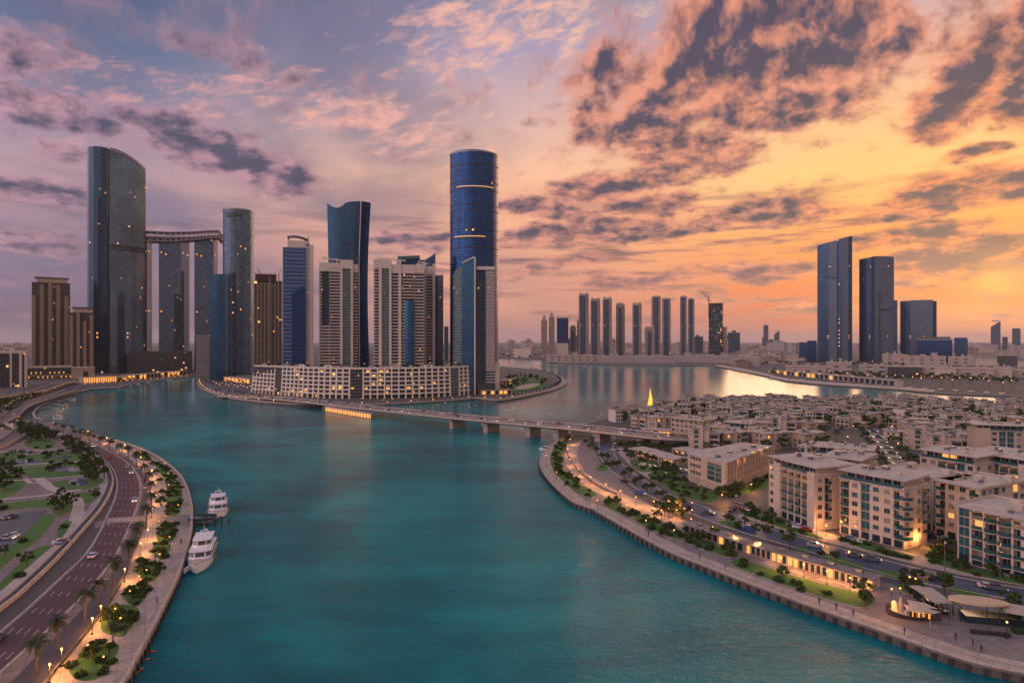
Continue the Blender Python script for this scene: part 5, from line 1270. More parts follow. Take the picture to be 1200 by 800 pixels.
# crossing, footbridge deck over the road towards the boat pier
patch('crossing_path', [(110, 612), (128, 607), (160, 604), (226, 603), (226, 617), (160, 611.5), (130, 613), (112, 619)], M['plaza'], .075)
b = MB()
for i in range(14):
    a, c = 126+i*2.6, 609.5-i*.12; p, q = Vector(G(a, c+2.4)), Vector(G(a+.7, c-2.2)); b.add([(p.x, p.y, .085), (p.x+.5, p.y, .085), (q.x+.5, q.y, .085), (q.x, q.y, .085)], [(0, 1, 2, 3)])
b.build('crossing_markings', M['coping'], kind='structure')
# boat pier
t = thing('boat_pier', 'grey jetty with dark glazed side leading to the rear yacht', 'jetty', (*G(226, 608), 0))
p0 = Vector(G(224, 609)); p1 = Vector(G(243, 610)); w = 3.3
b = MB(); b.box(-1, p1.x-p0.x+1, -w, w, -.35, .12); b.build('deck', M['plaza'], t)
for i in range(5):
    for sy in (-1, 1):
        b = MB(); b.tube((1.5+i*2.6, sy*(w-.4), -4), (1.5+i*2.6, sy*(w-.4), -.35), .25, k=7); b.build('pile', M['quay_dark'], t)
for sy in (-1, 1):
    b = MB(); b.box(0, p1.x-p0.x+.8, sy*w-.05, sy*w+.05, .12, 1.15); b.build('glass_rail', M['rail'], t)
for i in range(3):
    b = MB(); b.box(3+i*3, 4.6+i*3, -1.6, 1.6, .12, .62); b.build('bench', M['dark'], t)
y1 = Vector(G(254, 601, -1.8)); 
yacht('motor_yacht', 'white motor yacht with flybridge moored at the jetty end, bow to the camera', 21, 7.6, [(-.36, .18, .82, 2.2, .07), (-.30, .03, .68, 1.9, .08)], (y1.x+.5, y1.y, -1.8), R(-66))
y2 = Vector(G(236.5, 657, -1.8))
yacht('motor_yacht', 'longer white motor yacht with beige upper deck moored along the promenade wall', 24, 7.4, [(-.38, .20, .84, 2.2, .06), (-.34, .02, .70, 2.0, .05)], (y2.x, y2.y, -1.8), R(-71.))
t = thing('dinghy_rack', 'white bundle of fenders hanging on the quay by the longer yacht', 'boat fender', (*G(216, 667), -.2))
b = MB(); [b.tube((0, i*.9, -.9), (0, i*.9, .5), .25, k=7) for i in range(5)]; b.build('fender', M['boat'], t)
# three orange reflections by the quay wall, modelled as small floating hulls
for i, (a, c) in enumerate(((175, 764), (169, 774), (163, 786))):
    x, y = G(a, c, -1.8); t = thing('reflection_float', f'orange kayak modelled as a float by the quay, {ordn(i)} from the yachts', 'reflection', (x, y, -1.75), R(20+30*i))
    b = MB(); b.add([(-1.4, 0, .1), (-.7, .35, .15), (.7, .35, .15), (1.4, 0, .1), (.7, -.35, .15), (-.7, -.35, .15), (-.9, 0, -.2), (.9, 0, -.2)], [(0, 1, 2, 3, 4, 5), (0, 6, 1), (1, 6, 7, 2), (2, 7, 3), (3, 7, 4), (4, 7, 6, 5), (5, 6, 0)]); b.build('hull', mat('reflection_orange', (.7, .16, .04), .5, 0), t, recalc=True)
    b = MB(); b.box(-.3, .3, -.2, .2, .16, .24); b.build('dark_block', M['dark'], t); t.name = 'reflection'
# moored boats in the inlet
for i, (a, c, L, an) in enumerate(((58, 478, 17, .1), (62, 473, 14, .3), (64, 469.5, 12, .2), (66, 488.5, 13, 2.6), (80, 468.5, 15, .1), (83, 466.5, 11, .2), (112, 455.6, 16, 0), (122, 454.8, 18, .1), (133, 454.4, 16, .1), (150, 451, 12, .3), (160, 449.5, 12, .2), (171, 447.6, 12, .1), (197, 444.4, 14, 0), (66.5, 489.6, 10, 2.8))):
    x, y = G(a, c+1., -1.8); motorboat(f'white motorboat moored in the inlet, {ordn(i)} counted from the bay road outwards', L, (x, y, -1.8), an, 'motorboats moored along the inlet')

# ---------------------------------------------------------------- gardens
GARD = [('lawn by the looping drive', [(-8, 592), (37, 586), (75, 584), (84, 590), (86, 597), (67, 605), (57, 595), (25, 596), (-8, 599)]),
        ('lawn round the oval pond', [(20, 550), (50, 546), (102, 542), (107, 555), (75, 559), (45, 560), (25, 555)]),
        ('lawn of the long ponds', [(-8, 540), (62, 530), (100, 529), (107, 537), (50, 544), (-8, 549)]),
        ('lawn by the square pond', [(57, 566), (105, 560), (122, 562), (107, 572), (82, 574)]),
        ('wedge lawn by the car park', [(27, 628), (50, 605), (65, 605), (45, 632), (20, 650), (-8, 672), (-8, 658)]),
        ('small lawn beside the guard wall', [(95, 577), (115, 577), (110, 587), (97, 589)]),
        ('round clump lawn at the frame edge', [(-8, 555), (15, 555), (30, 565), (15, 580), (-8, 582)]),
        ('narrow lawn along the ramp', [(66, 628), (77, 610), (87, 608), (75, 628)]),
        ('far lawn below the road bend', [(27, 520), (50, 514), (65, 520), (50, 528)]),
        ('strip lawn parallel to the ramp', [(-8, 692), (42, 643), (59, 644), (10, 687), (-8, 700)]),
        ('upper lawn by the glowing slip road', [(-8, 532), (20, 528), (24, 533), (-8, 540)])]
patch('garden_ground', [(-80, 720), (-80, 500), (0, 503), (40, 507), (75, 517), (110, 535), (122, 560), (112, 590), (85, 625), (40, 668), (0, 702)], M['paving2'], .012)
patch('car_park', [(-40, 655), (-40, 604), (0, 603), (57, 597), (50, 610), (20, 632), (-8, 655)], M['parking'], .03)
for i, (nm, pts) in enumerate(GARD):
    P = bed(pts, nm='lawn', z=.12); ar = abs(sum(P[k].x*P[(k+1) % len(P)].y-P[(k+1) % len(P)].x*P[k].y for k in range(len(P))))/2
    n = min(6, max(1, int(ar/300)))
    fill(P, n, lambda p, k: tree_at(p, 'round dark tree on the '+nm, 'trees on the '+nm, sc=.6), 100+i, 4.)
    fill(P, n, lambda p, k: crr.choice(KS).put((p.x, p.y, .1), crr.uniform(0, 6), 'low shrub on the '+nm, 'shrubs on the '+nm, crr.uniform(.8, 1.4)), 130+i, 3.)
for nm, c, rx, ry in (('oval', (75, 549.7), 20, 3.2), ('slim', (30, 541), 22, 2.2), ('slim', (70, 535.5), 14, 1.6), ('square', (92, 565), 12, 4.2)):
    patch('pond_water', [(c[0]+rx*math.cos(2*math.pi*k/16), c[1]+ry*math.sin(2*math.pi*k/16)) for k in range(16)], M['pool'], .135, 2)
# dense tree belts
BELTS = [('dark tree belt beside the ponds', [(97, 540), (118, 545), (124, 560), (112, 570), (98, 560), (92, 548)], 22), ('tree belt at the road bend', [(75, 520), (98, 526), (107, 537), (90, 537), (78, 530)], 18),
         ('tree clump by the looping drive', [(62, 590), (80, 586), (88, 596), (72, 605), (60, 600)], 14), ('grove at the top of the gardens', [(22, 500), (50, 508), (68, 516), (50, 520), (25, 512)], 24),
         ('grove beyond the slip road', [(-8, 470), (30, 462), (50, 462), (42, 470), (20, 482), (-8, 494)], 34), ('trees at the frame edge below the slip road', [(-8, 540), (10, 545), (24, 560), (5, 575), (-8, 570)], 14)]
for i, (nm, pts, n) in enumerate(BELTS):
    if i in (3, 4): treeline('tree_belt_foliage', fill(GP(pts), n*2, lambda p, k: 0, 160+i, 4.), 6.5, 3., i, 34, .5); continue
    fill(GP(pts), n, lambda p, k: tree_at(p, 'round tree in the '+nm, 'trees in the '+nm, sc=.8), 160+i, 4.5)
# pale kerb paths round the lawns
for L0, wd in (([(-8, 548), (50, 543), (108, 540)], 2.5), ([(-8, 563), (40, 562), (100, 557), (118, 553)], 2.5), ([(-8, 586), (40, 582), (80, 576), (95, 574)], 3.), ([(45, 560), (60, 572), (82, 580), (92, 590), (88, 610)], 4.), ([(-8, 530), (40, 528), (70, 526)], 2.5), ([(0, 700), (48, 657), (80, 628), (96, 600)], 3.), ([(30, 560), (36, 566), (60, 566)], 2.)):
    LZ[0] += 1; P = crom(GP(L0), 6); b = MB(); b.strip(offs(P, -wd/2), offs(P, wd/2), .135+LZ[0]*.0004); b.build('garden_path', M['coping'], kind='structure')
for i, (a, c) in enumerate([(8, 632), (15, 629), (5, 608), (12, 607.5), (72, 637)]):
    car(G(a, c), crr.uniform(0, 3), f'{{}} car on the garden car park, {ordn(i)} counted from the far side', group='cars on the garden car park', z=.04)
# glowing slip roads and flyover ramps at the frame edge
def deck_road(name, label, L0, wd, zs, m='asphalt', rail='coping', cat='flyover'):
    P = crom([Vector(G(a, c, z)) for (a, c), z in zip(L0, zs)], 8); n = len(P); zz = crom([Vector((z, 0)) for z in zs], 8); z = [q.x for q in zz]
    t = thing(name, label, cat, (P[0].x, P[0].y, 0)); o = P[0].copy(); P = [p-o for p in P]
    A, B_ = offs(P, -wd/2), offs(P, wd/2)
    b = MB(); b.strip(A, B_, z, None); b.build('carriageway', M[m], t)
    b = MB(); zl = [q-1.1 for q in z]
    b.strip(offs(P, -wd/2-.3), offs(P, wd/2+.3), zl); 
    b.build('deck_soffit', M['concrete'], t)
    for s_, E_ in ((-1, A), (1, B_)):
        b = MB(); E2 = offs(P, s_*(wd/2+.35)); b.strip(E_, E_, z, [q+.9 for q in z]); b.strip(E_, E2, [q+.9 for q in z]); b.strip(E2, E2, [q+.9 for q in z], zl)
        b.build('parapet', M[rail], t)
    return t, P, z, o
t, P, z, o = deck_road('slip_road', 'glowing slip road curving up beside the inlet quay', [(-10, 497), (12, 487), (22, 478), (40, 470), (60, 464), (84, 456)], 11, [2, 3, 4, 4.5, 4.5, 3])
for i, (p, tt) in enumerate(every([q+o for q in P], 26, 4)):
    if i < 16: K_SE.put((p.x-5.2, p.y, 3.3), 0., f'street lamp, {ordn(i)} from the near end of the glowing slip road', 'street lamps on the slip road')
t, P, z, o = deck_road('flyover_ramp', 'second glowing ramp low at the frame edge beside the gardens', [(-14, 526), (8, 516), (22, 507), (25, 500), (14, 495)], 9, [1, 1.5, 2, 2, 2])
for i, (p, tt) in enumerate(every([q+o for q in P], 24, 4)):
    if i < 6: K_SE.put((p.x-3.6, p.y, 1.5), 0., f'street lamp, {ordn(i)} from the near end of the low edge ramp', 'street lamps on the edge ramp')
t, P, z, o = deck_road('flyover_bridge', 'pale concrete flyover passing in front of the office block', [(-10, 466), (20, 461), (45, 457), (70, 449), (88, 447)], 12, [7, 7, 6.5, 5, 3])
for i, (p, tt) in enumerate(every(P, 38, 16)):
    b = MB(); b.box(p.x-1, p.x+1, p.y-2.5, p.y+2.5, 0, 5.5); b.build('pier', M['concrete'], t)
# warm lit arcade along the mainland quay below the towers
def lit_row(name, label, a, c, h, n, warm=.6, seed=1, d=10, mroof='roof', mwall='beige2'):
    A, B_ = Vector(G(*a)), Vector(G(*c)); t_ = (B_-A); W_ = t_.length; t = thing(name, label, 'building', (A.x, A.y, 0), tang(t_))
    b = MB(); b.box(0, W_, 1.2, d, 0, h, 0); b.build('wall', M[mwall], t)
    b = MB(); b.box(-.6, W_+.6, -.8, d+.4, h, h+.5, 0); b.build('roof', M[mroof], t)
    rr_ = random.Random(seed); s = W_/n
    for k in range(n):
        b = MB(); b.box(k*s+.15*s, k*s+.85*s, 1.05, 1.198, .6, h-.7, 0); b.build('window', M['warmwin'] if rr_.random() < warm else M['glass'], t)
    for k in range(n+1):
        b = MB(); b.box(k*s-.2, k*s+.2, -.5, -.1, 0, h, 0); b.build('column', M['beige'], t)
    return t
lit_row('waterfront_arcade', 'glowing orange arcade on the mainland quay below the beige towers', (98, 449), (137, 447), 9, 14, 1., 3, 14)
lit_row('waterfront_arcade', 'low arcade with scattered lights under the linked glass blocks', (150, 445.5), (222, 438.6), 8, 18, .35, 4, 14)
lit_row('waterfront_shop', 'small lit shop beside the glowing quay arcade', (139, 446.8), (149, 445.8), 6, 4, .7, 6, 12)
b = 0
for i in range(18):
    a = 100+i*7; x, y = G(a, 451.5-(a-100)*.085); K_BO.put((x, y, .05), 0, 'tiny glowing bollard on the mainland quay below the towers', 'bollards on the mainland quay', 2.4)
treeline('quay_tree_foliage', [G(140+i*5.5, 448.5-i*.62) for i in range(16)], 7, 3., 3, 20, .8)
# ================================================================== tower island ground, bridge
def walk(name, L0, wd, m, z=.05, closed=False):
    P = crom(GP(L0), 6); LZ[0] += 1; b = MB(); b.strip(offs(P, -wd/2), offs(P, wd/2), z+LZ[0]*.0002); b.build(name, M[m], kind='structure'); return P
tip_out = offs(isl_front, 1.3); tip_in = offs(isl_front, 9)
b = MB(); b.strip(tip_out[8:], tip_in[8:], .05); b.build('island_promenade', M['paving'], kind='structure')
ring_ = walk('island_road', [(300, 465.5), (360, 469.3), (420, 470), (480, 469), (530, 466.2), (556, 463.8)], 7, 'asphalt', .06)
walk('island_road', [(596, 462.5), (622, 459), (645, 452), (655, 446.5), (650, 441.5), (630, 437), (600, 433), (585, 432)], 9, 'asphalt_blue', .07)
patch('island_plaza', [(236, 449), (245, 446), (292, 449), (300, 464), (270, 463), (248, 458)], M['parking'], .045)
patch('beach', [(602, 456), (612, 451), (630, 449), (632, 451), (620, 455)], mat('beach_sand', (.50, .40, .31), .9, .1, .1), .08, 2)
patch('island_garden', [(588, 452), (600, 441), (625, 441), (640, 446), (640, 452), (622, 457.5), (596, 461)], M['grass'], .06, 2)
treeline('island_garden_foliage', fill(GP([(588, 450), (598, 441), (616, 441), (618, 449), (600, 458), (590, 460)]), 46, lambda p, k: 0, 301, 4), 6, 2.6, 5, 20, .7)
treeline('island_tip_foliage', fill(GP([(608, 440), (632, 441), (642, 447), (636, 452), (632, 447)]), 26, lambda p, k: 0, 302, 4), 5, 2.4, 6, 20, .7)
treeline('island_walk_foliage', [p for p, tt in every(offs(isl_front, 10.5)[60:], 13)][:60], 4.5, 1.8, 7, 14, .6)
for i, (p, tt) in enumerate(every(offs(isl_front, 3.5)[:62], 26)):
    K_BO.put((p.x, p.y, .05), 0, 'tiny glowing bollard along the tower island promenade', 'bollards on the tower island', 2.2)
lit_row('round_pavilion', 'low pavilion with warm lights on the island tip beside the round tower', (565, 462.6), (600, 461.5), 5, 7, .7, 8, 12)
lit_row('beach_house', 'pinkish low houses behind the island beach', (590, 452), (604, 449), 7, 4, .3, 9, 16, 'roof', 'beige')
for i in range(14):
    x, y = G(250+i*3.6, 452.5+i*.45+(i % 3)*1.2); K_GN.put((x, y, .05), 0, 'small glowing lamp on the car park at the island end', 'lamps on the island end car park', 1.8)
for i in range(16):
    car(G(252+i*2.9, 457.6+(i % 2)*1.5+i*.22), .8, '{} car on the island end car park, '+ordn(i)+' along the rows', group='cars on the island end car park')
lit_row('waterfront_shop', 'glowing low shop beside the stepped glass tower', (262, 446.5), (292, 449.5), 7, 7, .8, 12, 10)
treeline('island_end_foliage', [G(240+i*3.2, 447+(i % 4)*1.5) for i in range(19)], 5, 2., 8, 18, .7)
# roof garden trees of the podium
for i in range(1, len(PODT)-2, 2):
    p = PODT[i]+(offs(PODT, 1)[i]-PODT[i]).normalized()*crr.uniform(5, 14)
    tree_at(p, 'small roof garden tree on the white lattice podium', 'roof garden trees on the podium', sc=1.3, z=PODH-1, kind=crr.choice(KLT))
for i in range(3, len(PODT)-2, 5):
    p = PODT[i]+(offs(PODT, 1)[i]-PODT[i]).normalized()*6
    K_GN.put((p.x, p.y, PODH-1), 0, 'warm roof garden lamp on the white lattice podium', 'roof garden lamps on the podium', 1.6)

# ------------------------------------------------------------------ road bridge
BL = [((262, 463.5), 1), ((300, 465), 1.), ((340, 468), 2.5), ((400, 474), 4), ((440, 478.5), 5), ((520, 486.5), 6.5), ((600, 494), 7), ((680, 501), 7), ((740, 507.5), 6.5), ((785, 512), 5.5), ((830, 513.5), 3), ((880, 514), .6)]
BP = [Vector(G(a, c, z)) for (a, c), z in BL]; BZ = [z for _, z in BL]
P = crom(BP, 10); zz = [q.x for q in crom([Vector((z, 0)) for z in BZ], 10)]
t = thing('road_bridge', 'long flat concrete road bridge linking the tower island with the villa island', 'bridge', (P[0].x, P[0].y, 0)); o = P[0].copy()
BRW = P[:]; BRZ = zz[:]
Pl = [p-o for p in P]; wd = 20
A, B_ = offs(Pl, -wd/2), offs(Pl, wd/2)
b = MB(); b.strip(A, B_, zz); b.build('carriageway', M['asphalt'], t)
b = MB(); zl = [z-1.7 for z in zz]; b.strip(offs(Pl, -wd/2+2.5), offs(Pl, wd/2-2.5), zl)
for s_ in (-1, 1):
    e0 = offs(Pl, s_*(wd/2+.6)); e1 = offs(Pl, s_*(wd/2-2.5)); b.strip(e0, e1, [z-.5 for z in zz], zl)
b.build('box_girder', M['concrete'], t)
for s_ in (-1, 1):
    E_ = offs(Pl, s_*wd/2); E2 = offs(Pl, s_*(wd/2+.6)); b = MB(); zt = [z+1.0 for z in zz]
    b.strip(E_, E_, zz, zt); b.strip(E_, E2, zt); b.strip(E2, E2, zt, [z-.5 for z in zz]); b.build('parapet', M['coping'], t)
b = MB(); mz = [z+.7 for z in zz]; b.strip(offs(Pl, -.4), offs(Pl, .4), mz); b.strip(offs(Pl, -.4), offs(Pl, -.4), zz, mz); b.strip(offs(Pl, .4), offs(Pl, .4), zz, mz); b.build('median_barrier', M['coping'], t)
for px, py in ((527, 503), (561, 508), (621, 512.5), (670, 512), (722, 516), (765, 521)):
    c = Vector(G(px, py, -1.8)); k = min(range(len(P)), key=lambda i: (P[i]-c).length); c = P[k]-o; tt = (Pl[k+1]-Pl[k-1]).normalized(); n = Vector((-tt.y, tt.x))
    b = MB(); zt = zz[k]-1.7
    b.prism([(q.x, q.y) for q in (c-n*7-tt*2, c+n*7-tt*2, c+n*7+tt*2, c-n*7+tt*2)][::-1], -4, zt-1.2, 0); b.prism([(q.x, q.y) for q in (c-n*8.4-tt*2.6, c+n*8.4-tt*2.6, c+n*8.4+tt*2.6, c-n*8.4+tt*2.6)][::-1], zt-1.2, zt, 0)
    b.build('pier', M['concrete'], t, recalc=True)
b = MB()
for f in (-7.6, -4, 4, 7.6):
    for p, tt in every(offs(Pl, f), 9):
        k = min(range(len(Pl)), key=lambda i: (Pl[i]-p).length); n = Vector((-tt.y, tt.x))*.14; z = zz[k]+.03
        k2 = min(len(Pl)-1, k+1)
        b.add([(*(p-n), z), (*(p+tt*3-n), z), (*(p+tt*3+n), z), (*(p+n), z)], [(0, 1, 2, 3)])
b.build('lane_marking', M['paint'], t)
def bz(p): return BRZ[min(range(len(BRW)), key=lambda i: (BRW[i]-p).length)]
i = 0
for s_, f in ((1, -7.4), (1, -3.8), (-1, 3.8), (-1, 7.4)):
    j = 0
    for p, tt in every(offs(BRW, f), 23+4*abs(f) % 7, 8+abs(f)*2):
        if crr.random() < .72:
            car(p, tang(tt)+(0 if s_ > 0 else math.pi), '{} on the bridge, '+ordn(j)+' from the towers in the '+{-7.4: 'outer near', -3.8: 'inner near', 3.8: 'inner far', 7.4: 'outer far'}[f]+' lane', z=bz(p)+.05, group='cars crossing the bridge'); j += 1
for s_ in (-1, 1):
    for i, (p, tt) in enumerate(every(offs(BRW, s_*9.6), 36, 20)):
        K_SL.put((p.x, p.y, bz(p)), tang(tt)-s_*R(90)+math.pi*0, f'street lamp on the {"far" if s_ > 0 else "near"} bridge parapet, {ordn(i)} from the tower island', 'street lamps on the bridge')
# lit landing stage beside the bridge
t = thing('landing_stage', 'low landing stage lit golden underneath beside the road bridge', 'jetty', (*G(378, 479, -1), 0)); a = Vector(G(378, 482, -1.8)); c = Vector(G(432, 491, -1.8)); t.location = (a.x, a.y, 0); t.rotation_euler = (0, 0, tang(c-a)); L = (c-a).length
b = MB(); b.box(0, L, 0, 9, 2.6, 3.1); b.build('deck', M['concrete'], t)
for k in range(19):
    b = MB(); b.box(k*L/18-.25, k*L/18+.25, .3, .8, -3, 2.6); b.build('pile', M['beige'], t)
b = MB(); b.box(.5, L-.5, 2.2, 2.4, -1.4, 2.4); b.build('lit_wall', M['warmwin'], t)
# ================================================================== villa island
patch('shore_pavement', [(664, 511), (648, 520), (638, 530), (633, 541), (637, 553), (651, 569), (671, 586), (686, 593), (694, 596), (720, 611), (755, 631), (790, 649), (835, 667), (870, 681), (900, 692), (962, 715), (1025, 737), (1075, 755), (1125, 772), (1200, 790), (1340, 820), (1340, 735), (1200, 705), (1087, 685), (962, 655), (900, 640), (845, 622), (810, 612), (775, 600), (745, 580), (722, 556), (702, 540), (696, 525), (690, 512)], M['plaza'], .03)
qn = vil_near
b = MB(); b.strip(offs(qn, .9), offs(qn, 6.), .05); b.build('quay_promenade', M['paving'], kind='structure')
MR = [(700, 505), (703, 514), (702, 524), (704, 537), (718, 552), (740, 568), (768, 584), (806, 600), (842, 614), (880, 626.5), (920, 638), (962, 650), (1025, 669), (1087, 684), (1150, 696), (1210, 706), (1300, 722)]
ML = [(722, 507), (720, 515), (718, 522), (722, 536), (737, 550), (757, 564), (785, 579), (822, 592.5), (856, 605), (894, 617), (928, 627), (972, 639.5), (1035, 656), (1092, 670), (1152, 682), (1210, 691), (1300, 705)]
_, RA2, RB2 = ribbon('shore_road', MR, ML, M['asphalt_blue'], .07, 100)
# second carriageway nearer the water
MR2 = [(845, 622), (880, 634), (925, 650), (985, 668), (1040, 683), (1100, 697), (1160, 710), (1300, 738)]
ML2 = [(842, 615.5), (882, 629), (925, 641), (985, 658), (1040, 674), (1100, 688.5), (1160, 699), (1300, 724)]
ribbon('shore_lane', MR2, ML2, M['asphalt'], .06, 60)
ribbon('side_street', [(822, 600), (850, 596), (880, 586), (905, 579), (935, 568)], [(850, 608), (872, 600), (895, 592), (915, 585), (945, 574)], M['asphalt'], .066, 30)
b = MB()
for f in (.02, .34, .66, .98):
    ln = [a.lerp(c, f) for a, c in zip(RA2, RB2)]
    if f in (.02, .98): b.strip(offs(ln, -.09), offs(ln, .09), .085)
    else:
        for p, t in every(ln, 8.): n = Vector((-t.y, t.x))*.1; b.add([(*(p-n), .085), (*(p+t*3-n), .085), (*(p+t*3+n), .085), (*(p+n), .085)], [(0, 1, 2, 3)])
b.build('road_markings', M['paint'], kind='structure')
for L0, s in ((RA2, 1), (RB2, -1)):
    b = MB(); a0, a1 = offs(L0, -s*.0), offs(L0, -s*.35); b.strip(a0, a1, .2); b.strip(a0, a0, .07, .2); b.strip(a1, a1, .2, .03); b.build('kerb', M['coping'], kind='structure')
# pale verge between road and apartments
ribbon('pavement', [(724, 530), (742, 548), (762, 561), (790, 575), (828, 588)], [(730, 525), (750, 543), (772, 556), (800, 569), (836, 583)], M['paving'], .05, 30)
ribbon('pavement', [(858, 604), (896, 615), (932, 625.5), (976, 637), (1038, 652.5), (1096, 667), (1156, 679), (1300, 701)], [(872, 598), (905, 606), (940, 615), (985, 628), (1048, 643), (1105, 658), (1165, 671), (1300, 692)], M['paving'], .05, 50)
ribbon('warm_walk', [(664, 524), (662, 540), (672, 556), (690, 572), (708, 581), (735, 592), (768, 606), (800, 620), (845, 637), (900, 658), (960, 677), (1000, 690)], [(682, 515), (676, 530), (682, 548), (700, 563), (722, 574), (748, 586), (780, 599), (806, 611), (850, 627), (905, 647), (965, 668), (1010, 682)], M['paving'], .055, 60)
RBED = [('crescent bed at the bridge end', [(645, 534), (652, 521), (663, 514), (669, 510), (660, 530), (658, 545), (668, 560), (690, 573), (700, 580), (683, 581), (662, 566), (648, 550)], 34, 12),
        ('small triangular bed by the quay steps', [(707, 591), (727, 589), (730, 596), (748, 602), (744, 606), (722, 600)], 7, 3),
        ('long bed above the quay walk', [(745, 606), (752, 603), (803, 625), (798, 630), (788, 631), (748, 613)], 14, 3),
        ('first small bed of three', [(799, 632), (812, 628), (822, 636), (815, 640)], 3, 1), ('middle small bed of three', [(816, 640), (830, 634), (842, 642), (832, 646)], 3, 1), ('last small bed of three', [(836, 646), (850, 641), (862, 649), (850, 653)], 3, 1),
        ('long lawn by the lit pavilion', [(858, 657), (866, 655), (920, 672), (985, 690), (1022, 699), (1025, 703), (1018, 710), (1003, 711), (950, 696), (900, 679), (862, 664)], 9, 2),
        ('median lawn near the junction', [(842, 612), (856, 610), (870, 616), (862, 620)], 2, 1),
        ('first oval median lawn', [(932, 641), (938, 640), (950, 645), (945, 648), (935, 646)], 0, 0), ('second oval median lawn', [(960, 649), (968, 649), (1010, 662), (1012, 666), (1000, 666), (964, 654)], 1, 0),
        ('third oval median lawn', [(1027, 669), (1036, 668), (1078, 679), (1080, 682), (1068, 683), (1030, 673)], 1, 1), ('fourth oval median lawn', [(1112, 690), (1120, 688.5), (1156, 697), (1158, 700), (1148, 700), (1115, 694)], 0, 0),
        ('long median lawn by the pergola', [(1050, 687), (1058, 685), (1090, 694), (1124, 703), (1126, 707), (1112, 707), (1064, 696)], 2, 1), ('last median lawn at the frame edge', [(1172, 715), (1180, 712), (1225, 722), (1230, 728), (1190, 722)], 1, 0),
        ('lawn inside the bridge loop', [(700, 546), (708, 540), (714, 545), (709, 552), (698, 551)], 2, 0),
        ('triangular lawn by the round corner block', [(738, 540), (760, 537), (770, 543), (766, 552), (748, 552)], 2, 2),
        ('garden round the round corner block', [(760, 556), (790, 548), (800, 566), (822, 573), (848, 577), (840, 586), (825, 589), (790, 577)], 26, 14),
        ('hedge strip below the round corner block', [(850, 577), (880, 568), (905, 558), (908, 566), (880, 577), (856, 583)], 16, 8),
        ('garden below the first apartment block', [(868, 602), (880, 598), (905, 604), (950, 624), (965, 632), (945, 628), (900, 613)], 16, 3),
        ('hedge in front of the glazed balcony block', [(985, 632), (1000, 630), (1050, 646), (1070, 652), (1062, 656), (1020, 646)], 10, 0),
        ('garden beside the corner drive', [(1085, 650), (1098, 640), (1115, 648), (1122, 660), (1190, 678), (1230, 684), (1225, 690), (1150, 676), (1100, 662)], 24, 5)]
for i, (nm, pts, ns, nt) in enumerate(RBED):
    P = bed(pts, nm='planting_bed', z=.17)
    if ns: fill(P, ns, lambda p, k: crr.choice(KS).put((p.x, p.y, .1), crr.uniform(0, 6), 'dark shrub in the '+nm, 'shrubs in the '+nm, crr.uniform(.6, 1.1)), 400+i, 1.4)
    if nt: fill(P, nt, lambda p, k: tree_at(p, 'low spreading tree in the '+nm, 'trees in the '+nm, sc=1.1, kind=crr.choice(KLT)), 440+i, 3.)
for i, (a, c, s) in enumerate([(925, 643, 1.), (980, 661, .7), (1060, 680, .8), (1107, 697, 1.1), (1189, 717, 1.05), (886, 626, .8), (899, 632, .8), (872, 620, .7), (917, 672, .45), (1011, 703, .75), (836, 633, .7), (803, 625, .5)]):
    tree_at(G(a, c), f'round street tree beside the shore road, {ordn(i)} of the scattered ones', 'street trees by the shore road', sc=s*.85)
# trees along the loop near the bridge
for i in range(18):
    q = i/17; tree_at(G(686+q*110, 520+q*76+(8 if i % 2 else 0)*math.sin(q*3)), 'round tree between the loop walk and the shore road', 'trees beside the loop walk', sc=1.1, kind=crr.choice(KLT))
# fire-lit shrubs cafe cluster
for i in range(9): tree_at(G(770+(i % 5)*9, 600+(i//5)*5+(i % 3)*2), 'tree glowing gold above the festive terrace', 'trees on the festive terrace', sc=.7)
for i in range(12):
    x, y = G(766+(i % 6)*9, 598+(i//6)*9+(i % 2)*2); (K_GL if i % 3 == 0 else K_GN).put((x, y, .05), 0, 'glowing globe lamp on the festive terrace among golden trees', 'globe lamps on the festive terrace')
for i, (a, c) in enumerate([(668, 521), (665, 533), (668, 546), (678, 558), (692, 568), (710, 577), (727, 585), (745, 593), (860, 641), (885, 650), (735, 603), (640, 541), (652, 562), (700, 597), (757, 622), (790, 634), (810, 620), (835, 630)]):
    (K_GL if i < 10 else K_GN).put((*G(a, c), .05), 0, f'glowing globe lamp, {ordn(i)} along the curved shore walk from the bridge', 'globe lamps on the curved shore walk')
# railings on the quay
b = MB(); rl_ = offs(qn, .4)
for p, t in every(rl_, 2.5): b.tube((p.x, p.y, .38), (p.x, p.y, 1.2), .05, k=4)
for i in range(len(rl_)-1): b.tube((*rl_[i], 1.2), (*rl_[i+1], 1.2), .035, k=4)
b.build('quay_railing', M['metal'], label='thin metal railing along the quay of the villa island', category='railing')
# terrace walls beside warm walk
b = MB(); ln = crom(GP([(662, 513), (664, 530), (672, 546), (690, 563), (706, 573), (722, 580)]), 6); b.strip(ln, ln, .03, .9); b.strip(ln, offs(ln, .4), .9); b.strip(offs(ln, .4), offs(ln, .4), .9, .03); b.build('terrace_wall', M['quay'], label='low curved dark wall beside the crescent bed', category='wall')
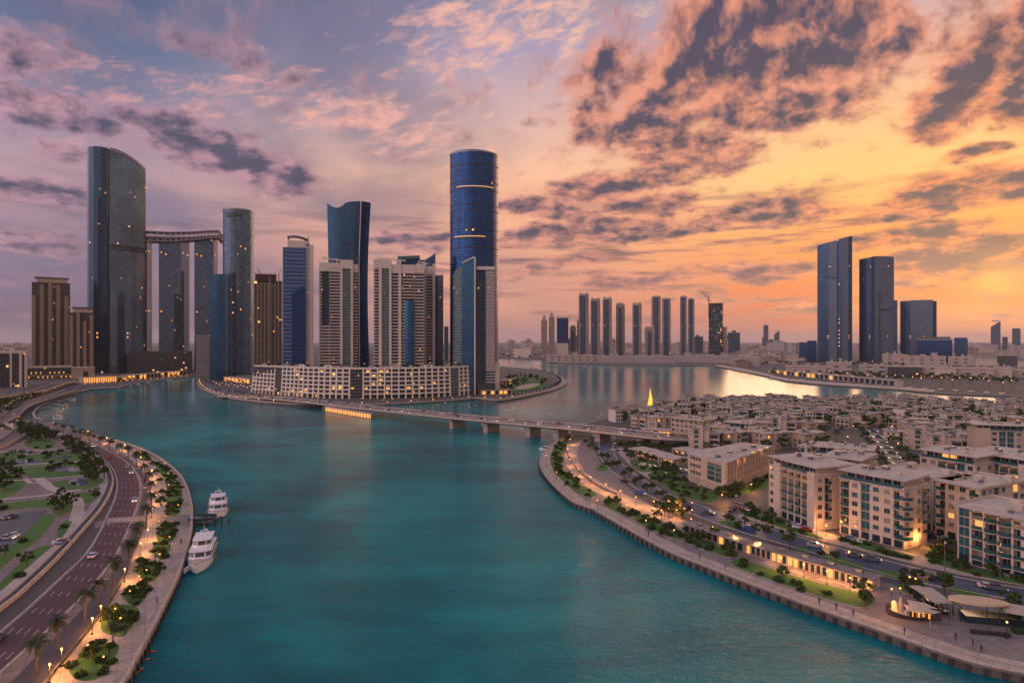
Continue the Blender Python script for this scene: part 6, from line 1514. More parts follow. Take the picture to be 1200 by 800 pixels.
# ------------------------------------------------------------------ lit pavilion row along the water
def pavilion(a, c, n, label, seed):
    A, B_ = Vector(G(*a)), Vector(G(*c)); t_ = B_-A; W_ = t_.length; t = thing('shore_pavilion', label, 'pavilion', (A.x, A.y, 0), tang(t_)); rr_ = random.Random(seed)
    b = MB(); b.box(0, W_, 1.2, 5.4, 0, 2.8, 0); b.build('wall', M['beige'], t)
    b = MB(); b.box(-.6, W_+.6, .1, 5.8, 2.8, 3.1); b.build('roof', M['plaza'], t)
    s = W_/n
    for k in range(n):
        lit_ = rr_.random() < .3
        b = MB(); b.box(k*s+.25, (k+1)*s-.25, 1.08, 1.198, .25, 2.5); b.build('window', M['warmwin'] if lit_ else M['glass'], t)
        b = MB(); b.box(k*s-.12, k*s+.12, .6, .85, 0, 2.8); b.build('post', M['beige2'], t)
    b = MB()
    for k in range(max(1, n//4)): b.box(W_*(k+.3)/max(1, n//4), W_*(k+.3)/max(1, n//4)+1.6, 3, 4.2, 3.1, 3.7)
    b.build('roof_unit', M['metal'], t)
pavilion((872, 648.5), (1020, 693), 22, 'long low shore pavilion with glowing shop windows along the quay', 3)
pavilion((800, 624), (868, 647.5), 10, 'shorter low pavilion continuing the row towards the festive terrace', 5)
for k in range(4): K_GL.put((*G(915+k*27, 668+k*8.3), .05), 0, f'globe lamp in front of the long shore pavilion, {ordn(k)} from the festive terrace', 'globe lamps before the pavilion')
# terrace mats before the pavilion
for k in range(4): patch('terrace_floor', [(890+k*33, 659+k*9.6), (900+k*33, 656.5+k*9.6), (916+k*33, 661+k*9.6), (907+k*33, 664.5+k*9.6)], M['canvas'], .065)
# ------------------------------------------------------------------ boat shaped café, pergola and parasol stage
def dhow():
    a = Vector(G(1042, 724)); c = Vector(G(1107, 733)); L = (c-a).length; t = thing('boat_cafe', 'boat shaped cafe with white awnings standing on the quay plaza', 'cafe', (a.x, a.y, .03), tang(c-a))
    n = 12; b = MB(); prof = lambda q: 3.1*math.sin(math.pi*min(.985, .06+q*.94)**.8)**.6
    lo = [(L*i/n, 3.2+prof(i/n)*.75, 0) for i in range(n+1)]+[(L*i/n, 3.2-prof(i/n)*.75, 0) for i in range(n, -1, -1)]
    up = [(L*i/n, 3.2+prof(i/n), 1.0+.9*abs(i/n-.45)**2*4) for i in range(n+1)]+[(L*i/n, 3.2-prof(i/n), 1.0+.9*abs(i/n-.45)**2*4) for i in range(n, -1, -1)]
    m_ = len(lo); b.add(lo+up, [(i, (i+1) % m_, m_+(i+1) % m_, m_+i) for i in range(m_)], 0); b.build('hull', mat('boat_timber', (.10, .055, .035), .6, .2, 1.), t)
    b = MB(); b.prism([(p[0], 3.2+(p[1]-3.2)*.93) for p in lo][::-1], .05, .7, 0); b.build('deck', M['deck'], t, recalc=True)
    for i in range(2): 
        b = MB(); x0 = 3.5+i*1.2; y = 1.2+i*3.3
        b.add([(x0, y-1.9, 2.5), (L-2, y-1.2, 2.4), (L-.4, y+(.8 if i == 0 else -.8), 2.3), (L-2, y+1.2, 2.4), (x0, y+1.7, 2.6), (x0+.4, y, 3.2), (L-3, y, 3.1)], [(0, 1, 6, 5), (1, 2, 6), (2, 3, 6), (3, 4, 5, 6), (4, 0, 5)]); b.build('awning', M['canvas'], t)
    for k in range(7):
        for y in (.3, 6.):
            b = MB(); b.tube((3.8+k*(L-7)/6, y, .6), (3.8+k*(L-7)/6, y, 2.75), .07, k=4); b.build('post', M['dark'], t)
    for k in range(6):
        b = MB(); b.box(4.3+k*(L-8)/6, 4.3+k*(L-8)/6+1.6, .9, 1.1, .75, 1.9); b.build('lit_panel', M['warmwin'] if k % 2 else M['glass'], t)
    b = MB(); b.tube((1.6, 3.2, .5), (1.5, 3.2, 2.3), .7, .55, 8); b.ball((1.5, 3.2, 2.4), .6, 8, 0, 1.5); b.build('kiosk', M['warmsoft'], t)
    b = MB(); b.tube((3.0, 4.4, .5), (3.1, 4.4, 3.8), .9, .15, 6); b.build('bow_tent', M['canvas'], t)
    point_light(t, 4.6, 700, x=.3); bpy.data.objects
dhow()
def pergola(a, c, w, n, label):
    A, B_ = Vector(G(*a)), Vector(G(*c)); L = (B_-A).length; t = thing('white_pergola', label, 'pergola', (A.x, A.y, .03), tang(B_-A))
    for k in range(n):
        b = MB(); x0 = k*L/n+.15; x1 = (k+1)*L/n-.15; b.prism([(x0, 0), (x1, 0), (x1, w), (x0, w)], 2.9-.08*k, 3.1-.08*k, 0, 0, True); b.build('roof_panel', M['canvas'], t)
    for k in range(n+1):
        for y in (.2, w-.2):
            b = MB(); b.tube((k*L/n, y, 0), (k*L/n, y, 2.9), .09, k=5); b.build('post', M['dark'], t)
    b = MB(); b.box(.5, L-.5, .8, w-.8, 0, .9); b.build('counter', M['boatglass'], t)
pergola((1118, 722), (1092, 701), 4.4, 4, 'pergola with white roof panels beside the boat shaped cafe')
pergola((1103, 716), (1078, 699), 2.8, 3, 'narrower grey slatted pergola next to the white panelled one')
def stage():
    a = Vector(G(1136, 741)); t = thing('canopy_stage', 'cafe pavilion with an oval tan canopy and two slanted canvas roofs', 'canopy', (a.x, a.y, .03), R(-14))
    b = MB(); b.prism([(5+6.2*math.cos(6.283*k/20), 8+3.3*math.sin(6.283*k/20)) for k in range(20)], [4.4+.10*math.cos(6.283*k/20) for k in range(20)], [4.7+.3*math.cos(6.283*k/20+2) for k in range(20)], 0, 0, True); b.build('oval_canopy', mat('tan_canvas', (.52, .36, .22), .8, .05), t)
    for k in range(2):
        b = MB(); x0 = 9.+k*.4; y0 = 4.5+3.2*k; b.add([(x0, y0, 3.6), (x0+7, y0-1.2, 3.2), (x0+7, y0+1.7, 3.5), (x0, y0+2.8, 4.)], [(0, 1, 2, 3)]); b.add([(x0, y0, 3.48), (x0+7, y0-1.2, 3.08), (x0+7, y0+1.7, 3.38), (x0, y0+2.8, 3.88)], [(3, 2, 1, 0)]); b.build('canvas_roof', M['canvas'], t)
    for x, y in ((.5, 6), (.5, 10), (8, 5), (8, 11), (15.5, 4), (15.8, 9.6)):
        b = MB(); b.tube((x, y, 0), (x, y, 3.6), .12, k=6); b.build('post', M['dark'], t)
    b = MB(); b.box(1.5, 14.5, 5.6, 9.5, .0, 1.6); b.build('counter', M['boatglass'], t)
    for k in range(5):
        b = MB(); b.box(.2+k*1.6, 1.4+k*1.6, -.6, .2, 0, .9); b.build('bench', M['dark'], t)
    b = MB(); b.box(9.5, 14, 1.6, 3.6, 0, .8); b.build('planter', M['leaf2'], t)
stage()
for i, (a, c) in enumerate([(1045, 707), (1055, 706), (1073, 694), (1180, 748), (1066, 692)]): K_GN.put((*G(a, c), .05), 0, f'globe lamp on the quay plaza, {ordn(i)} around the boat shaped cafe', 'globe lamps on the quay plaza')
# ------------------------------------------------------------------ apartment blocks
WINM = {}
def win_mesh(w, h, lit=False, teal=False):
    k = (round(w, 1), round(h, 1), lit, teal)
    if k not in WINM:
        b = MB(); b.box(-w/2, w/2, -.04, .05, 0, h, 1)
        f = .09
        b.box(-w/2-f, -w/2, -.10, .05, -f, h+f, 0); b.box(w/2, w/2+f, -.10, .05, -f, h+f, 0); b.box(-w/2, w/2, -.10, .05, h, h+f, 0); b.box(-w/2-.12, w/2+.12, -.2, .05, -f-.04, -.001, 0)
        b.box(-.03, .03, -.07, -.041, 0, h, 0)
        WINM[k] = b.mesh('window', [M['beige'], M['warmwin'] if lit else M['teal'] if teal is True else M['curtain'] if teal == 2 else M['glass']])
    return WINM[k]
BALM = {}
def bal_mesh(w, curved=False, glass=True, d=1.5):
    k = (round(w, 1), curved, glass, round(d, 1))
    if k not in BALM:
        n = 8 if curved else 1
        pl = [(-w/2+w*i/n, -(.25+(1.1*math.sin(math.pi*i/n) if curved else 0))) for i in range(n+1)]
        b = MB(); b.prism(pl+[(w/2, d), (-w/2, d)], 0, .22, 0, 0, True)
        for i in range(n):
            p, q = pl[i], pl[i+1]; b.add([(p[0], p[1]+.05, .22), (q[0], q[1]+.05, .22), (q[0], q[1]+.05, 1.25), (p[0], p[1]+.05, 1.25)], [(0, 1, 2, 3)], 1)
            b.add([(p[0], p[1], 1.25), (q[0], q[1], 1.25), (q[0], q[1]+.12, 1.25), (p[0], p[1]+.12, 1.25)], [(0, 1, 2, 3)], 2)
        BALM[k] = b.mesh('balcony', [M['beige'], M['rail'] if glass else M['beige'], M['metal']])
    return BALM[k]
def canopy_mesh():
    if 'c' not in BALM:
        b = MB(); n = 8; pl = [(-1.75+3.5*i/n, -(.3+1.3*math.sin(math.pi*i/n))) for i in range(n+1)]+[(1.75, -.005), (-1.75, -.005)]
        b.prism(pl, 0, .3, 0, 0, True); b.prism([(p[0]*.85, p[1]*.85-.01) for p in pl], -.07, -.003, 1, 1, True); BALM['c'] = b.mesh('balcony_canopy', [M['canvas'], M['warmsoft']])
    return BALM['c']
def disc_mesh(r, lit):
    k = ('d', round(r, 1), lit)
    if k not in BALM:
        b = MB(); n = 14; pl = [(r*math.cos(R(-200+220*i/n)), r*math.sin(R(-200+220*i/n))) for i in range(n+1)]
        b.prism(pl, 0, .25, 0, 0, True)
        for i in range(n): p, q = pl[i], pl[i+1]; b.add([(p[0]*.97, p[1]*.97, .25), (q[0]*.97, q[1]*.97, .25), (q[0]*.97, q[1]*.97, 1.25), (p[0]*.97, p[1]*.97, 1.25)], [(0, 1, 2, 3)], 1)
        if lit: b.prism([(p[0]*.8, p[1]*.8) for p in pl], -.06, -.003, 2, 2, True)
        BALM[k] = b.mesh('round_balcony', [M['beige'], M['rail'], M['warmsoft']])
    return BALM[k]
aprr = random.Random(17)
def apartment(label, A, ang, front, end, floors, fh=3.05, depth=None, mat_='beige', corner=True, penth=True, left=None, soff=True, base=3.2, name='apartment_block', lamp=0):
    """A: left front corner in world, front runs along +x turned by ang; front / end are bay codes (w window, b balcony, s solid, g glass) 3.5 m wide"""
    t = thing(name, label, 'apartment building', (A[0], A[1], .03), ang, 'apartment blocks along the shore road'); bw = 3.5
    W_ = len(front)*bw; D = depth or max(12, len(end)*bw); H = base+floors*fh; rec = 1.5
    b = MB(); b.box(rec, W_-rec, rec, D, 0, H, 0)
    def face(code, mk):
        for i, c in enumerate(code):
            x0, x1 = i*bw, (i+1)*bw
            if c in 'ws': mk(b, x0-(0), x1, 0, rec, 0, H)
            else:
                mk(b, x0-.0, x0+.32, 0, rec, 0, H-fh*.25); mk(b, x1-.32, x1, 0, rec, 0, H-fh*.25); mk(b, x0+.32, x1-.32, 0, rec, 0, base-.4)
    def mk_front(b, x0, x1, y0, y1, z0, z1): b.box(x0+.002, x1-.002, y0-(.55 if x1-x0 > 3 and front[int(x0/bw+.1)] == 's' else 0), y1-.002, z0, z1+(1.3 if x1-x0 > 3 and front[int(x0/bw+.1)] == 's' else 0), 0)
    def mk_end(b, x0, x1, y0, y1, z0, z1): b.box(W_-y1+.002, W_-y0, x0+.003, x1-.003, z0, z1-.01, 0)
    def mk_left(b, x0, x1, y0, y1, z0, z1): b.box(y0, y1-.002, x0+.003, x1-.003, z0, z1-.01, 0)
    face(front, mk_front); face(end, mk_end)
    if left: face(left, mk_left)
    else: b.box(0, rec-.002, rec+.01, D, 0, H-.01, 0)
    b.build('wall', M[mat_], t)
    nb = 0
    def put(mesh, nm, x, y, z, rz): 
        o = obj(nm, mesh, t, (x, y, z), rz); return o
    for code, fn, rz in ((front, lambda u, v: (u, v), 0), (end, lambda u, v: (W_-v, u), R(90)), (left or '', lambda u, v: (v, D-u if 0 else u), R(-90))):
        for i, c in enumerate(code):
            u = (i+.5)*bw
            for f in range(floors):
                z = base+f*fh
                if c == 'w':
                    x, y = fn(u, -.012); put(win_mesh(1.8, 1.5, aprr.random() < .02, aprr.choice((True, False, False, 2, 2))), 'window', x, y, z+.95, rz)
                elif c in 'bc':
                    if f == floors-1 and aprr.random() < .3 and c == 'b': pass
                    x, y = fn(u, 0); put(bal_mesh(2.84 if c == 'b' else 3.3, c == 'c', d=rec-.02), 'balcony', x, y, z, rz)
                    if f == floors-1: x2, y2 = fn(u, 0); put(canopy_mesh(), 'balcony_canopy', x2, y2, z+fh-.35, rz)
                    x, y = fn(u, rec-.07); put(win_mesh(2.4, 2.3, aprr.random() < .03, aprr.choice((False, False, 2))), 'balcony_door', x, y, z+.3, rz)
                elif c == 'g':
                    x, y = fn(u, .35); put(win_mesh(2.8, 2.5, aprr.random() < .08, True), 'window', x, y, z+.3, rz)
    if corner:
        for f in range(floors):
            obj('round_balcony', disc_mesh(2.7, soff and aprr.random() < .75), t, (W_-.4, .4, base+f*fh), R(10))
        b = MB(); b.tube((W_-.6, .6, 0), (W_-.6, .6, H), .5, k=8); b.build('corner_column', M[mat_], t)
    # roof
    b = MB(); ov = .12 if penth else .8; fo = .1 if penth else 1.2
    b.prism([(-ov, -ov-.1), (W_*.5, -ov-fo), (W_+ov, -ov-.1), (W_+ov, D+.3), (-ov, D+.3)], H+.003, H+.35, 0, 0, True)
    rf = b.build('roof', M['roof'], t)
    b = MB(); 
    for (x0, x1, y0, y1) in ((-ov, W_+ov, D-.1, D+.3), (-ov, -ov+.4, -ov, D-.1), (W_+ov-.4, W_+ov, -.5, D-.1)): b.box(x0, x1, y0, y1, H+.353, H+.9)
    b.build('roof_parapet', M[mat_], rf)
    for k in range(3+int(W_/9)):
        x = aprr.uniform(2, W_-3); y = aprr.uniform(2.5, D-3); b = MB()
        if k % 3 == 0: b.box(x, x+2.4, y, y+2.2, H+.353, H+2.2)
        else: b.box(x, x+1.1, y, y+.9, H+.353, H+1.3); b.tube((x+.5, y+.45, H+1.3), (x+.5, y+.45, H+1.42), .35, k=8)
        b.build('roof_unit', M['metal'] if k % 3 else M[mat_], rf)
    if penth:
        # set back top storey with a floating roof and a raised frame
        x0, x1 = 1.2, W_-1.2; z = H+.353; DF = 2.3
        b = MB(); b.box(x0, x1, DF, D-1, z, z+2.45); ph = b.build('penthouse', M[mat_], t)
        for k in range(int((x1-x0)/3)): o = obj('window', win_mesh(2.4, 1.9, aprr.random() < .06), ph, (x0+1.6+k*3, DF-.05, z+.2), 0)
        b = MB(); b.prism([(x0-1.8, DF-2.6), ((x0+x1)/2, DF-3.4), (x1+1.9, DF-2.5), (x1+1.9, D-.2), (x0-1.8, D-.2)], z+2.453, [z+2.75, z+2.8, z+2.85, z+3.3, z+3.2], 0, 0, True); b.build('penthouse_roof', M['roof'], ph)
        for k in range(4):
            b = MB(); b.tube((x0+k*(x1-x0)/3, DF-2., z), (x0+k*(x1-x0)/3, DF-2., z+2.45), .12, k=5); b.build('penthouse_post', M['metal'], ph)
        for k in range(5):
            x = aprr.uniform(2, W_-4); y = aprr.uniform(4.5, D-3.5); b = MB(); b.box(x, x+aprr.uniform(.9, 2.2), y, y+aprr.uniform(.9, 1.8), z+2.9, z+3.6+aprr.random()); b.build('roof_unit', (M['metal'], M[mat_], M['roofd'])[k % 3], ph)
        b = MB(); b.box(.2, W_-.2, .1, .22, z, z+1.0); b.build('roof_glass_rail', M['rail'], t)
    # ground floor storefront
    for i in range(len(front)):
        b = MB(); b.box(i*bw+.45, (i+1)*bw-.45, -.03, .02, .2, 2.5); b.build('ground_window', M['warmwin'] if aprr.random() < .12 else M['glass'], t)
    if lamp: point_light(t, 2.4, lamp, x=W_+3)
    return t
def ap(label, p, q, *a, **k):
    A, B_ = Vector(G(*p)), Vector(G(*q)); return apartment(label, A, tang(B_-A), *a, **k)
# front face runs along the shore road, towards the camera
ap('first tall beige apartment block beside the side street, teal balconies on its long front', (901, 600), (957, 622), 'wsbbbbs', 'wbsbw', 5, corner=False, left='sws', lamp=600)
ap('apartment block with glass drum corners and mint balcony rails, second along the shore road', (984, 624), (1048, 641), 'bwgwwb', 'wswb', 5, corner=True, lamp=750)
ap('tall apartment block with lit round corner balconies behind the mint railed one', (1035, 607), (1098, 623.5), 'wbgbwww', 'swsw', 5, corner=True, lamp=600, penth=False)
ap('dark green glazed apartment block at the frame edge by the corner drive', (1122, 657), (1172, 671), 'gbccb', 'wsgwsg', 5, fh=2.9, base=1.8, corner=False, mat_='beige', lamp=0, penth=False)
ap('apartment block with a broad flat roof and lit balcony stack, behind the green glazed one', (1096, 627), (1144, 640), 'bwwb', 'wwgwsgw', 5, corner=False, left='ccccc', penth=False)
ap('slim apartment block between the drive and the villas, with a lit green lantern balcony', (1078, 588), (1130, 600), 'wwbbgw', 'wswsw', 5, corner=False)
ap('long apartment block with vertical balcony slots near the frame edge', (1128, 590), (1182, 603), 'swbgbbs', 'wsbwsb', 5, corner=False)
ap('squarish apartment block with two window columns high at the frame edge', (1142, 545), (1196, 548), 'sswggws', 'wsw', 5, corner=False, mat_='beige2')
ap('stepped apartment block peeking between the first and second tall ones', (962, 600), (1000, 607), 'wbbw', 'bcbwb', 5, corner=True)
ap('apartment block with stacked curved terraces behind the first tall one', (955, 583), (1012, 590), 'cccbcc', 'wcw', 5, corner=False, mat_='beige2')
# round cornered block
def round_block():
    A = Vector(G(806, 563)); C = Vector(G(848, 578)); E = Vector(G(905, 552)); u = (C-A).normalized(); v = (E-C).normalized()
    t = thing('round_corner_block', 'flat roofed apartment block with a rounded glass corner beside the gardens', 'apartment building', (C.x, C.y, .03), 0, None)
    a = A-C; e = E-C; fh = 3.2; fl = 3; H = 2.9+fl*fh
    w1 = a.length; w2 = e.length; du = -u; dv = v; nrm = (du+dv).normalized()
    cor = []
    for k in range(9):
        f = k/8; ang1 = math.atan2(du.y, du.x); ang2 = math.atan2(dv.y, dv.x)
        p0 = du*5; p1 = dv*5; q = p0*(1-f)**2+p1*f*f+Vector((0, 0))*2*f*(1-f); cor.append(q)
    back = 15
    bk = [e+Vector((-dv.y, dv.x))*back, a+Vector((du.y, -du.x))*0+dv*9]
    poly = [a]+cor+[e]+bk
    b = MB(); b.prism([(p.x, p.y) for p in poly], 0, H, 0, 0); b.build('wall', M['beige2'], t, recalc=True)
    b = MB(); g_ = [p*1.0+(p-nrm*3).normalized()*0-nrm*.35 for p in [du*12]+cor[:5]]
    for i in range(len(g_)-1): b.add([(*g_[i], 3.6), (*g_[i+1], 3.6), (*g_[i+1], H-1), (*g_[i], H-1)], [(0, 1, 2, 3)], 0, [[(i*2, 0), (i*2+2, 0), (i*2+2, H), (i*2, H)]])
    b.build('corner_glazing', FM['teal'], t)
    b = MB(); c_ = cor[5]-nrm*.6; b.tube((c_.x, c_.y, 0), (c_.x, c_.y, H+.6), 1.3, k=12); b.build('corner_column', M['beige'], t)
    b = MB(); ring = [a-nrm*1.3]+[p-nrm*1.4 for p in cor]+[e-nrm*1.2]+bk
    b.prism([(p.x, p.y) for p in ring], H+.003, H+.45, 0, 0, True); rf = b.build('roof', M['roof'], t, recalc=True)
    b = MB(); b.prism([(p.x, p.y) for p in [a-nrm*1.8]+[p-nrm*1.9 for p in cor]+[e-nrm*1.8]+[e, a]], 3.2, 3.7, 0, 0, True); b.build('terrace_canopy', M['beige'], t, recalc=True)
    n2 = int(w2/3.7)
    for i in range(n2):
        base_ = dv*(6+i*3.7); off = Vector((dv.y, -dv.x))
        b = MB(); c0 = base_+off*.9; 
        b.prism([(p.x, p.y) for p in (base_-dv*.35, c0-dv*.35, c0+dv*.35, base_+dv*.35)], 3.7, H, 0, 0); b.build('pier', M['beige'], t, recalc=True)
        if i < n2-1:
            for f in range(fl):
                m_ = base_+dv*1.85+off*.08; obj('window', win_mesh(2.4, 2.2, aprr.random() < .12), t, (m_.x, m_.y, 3.9+f*fh), tang(dv))
    for i in range(6):
        m_ = du*(w1-3-i*2.1)-Vector((du.y, -du.x))*0; off = Vector((-du.y, du.x)); m_ = m_+off*.06
        if du.length and i < 4:
            for f in range(fl): obj('window', win_mesh(1.5, 1.5, False, i % 2 == 0), t, (m_.x, m_.y, 4.3+f*fh), tang(-du))
    for k in range(8):
        p = e*(.1+.1*k)+Vector((-dv.y, dv.x))*aprr.uniform(4, 11); b = MB(); b.box(p.x-1, p.x+1, p.y-.8, p.y+.8, H+.453, H+1.6); b.build('roof_unit', M['metal'] if k % 2 else M['beige'], rf)
    b = MB()
    for k in range(3): p = e*(.55+.15*k); q = p-Vector((-dv.y, dv.x))*.4; b.add([(q.x-.8, q.y, H+.1), (q.x+.8, q.y, H+.1), (q.x+.8, q.y+.1, H+.9), (q.x-.8, q.y+.1, H+.9)], [(0, 1, 2, 3)])
    b.build('lit_cornice', M['warmsoft'], t)
round_block()
# ------------------------------------------------------------------ villas
def make_villa(v):
    rr_ = random.Random(200+v); t = thing('flat_roofed_villa', 'villa', 'villa')
    w = (16, 13, 19, 15, 18, 12)[v % 6]; d = (11, 10, 12, 12, 10, 11)[v % 6]; H = (9.4, 6.4, 9.6, 12.6, 9.2, 6.6)[v % 6]; m_ = ('beige', 'white', 'beige2', 'beige', 'beige2', 'beige')[v % 6]
    b = MB(); b.box(0, w*.62, 0, d, 0, H); b.box(w*.62, w, 1.8, d-.4, 0, H-3.1*(v % 2)); b.box(w*.28, w*.40, -1.3, 0, 0, H+1.2)
    if v % 3 == 0: b.box(-2.6, 0, 2, d-2, 0, H-3)
    b.build('wall', M[m_], t)
    b = MB(); b.prism([(-1, -1.1), (w*.62+.5, -1.1), (w*.62+.5, d+.7), (-1, d+.7)], H+.003, [H+.35, H+.35, H+.7, H+.7], 0, 0, True)
    z2 = H-3.1*(v % 2); b.prism([(w*.62+.502, .9), (w+1., .9), (w+1., d+.3), (w*.62+.502, d+.3)], z2+.003, z2+.4, 0, 0, True); rf = b.build('roof', M['roof' if v % 3 else 'roofm'], t)
    for k in range(6):
        x, y = rr_.uniform(1, w*.6-2), rr_.uniform(1, d-2); b = MB(); b.box(x, x+rr_.uniform(.8, 2.8), y, y+rr_.uniform(.8, 1.8), H+.4, H+1.1+rr_.random()*1.1); b.build('roof_unit', (M['metal'], M['roofd'], M[m_])[k % 3], rf)
    nf = int(H//3.1)
    for f in range(nf):
        for i in range(int(w*.6/3.4)):
            x = 1.9+i*3.4
            if w*.24 < x < w*.44: continue
            if (i+f+v) % 3 == 0:
                obj('balcony', bal_mesh(3., False, True, 0.), t, (x, -.02-.9, .05+f*3.1), 0) if f else None
            obj('window', win_mesh(2.4 if (i+v) % 2 else 1.5, 1.7, (v*7+f*3+i) % 17 == 3, (v+i) % 3 == 0), t, (x, -.02, .8+f*3.1), 0)
        obj('window', win_mesh(w*.3, 1.9, False, v % 2 == 0), t, (w*.81, 1.77, .7+f*3.1), 0) if f*3.1+3 < z2 else None
        for i in range(2): obj('window', win_mesh(1.5, 1.5, False), t, (-.02 if v % 3 else -2.62, d*.35+i*3.6, .9+f*3.1), R(-90)) if f*3.1+3 < (H if v % 3 else H-3) else None
        for i in range(2): obj('window', win_mesh(1.5, 1.5, (v+f+i) % 9 == 4), t, (w+.02, d*.3+i*3.8, .9+f*3.1), R(90)) if f*3.1+3 < z2 else None
    return t
def make_far_villa(v):
    t = thing('flat_roofed_villa', 'villa', 'villa'); w = (15, 19, 13, 21)[v]; d = (10, 10, 11, 10)[v]; H = (8.6, 7.4, 10.4, 9.4)[v]; m_ = ('beige', 'beige2', 'white', 'beige')[v]
    b = MB(); b.box(0, w*.5, 0, d, 0, H); b.box(w*.5, w, 2, d, 0, H-2.6*(v % 2)); b.build('wall', M[m_], t)
    b = MB(); b.prism([(-1, -1.2), (w*.5+.5, -1.2), (w*.5+.5, d+.6), (-1, d+.6)], H+.003, [H+.35, H+.35, H+.8, H+.8], 0, 0, True); z2 = H-2.6*(v % 2); b.prism([(w*.5+.502, .8), (w+1, .8), (w+1, d+.4), (w*.5+.502, d+.4)], z2+.003, z2+.4, 0, 0, True); b.box(w*.2, w*.3, d*.4, d*.6, H+.4, H+2.); b.box(w*.7, w*.76, d*.5, d*.6, z2+.4, z2+1.4); b.build('roof', M['roof' if v % 2 else 'roofm'], t)
    for k in range(4): b = MB(); x = w*(.05+.11*k); y = d*(.25+.13*((k*7+v) % 4)); b.box(x, x+1.2+k % 2, y, y+1.3, H+.4, H+1.3+.4*(k % 3)); b.build('roof_unit', M['roofd'] if k % 2 else M['metal'], t)
    for f in range(int(H//3)):
        for i in range(3): b = MB(); b.box(1+i*w*.16, 1+i*w*.16+w*.10, -.06, .0, .9+f*3, 2.7+f*3); b.build('window', M['glass'] if (i+f+v) % 4 else M['teal'], t)
        if f*3+3 < z2: b = MB(); b.box(w*.55, w*.95, 1.93, 2.0, .7+f*3, 2.6+f*3); b.build('window', M['glass'] if (f+v) % 2 else M['teal'], t)
    return t
KV = [Kind(lambda v=v: make_villa(v)) for v in range(6)]; KF = [Kind(lambda v=v: make_far_villa(v)) for v in range(4)]
lab_v = ['beige villa with stair tower', 'low white villa', 'wide brown beige villa', 'tall beige house with wing', 'long villa with stair tower', 'low beige villa']
lab_f = ['beige villa with raised wing', 'long stepped brown villa', 'boxy pale villa', 'wide level roofed villa']
occ = []
vr = random.Random(4)
far_in = [Vector(p) for p in vil_far]
def vx0(Y):   # left limit of the built up area at distance Y (world x)
    pyv = 400+HC*F/Y
    tab = [(474, 790), (478, 772), (484, 750), (490, 727), (497, 712), (503, 730), (510, 792), (520, 800), (528, 815), (536, 912), (545, 925), (556, 1010), (566, 1020), (578, 1046), (590, 1050)]
    for (a, b_), (c, d_) in zip(tab, tab[1:]):
        if a <= pyv <= c: return PX(b_+(d_-b_)*(pyv-a)/(c-a), Y)
    return PX(780, Y)
rowi = 0; Y = 655.; TREESP = []
while Y > 268:
    x = vx0(Y)+vr.uniform(0, 18); k = 0; rn = ordn(rowi); near = Y < 470
    while True:
        px = 600+x*F/Y
        if px > 1212: break
        # keep the boulevard with palms free
        bx = 1040-(400+HC*F/Y-505)*-.55
        bc = 1019+(400+HC*F/Y-505)*.78; on_blvd = 470 > Y > 240 and px < bc+20 and px+17*F/Y > bc-42
        py0 = 400+HC*F/Y
        blocked = on_blvd or (px > 1120 and 533 < py0 < 552) or (px > 1120 and py0 > 575) or (py0 > 560 and px < 1075 and 0) or (1070 < px < 1190 and py0 > 583) or (950 < px < 1045 and py0 > 572) or (1030 < px < 1112 and py0 > 592)
        if blocked or py0 < 471.5+max(0, (px-930)*.008)+ (0 if px > 880 else max(0, (880-px)*.045)) or Vector((x, Y)).length and not inside((x+8, Y+14), villa_land):
            x += 14; continue
        ang = R(vr.choice((-16, -14, -20, -10, -15, 22, -48, -62)))
        if near:
            v = vr.randrange(6); KV[v].put((x, Y+vr.uniform(-3, 3), .03), ang, f'{lab_v[v]}, {ordn(k)} house of the {rn} row from the far shore', 'villas in the '+rn+' row', (1, 1, 1.)); w = (16, 13, 19, 15, 18, 12)[v]
        else:
            v = vr.randrange(4); KF[v].put((x, Y+vr.uniform(-4, 4), .03), ang, f'{lab_f[v]}, {ordn(k)} house of the {rn} row from the far shore', 'villas in the '+rn+' row'); w = (15, 19, 13, 21)[v]
        k += 1; TREESP.append((x+w+3, Y-4)); 
        if vr.random() < .75: TREESP.append((x+w*.4, Y-7))
        x += w*(1. if ang > R(-40) else .8)+vr.uniform(3.5, 9)
    Y -= 24 if Y > 470 else 26; rowi += 1
n_t = 0
for x, y in TREESP:
    if y < 455: tree_at((x, y), 'round dark tree squeezed between villas on the villa island', 'trees between the villas', sc=crr.uniform(.9, 1.45), kind=None if crr.random() < .8 else crr.choice(KP)); n_t += 1
treeline('villa_field_foliage', [(x, y) for x, y in TREESP if y >= 455]+[(x+2, y+4) for x, y in TREESP if y >= 455], 9., 3.2, 9, 26, .6)
# boulevard with parked cars and palms
ribbon('boulevard', [(1012, 503), (1022, 520), (1036, 540), (1052, 560), (1070, 584)], [(1024, 503), (1037, 520), (1054, 540), (1074, 560), (1096, 584)], M['asphalt'], .05, 20)
for i in range(12):
    y = 506+i*6.2; car(G(1015+(y-505)*.70, y), R(-60), '{} parked on the boulevard, '+ordn(i)+' from the far end, bridge side', group='cars parked on the boulevard')
    car(G(1024+(y-505)*.86, y), R(-60), '{} parked on the boulevard, '+ordn(i)+' from the far end, apartment side', group='cars parked on the boulevard')
    for s in (-1, 1): tree_at(G(1019+(y-505)*.78+s*(13+(y-505)*.16), y+2), 'palm or round tree lining the villa boulevard', 'trees on the boulevard', sc=1., kind=crr.choice(KP if i % 2 else KT))
for i, (a, c, h) in enumerate([(846, 517, 1.), (808, 504, .8), (1083, 520, .8), (960, 497, .7)]): KC.put((*G(a, c), 0), i, f'tall dark cypress rising among the villas, {ordn(i)} from the bridge', 'cypress trees', 1.25*h)
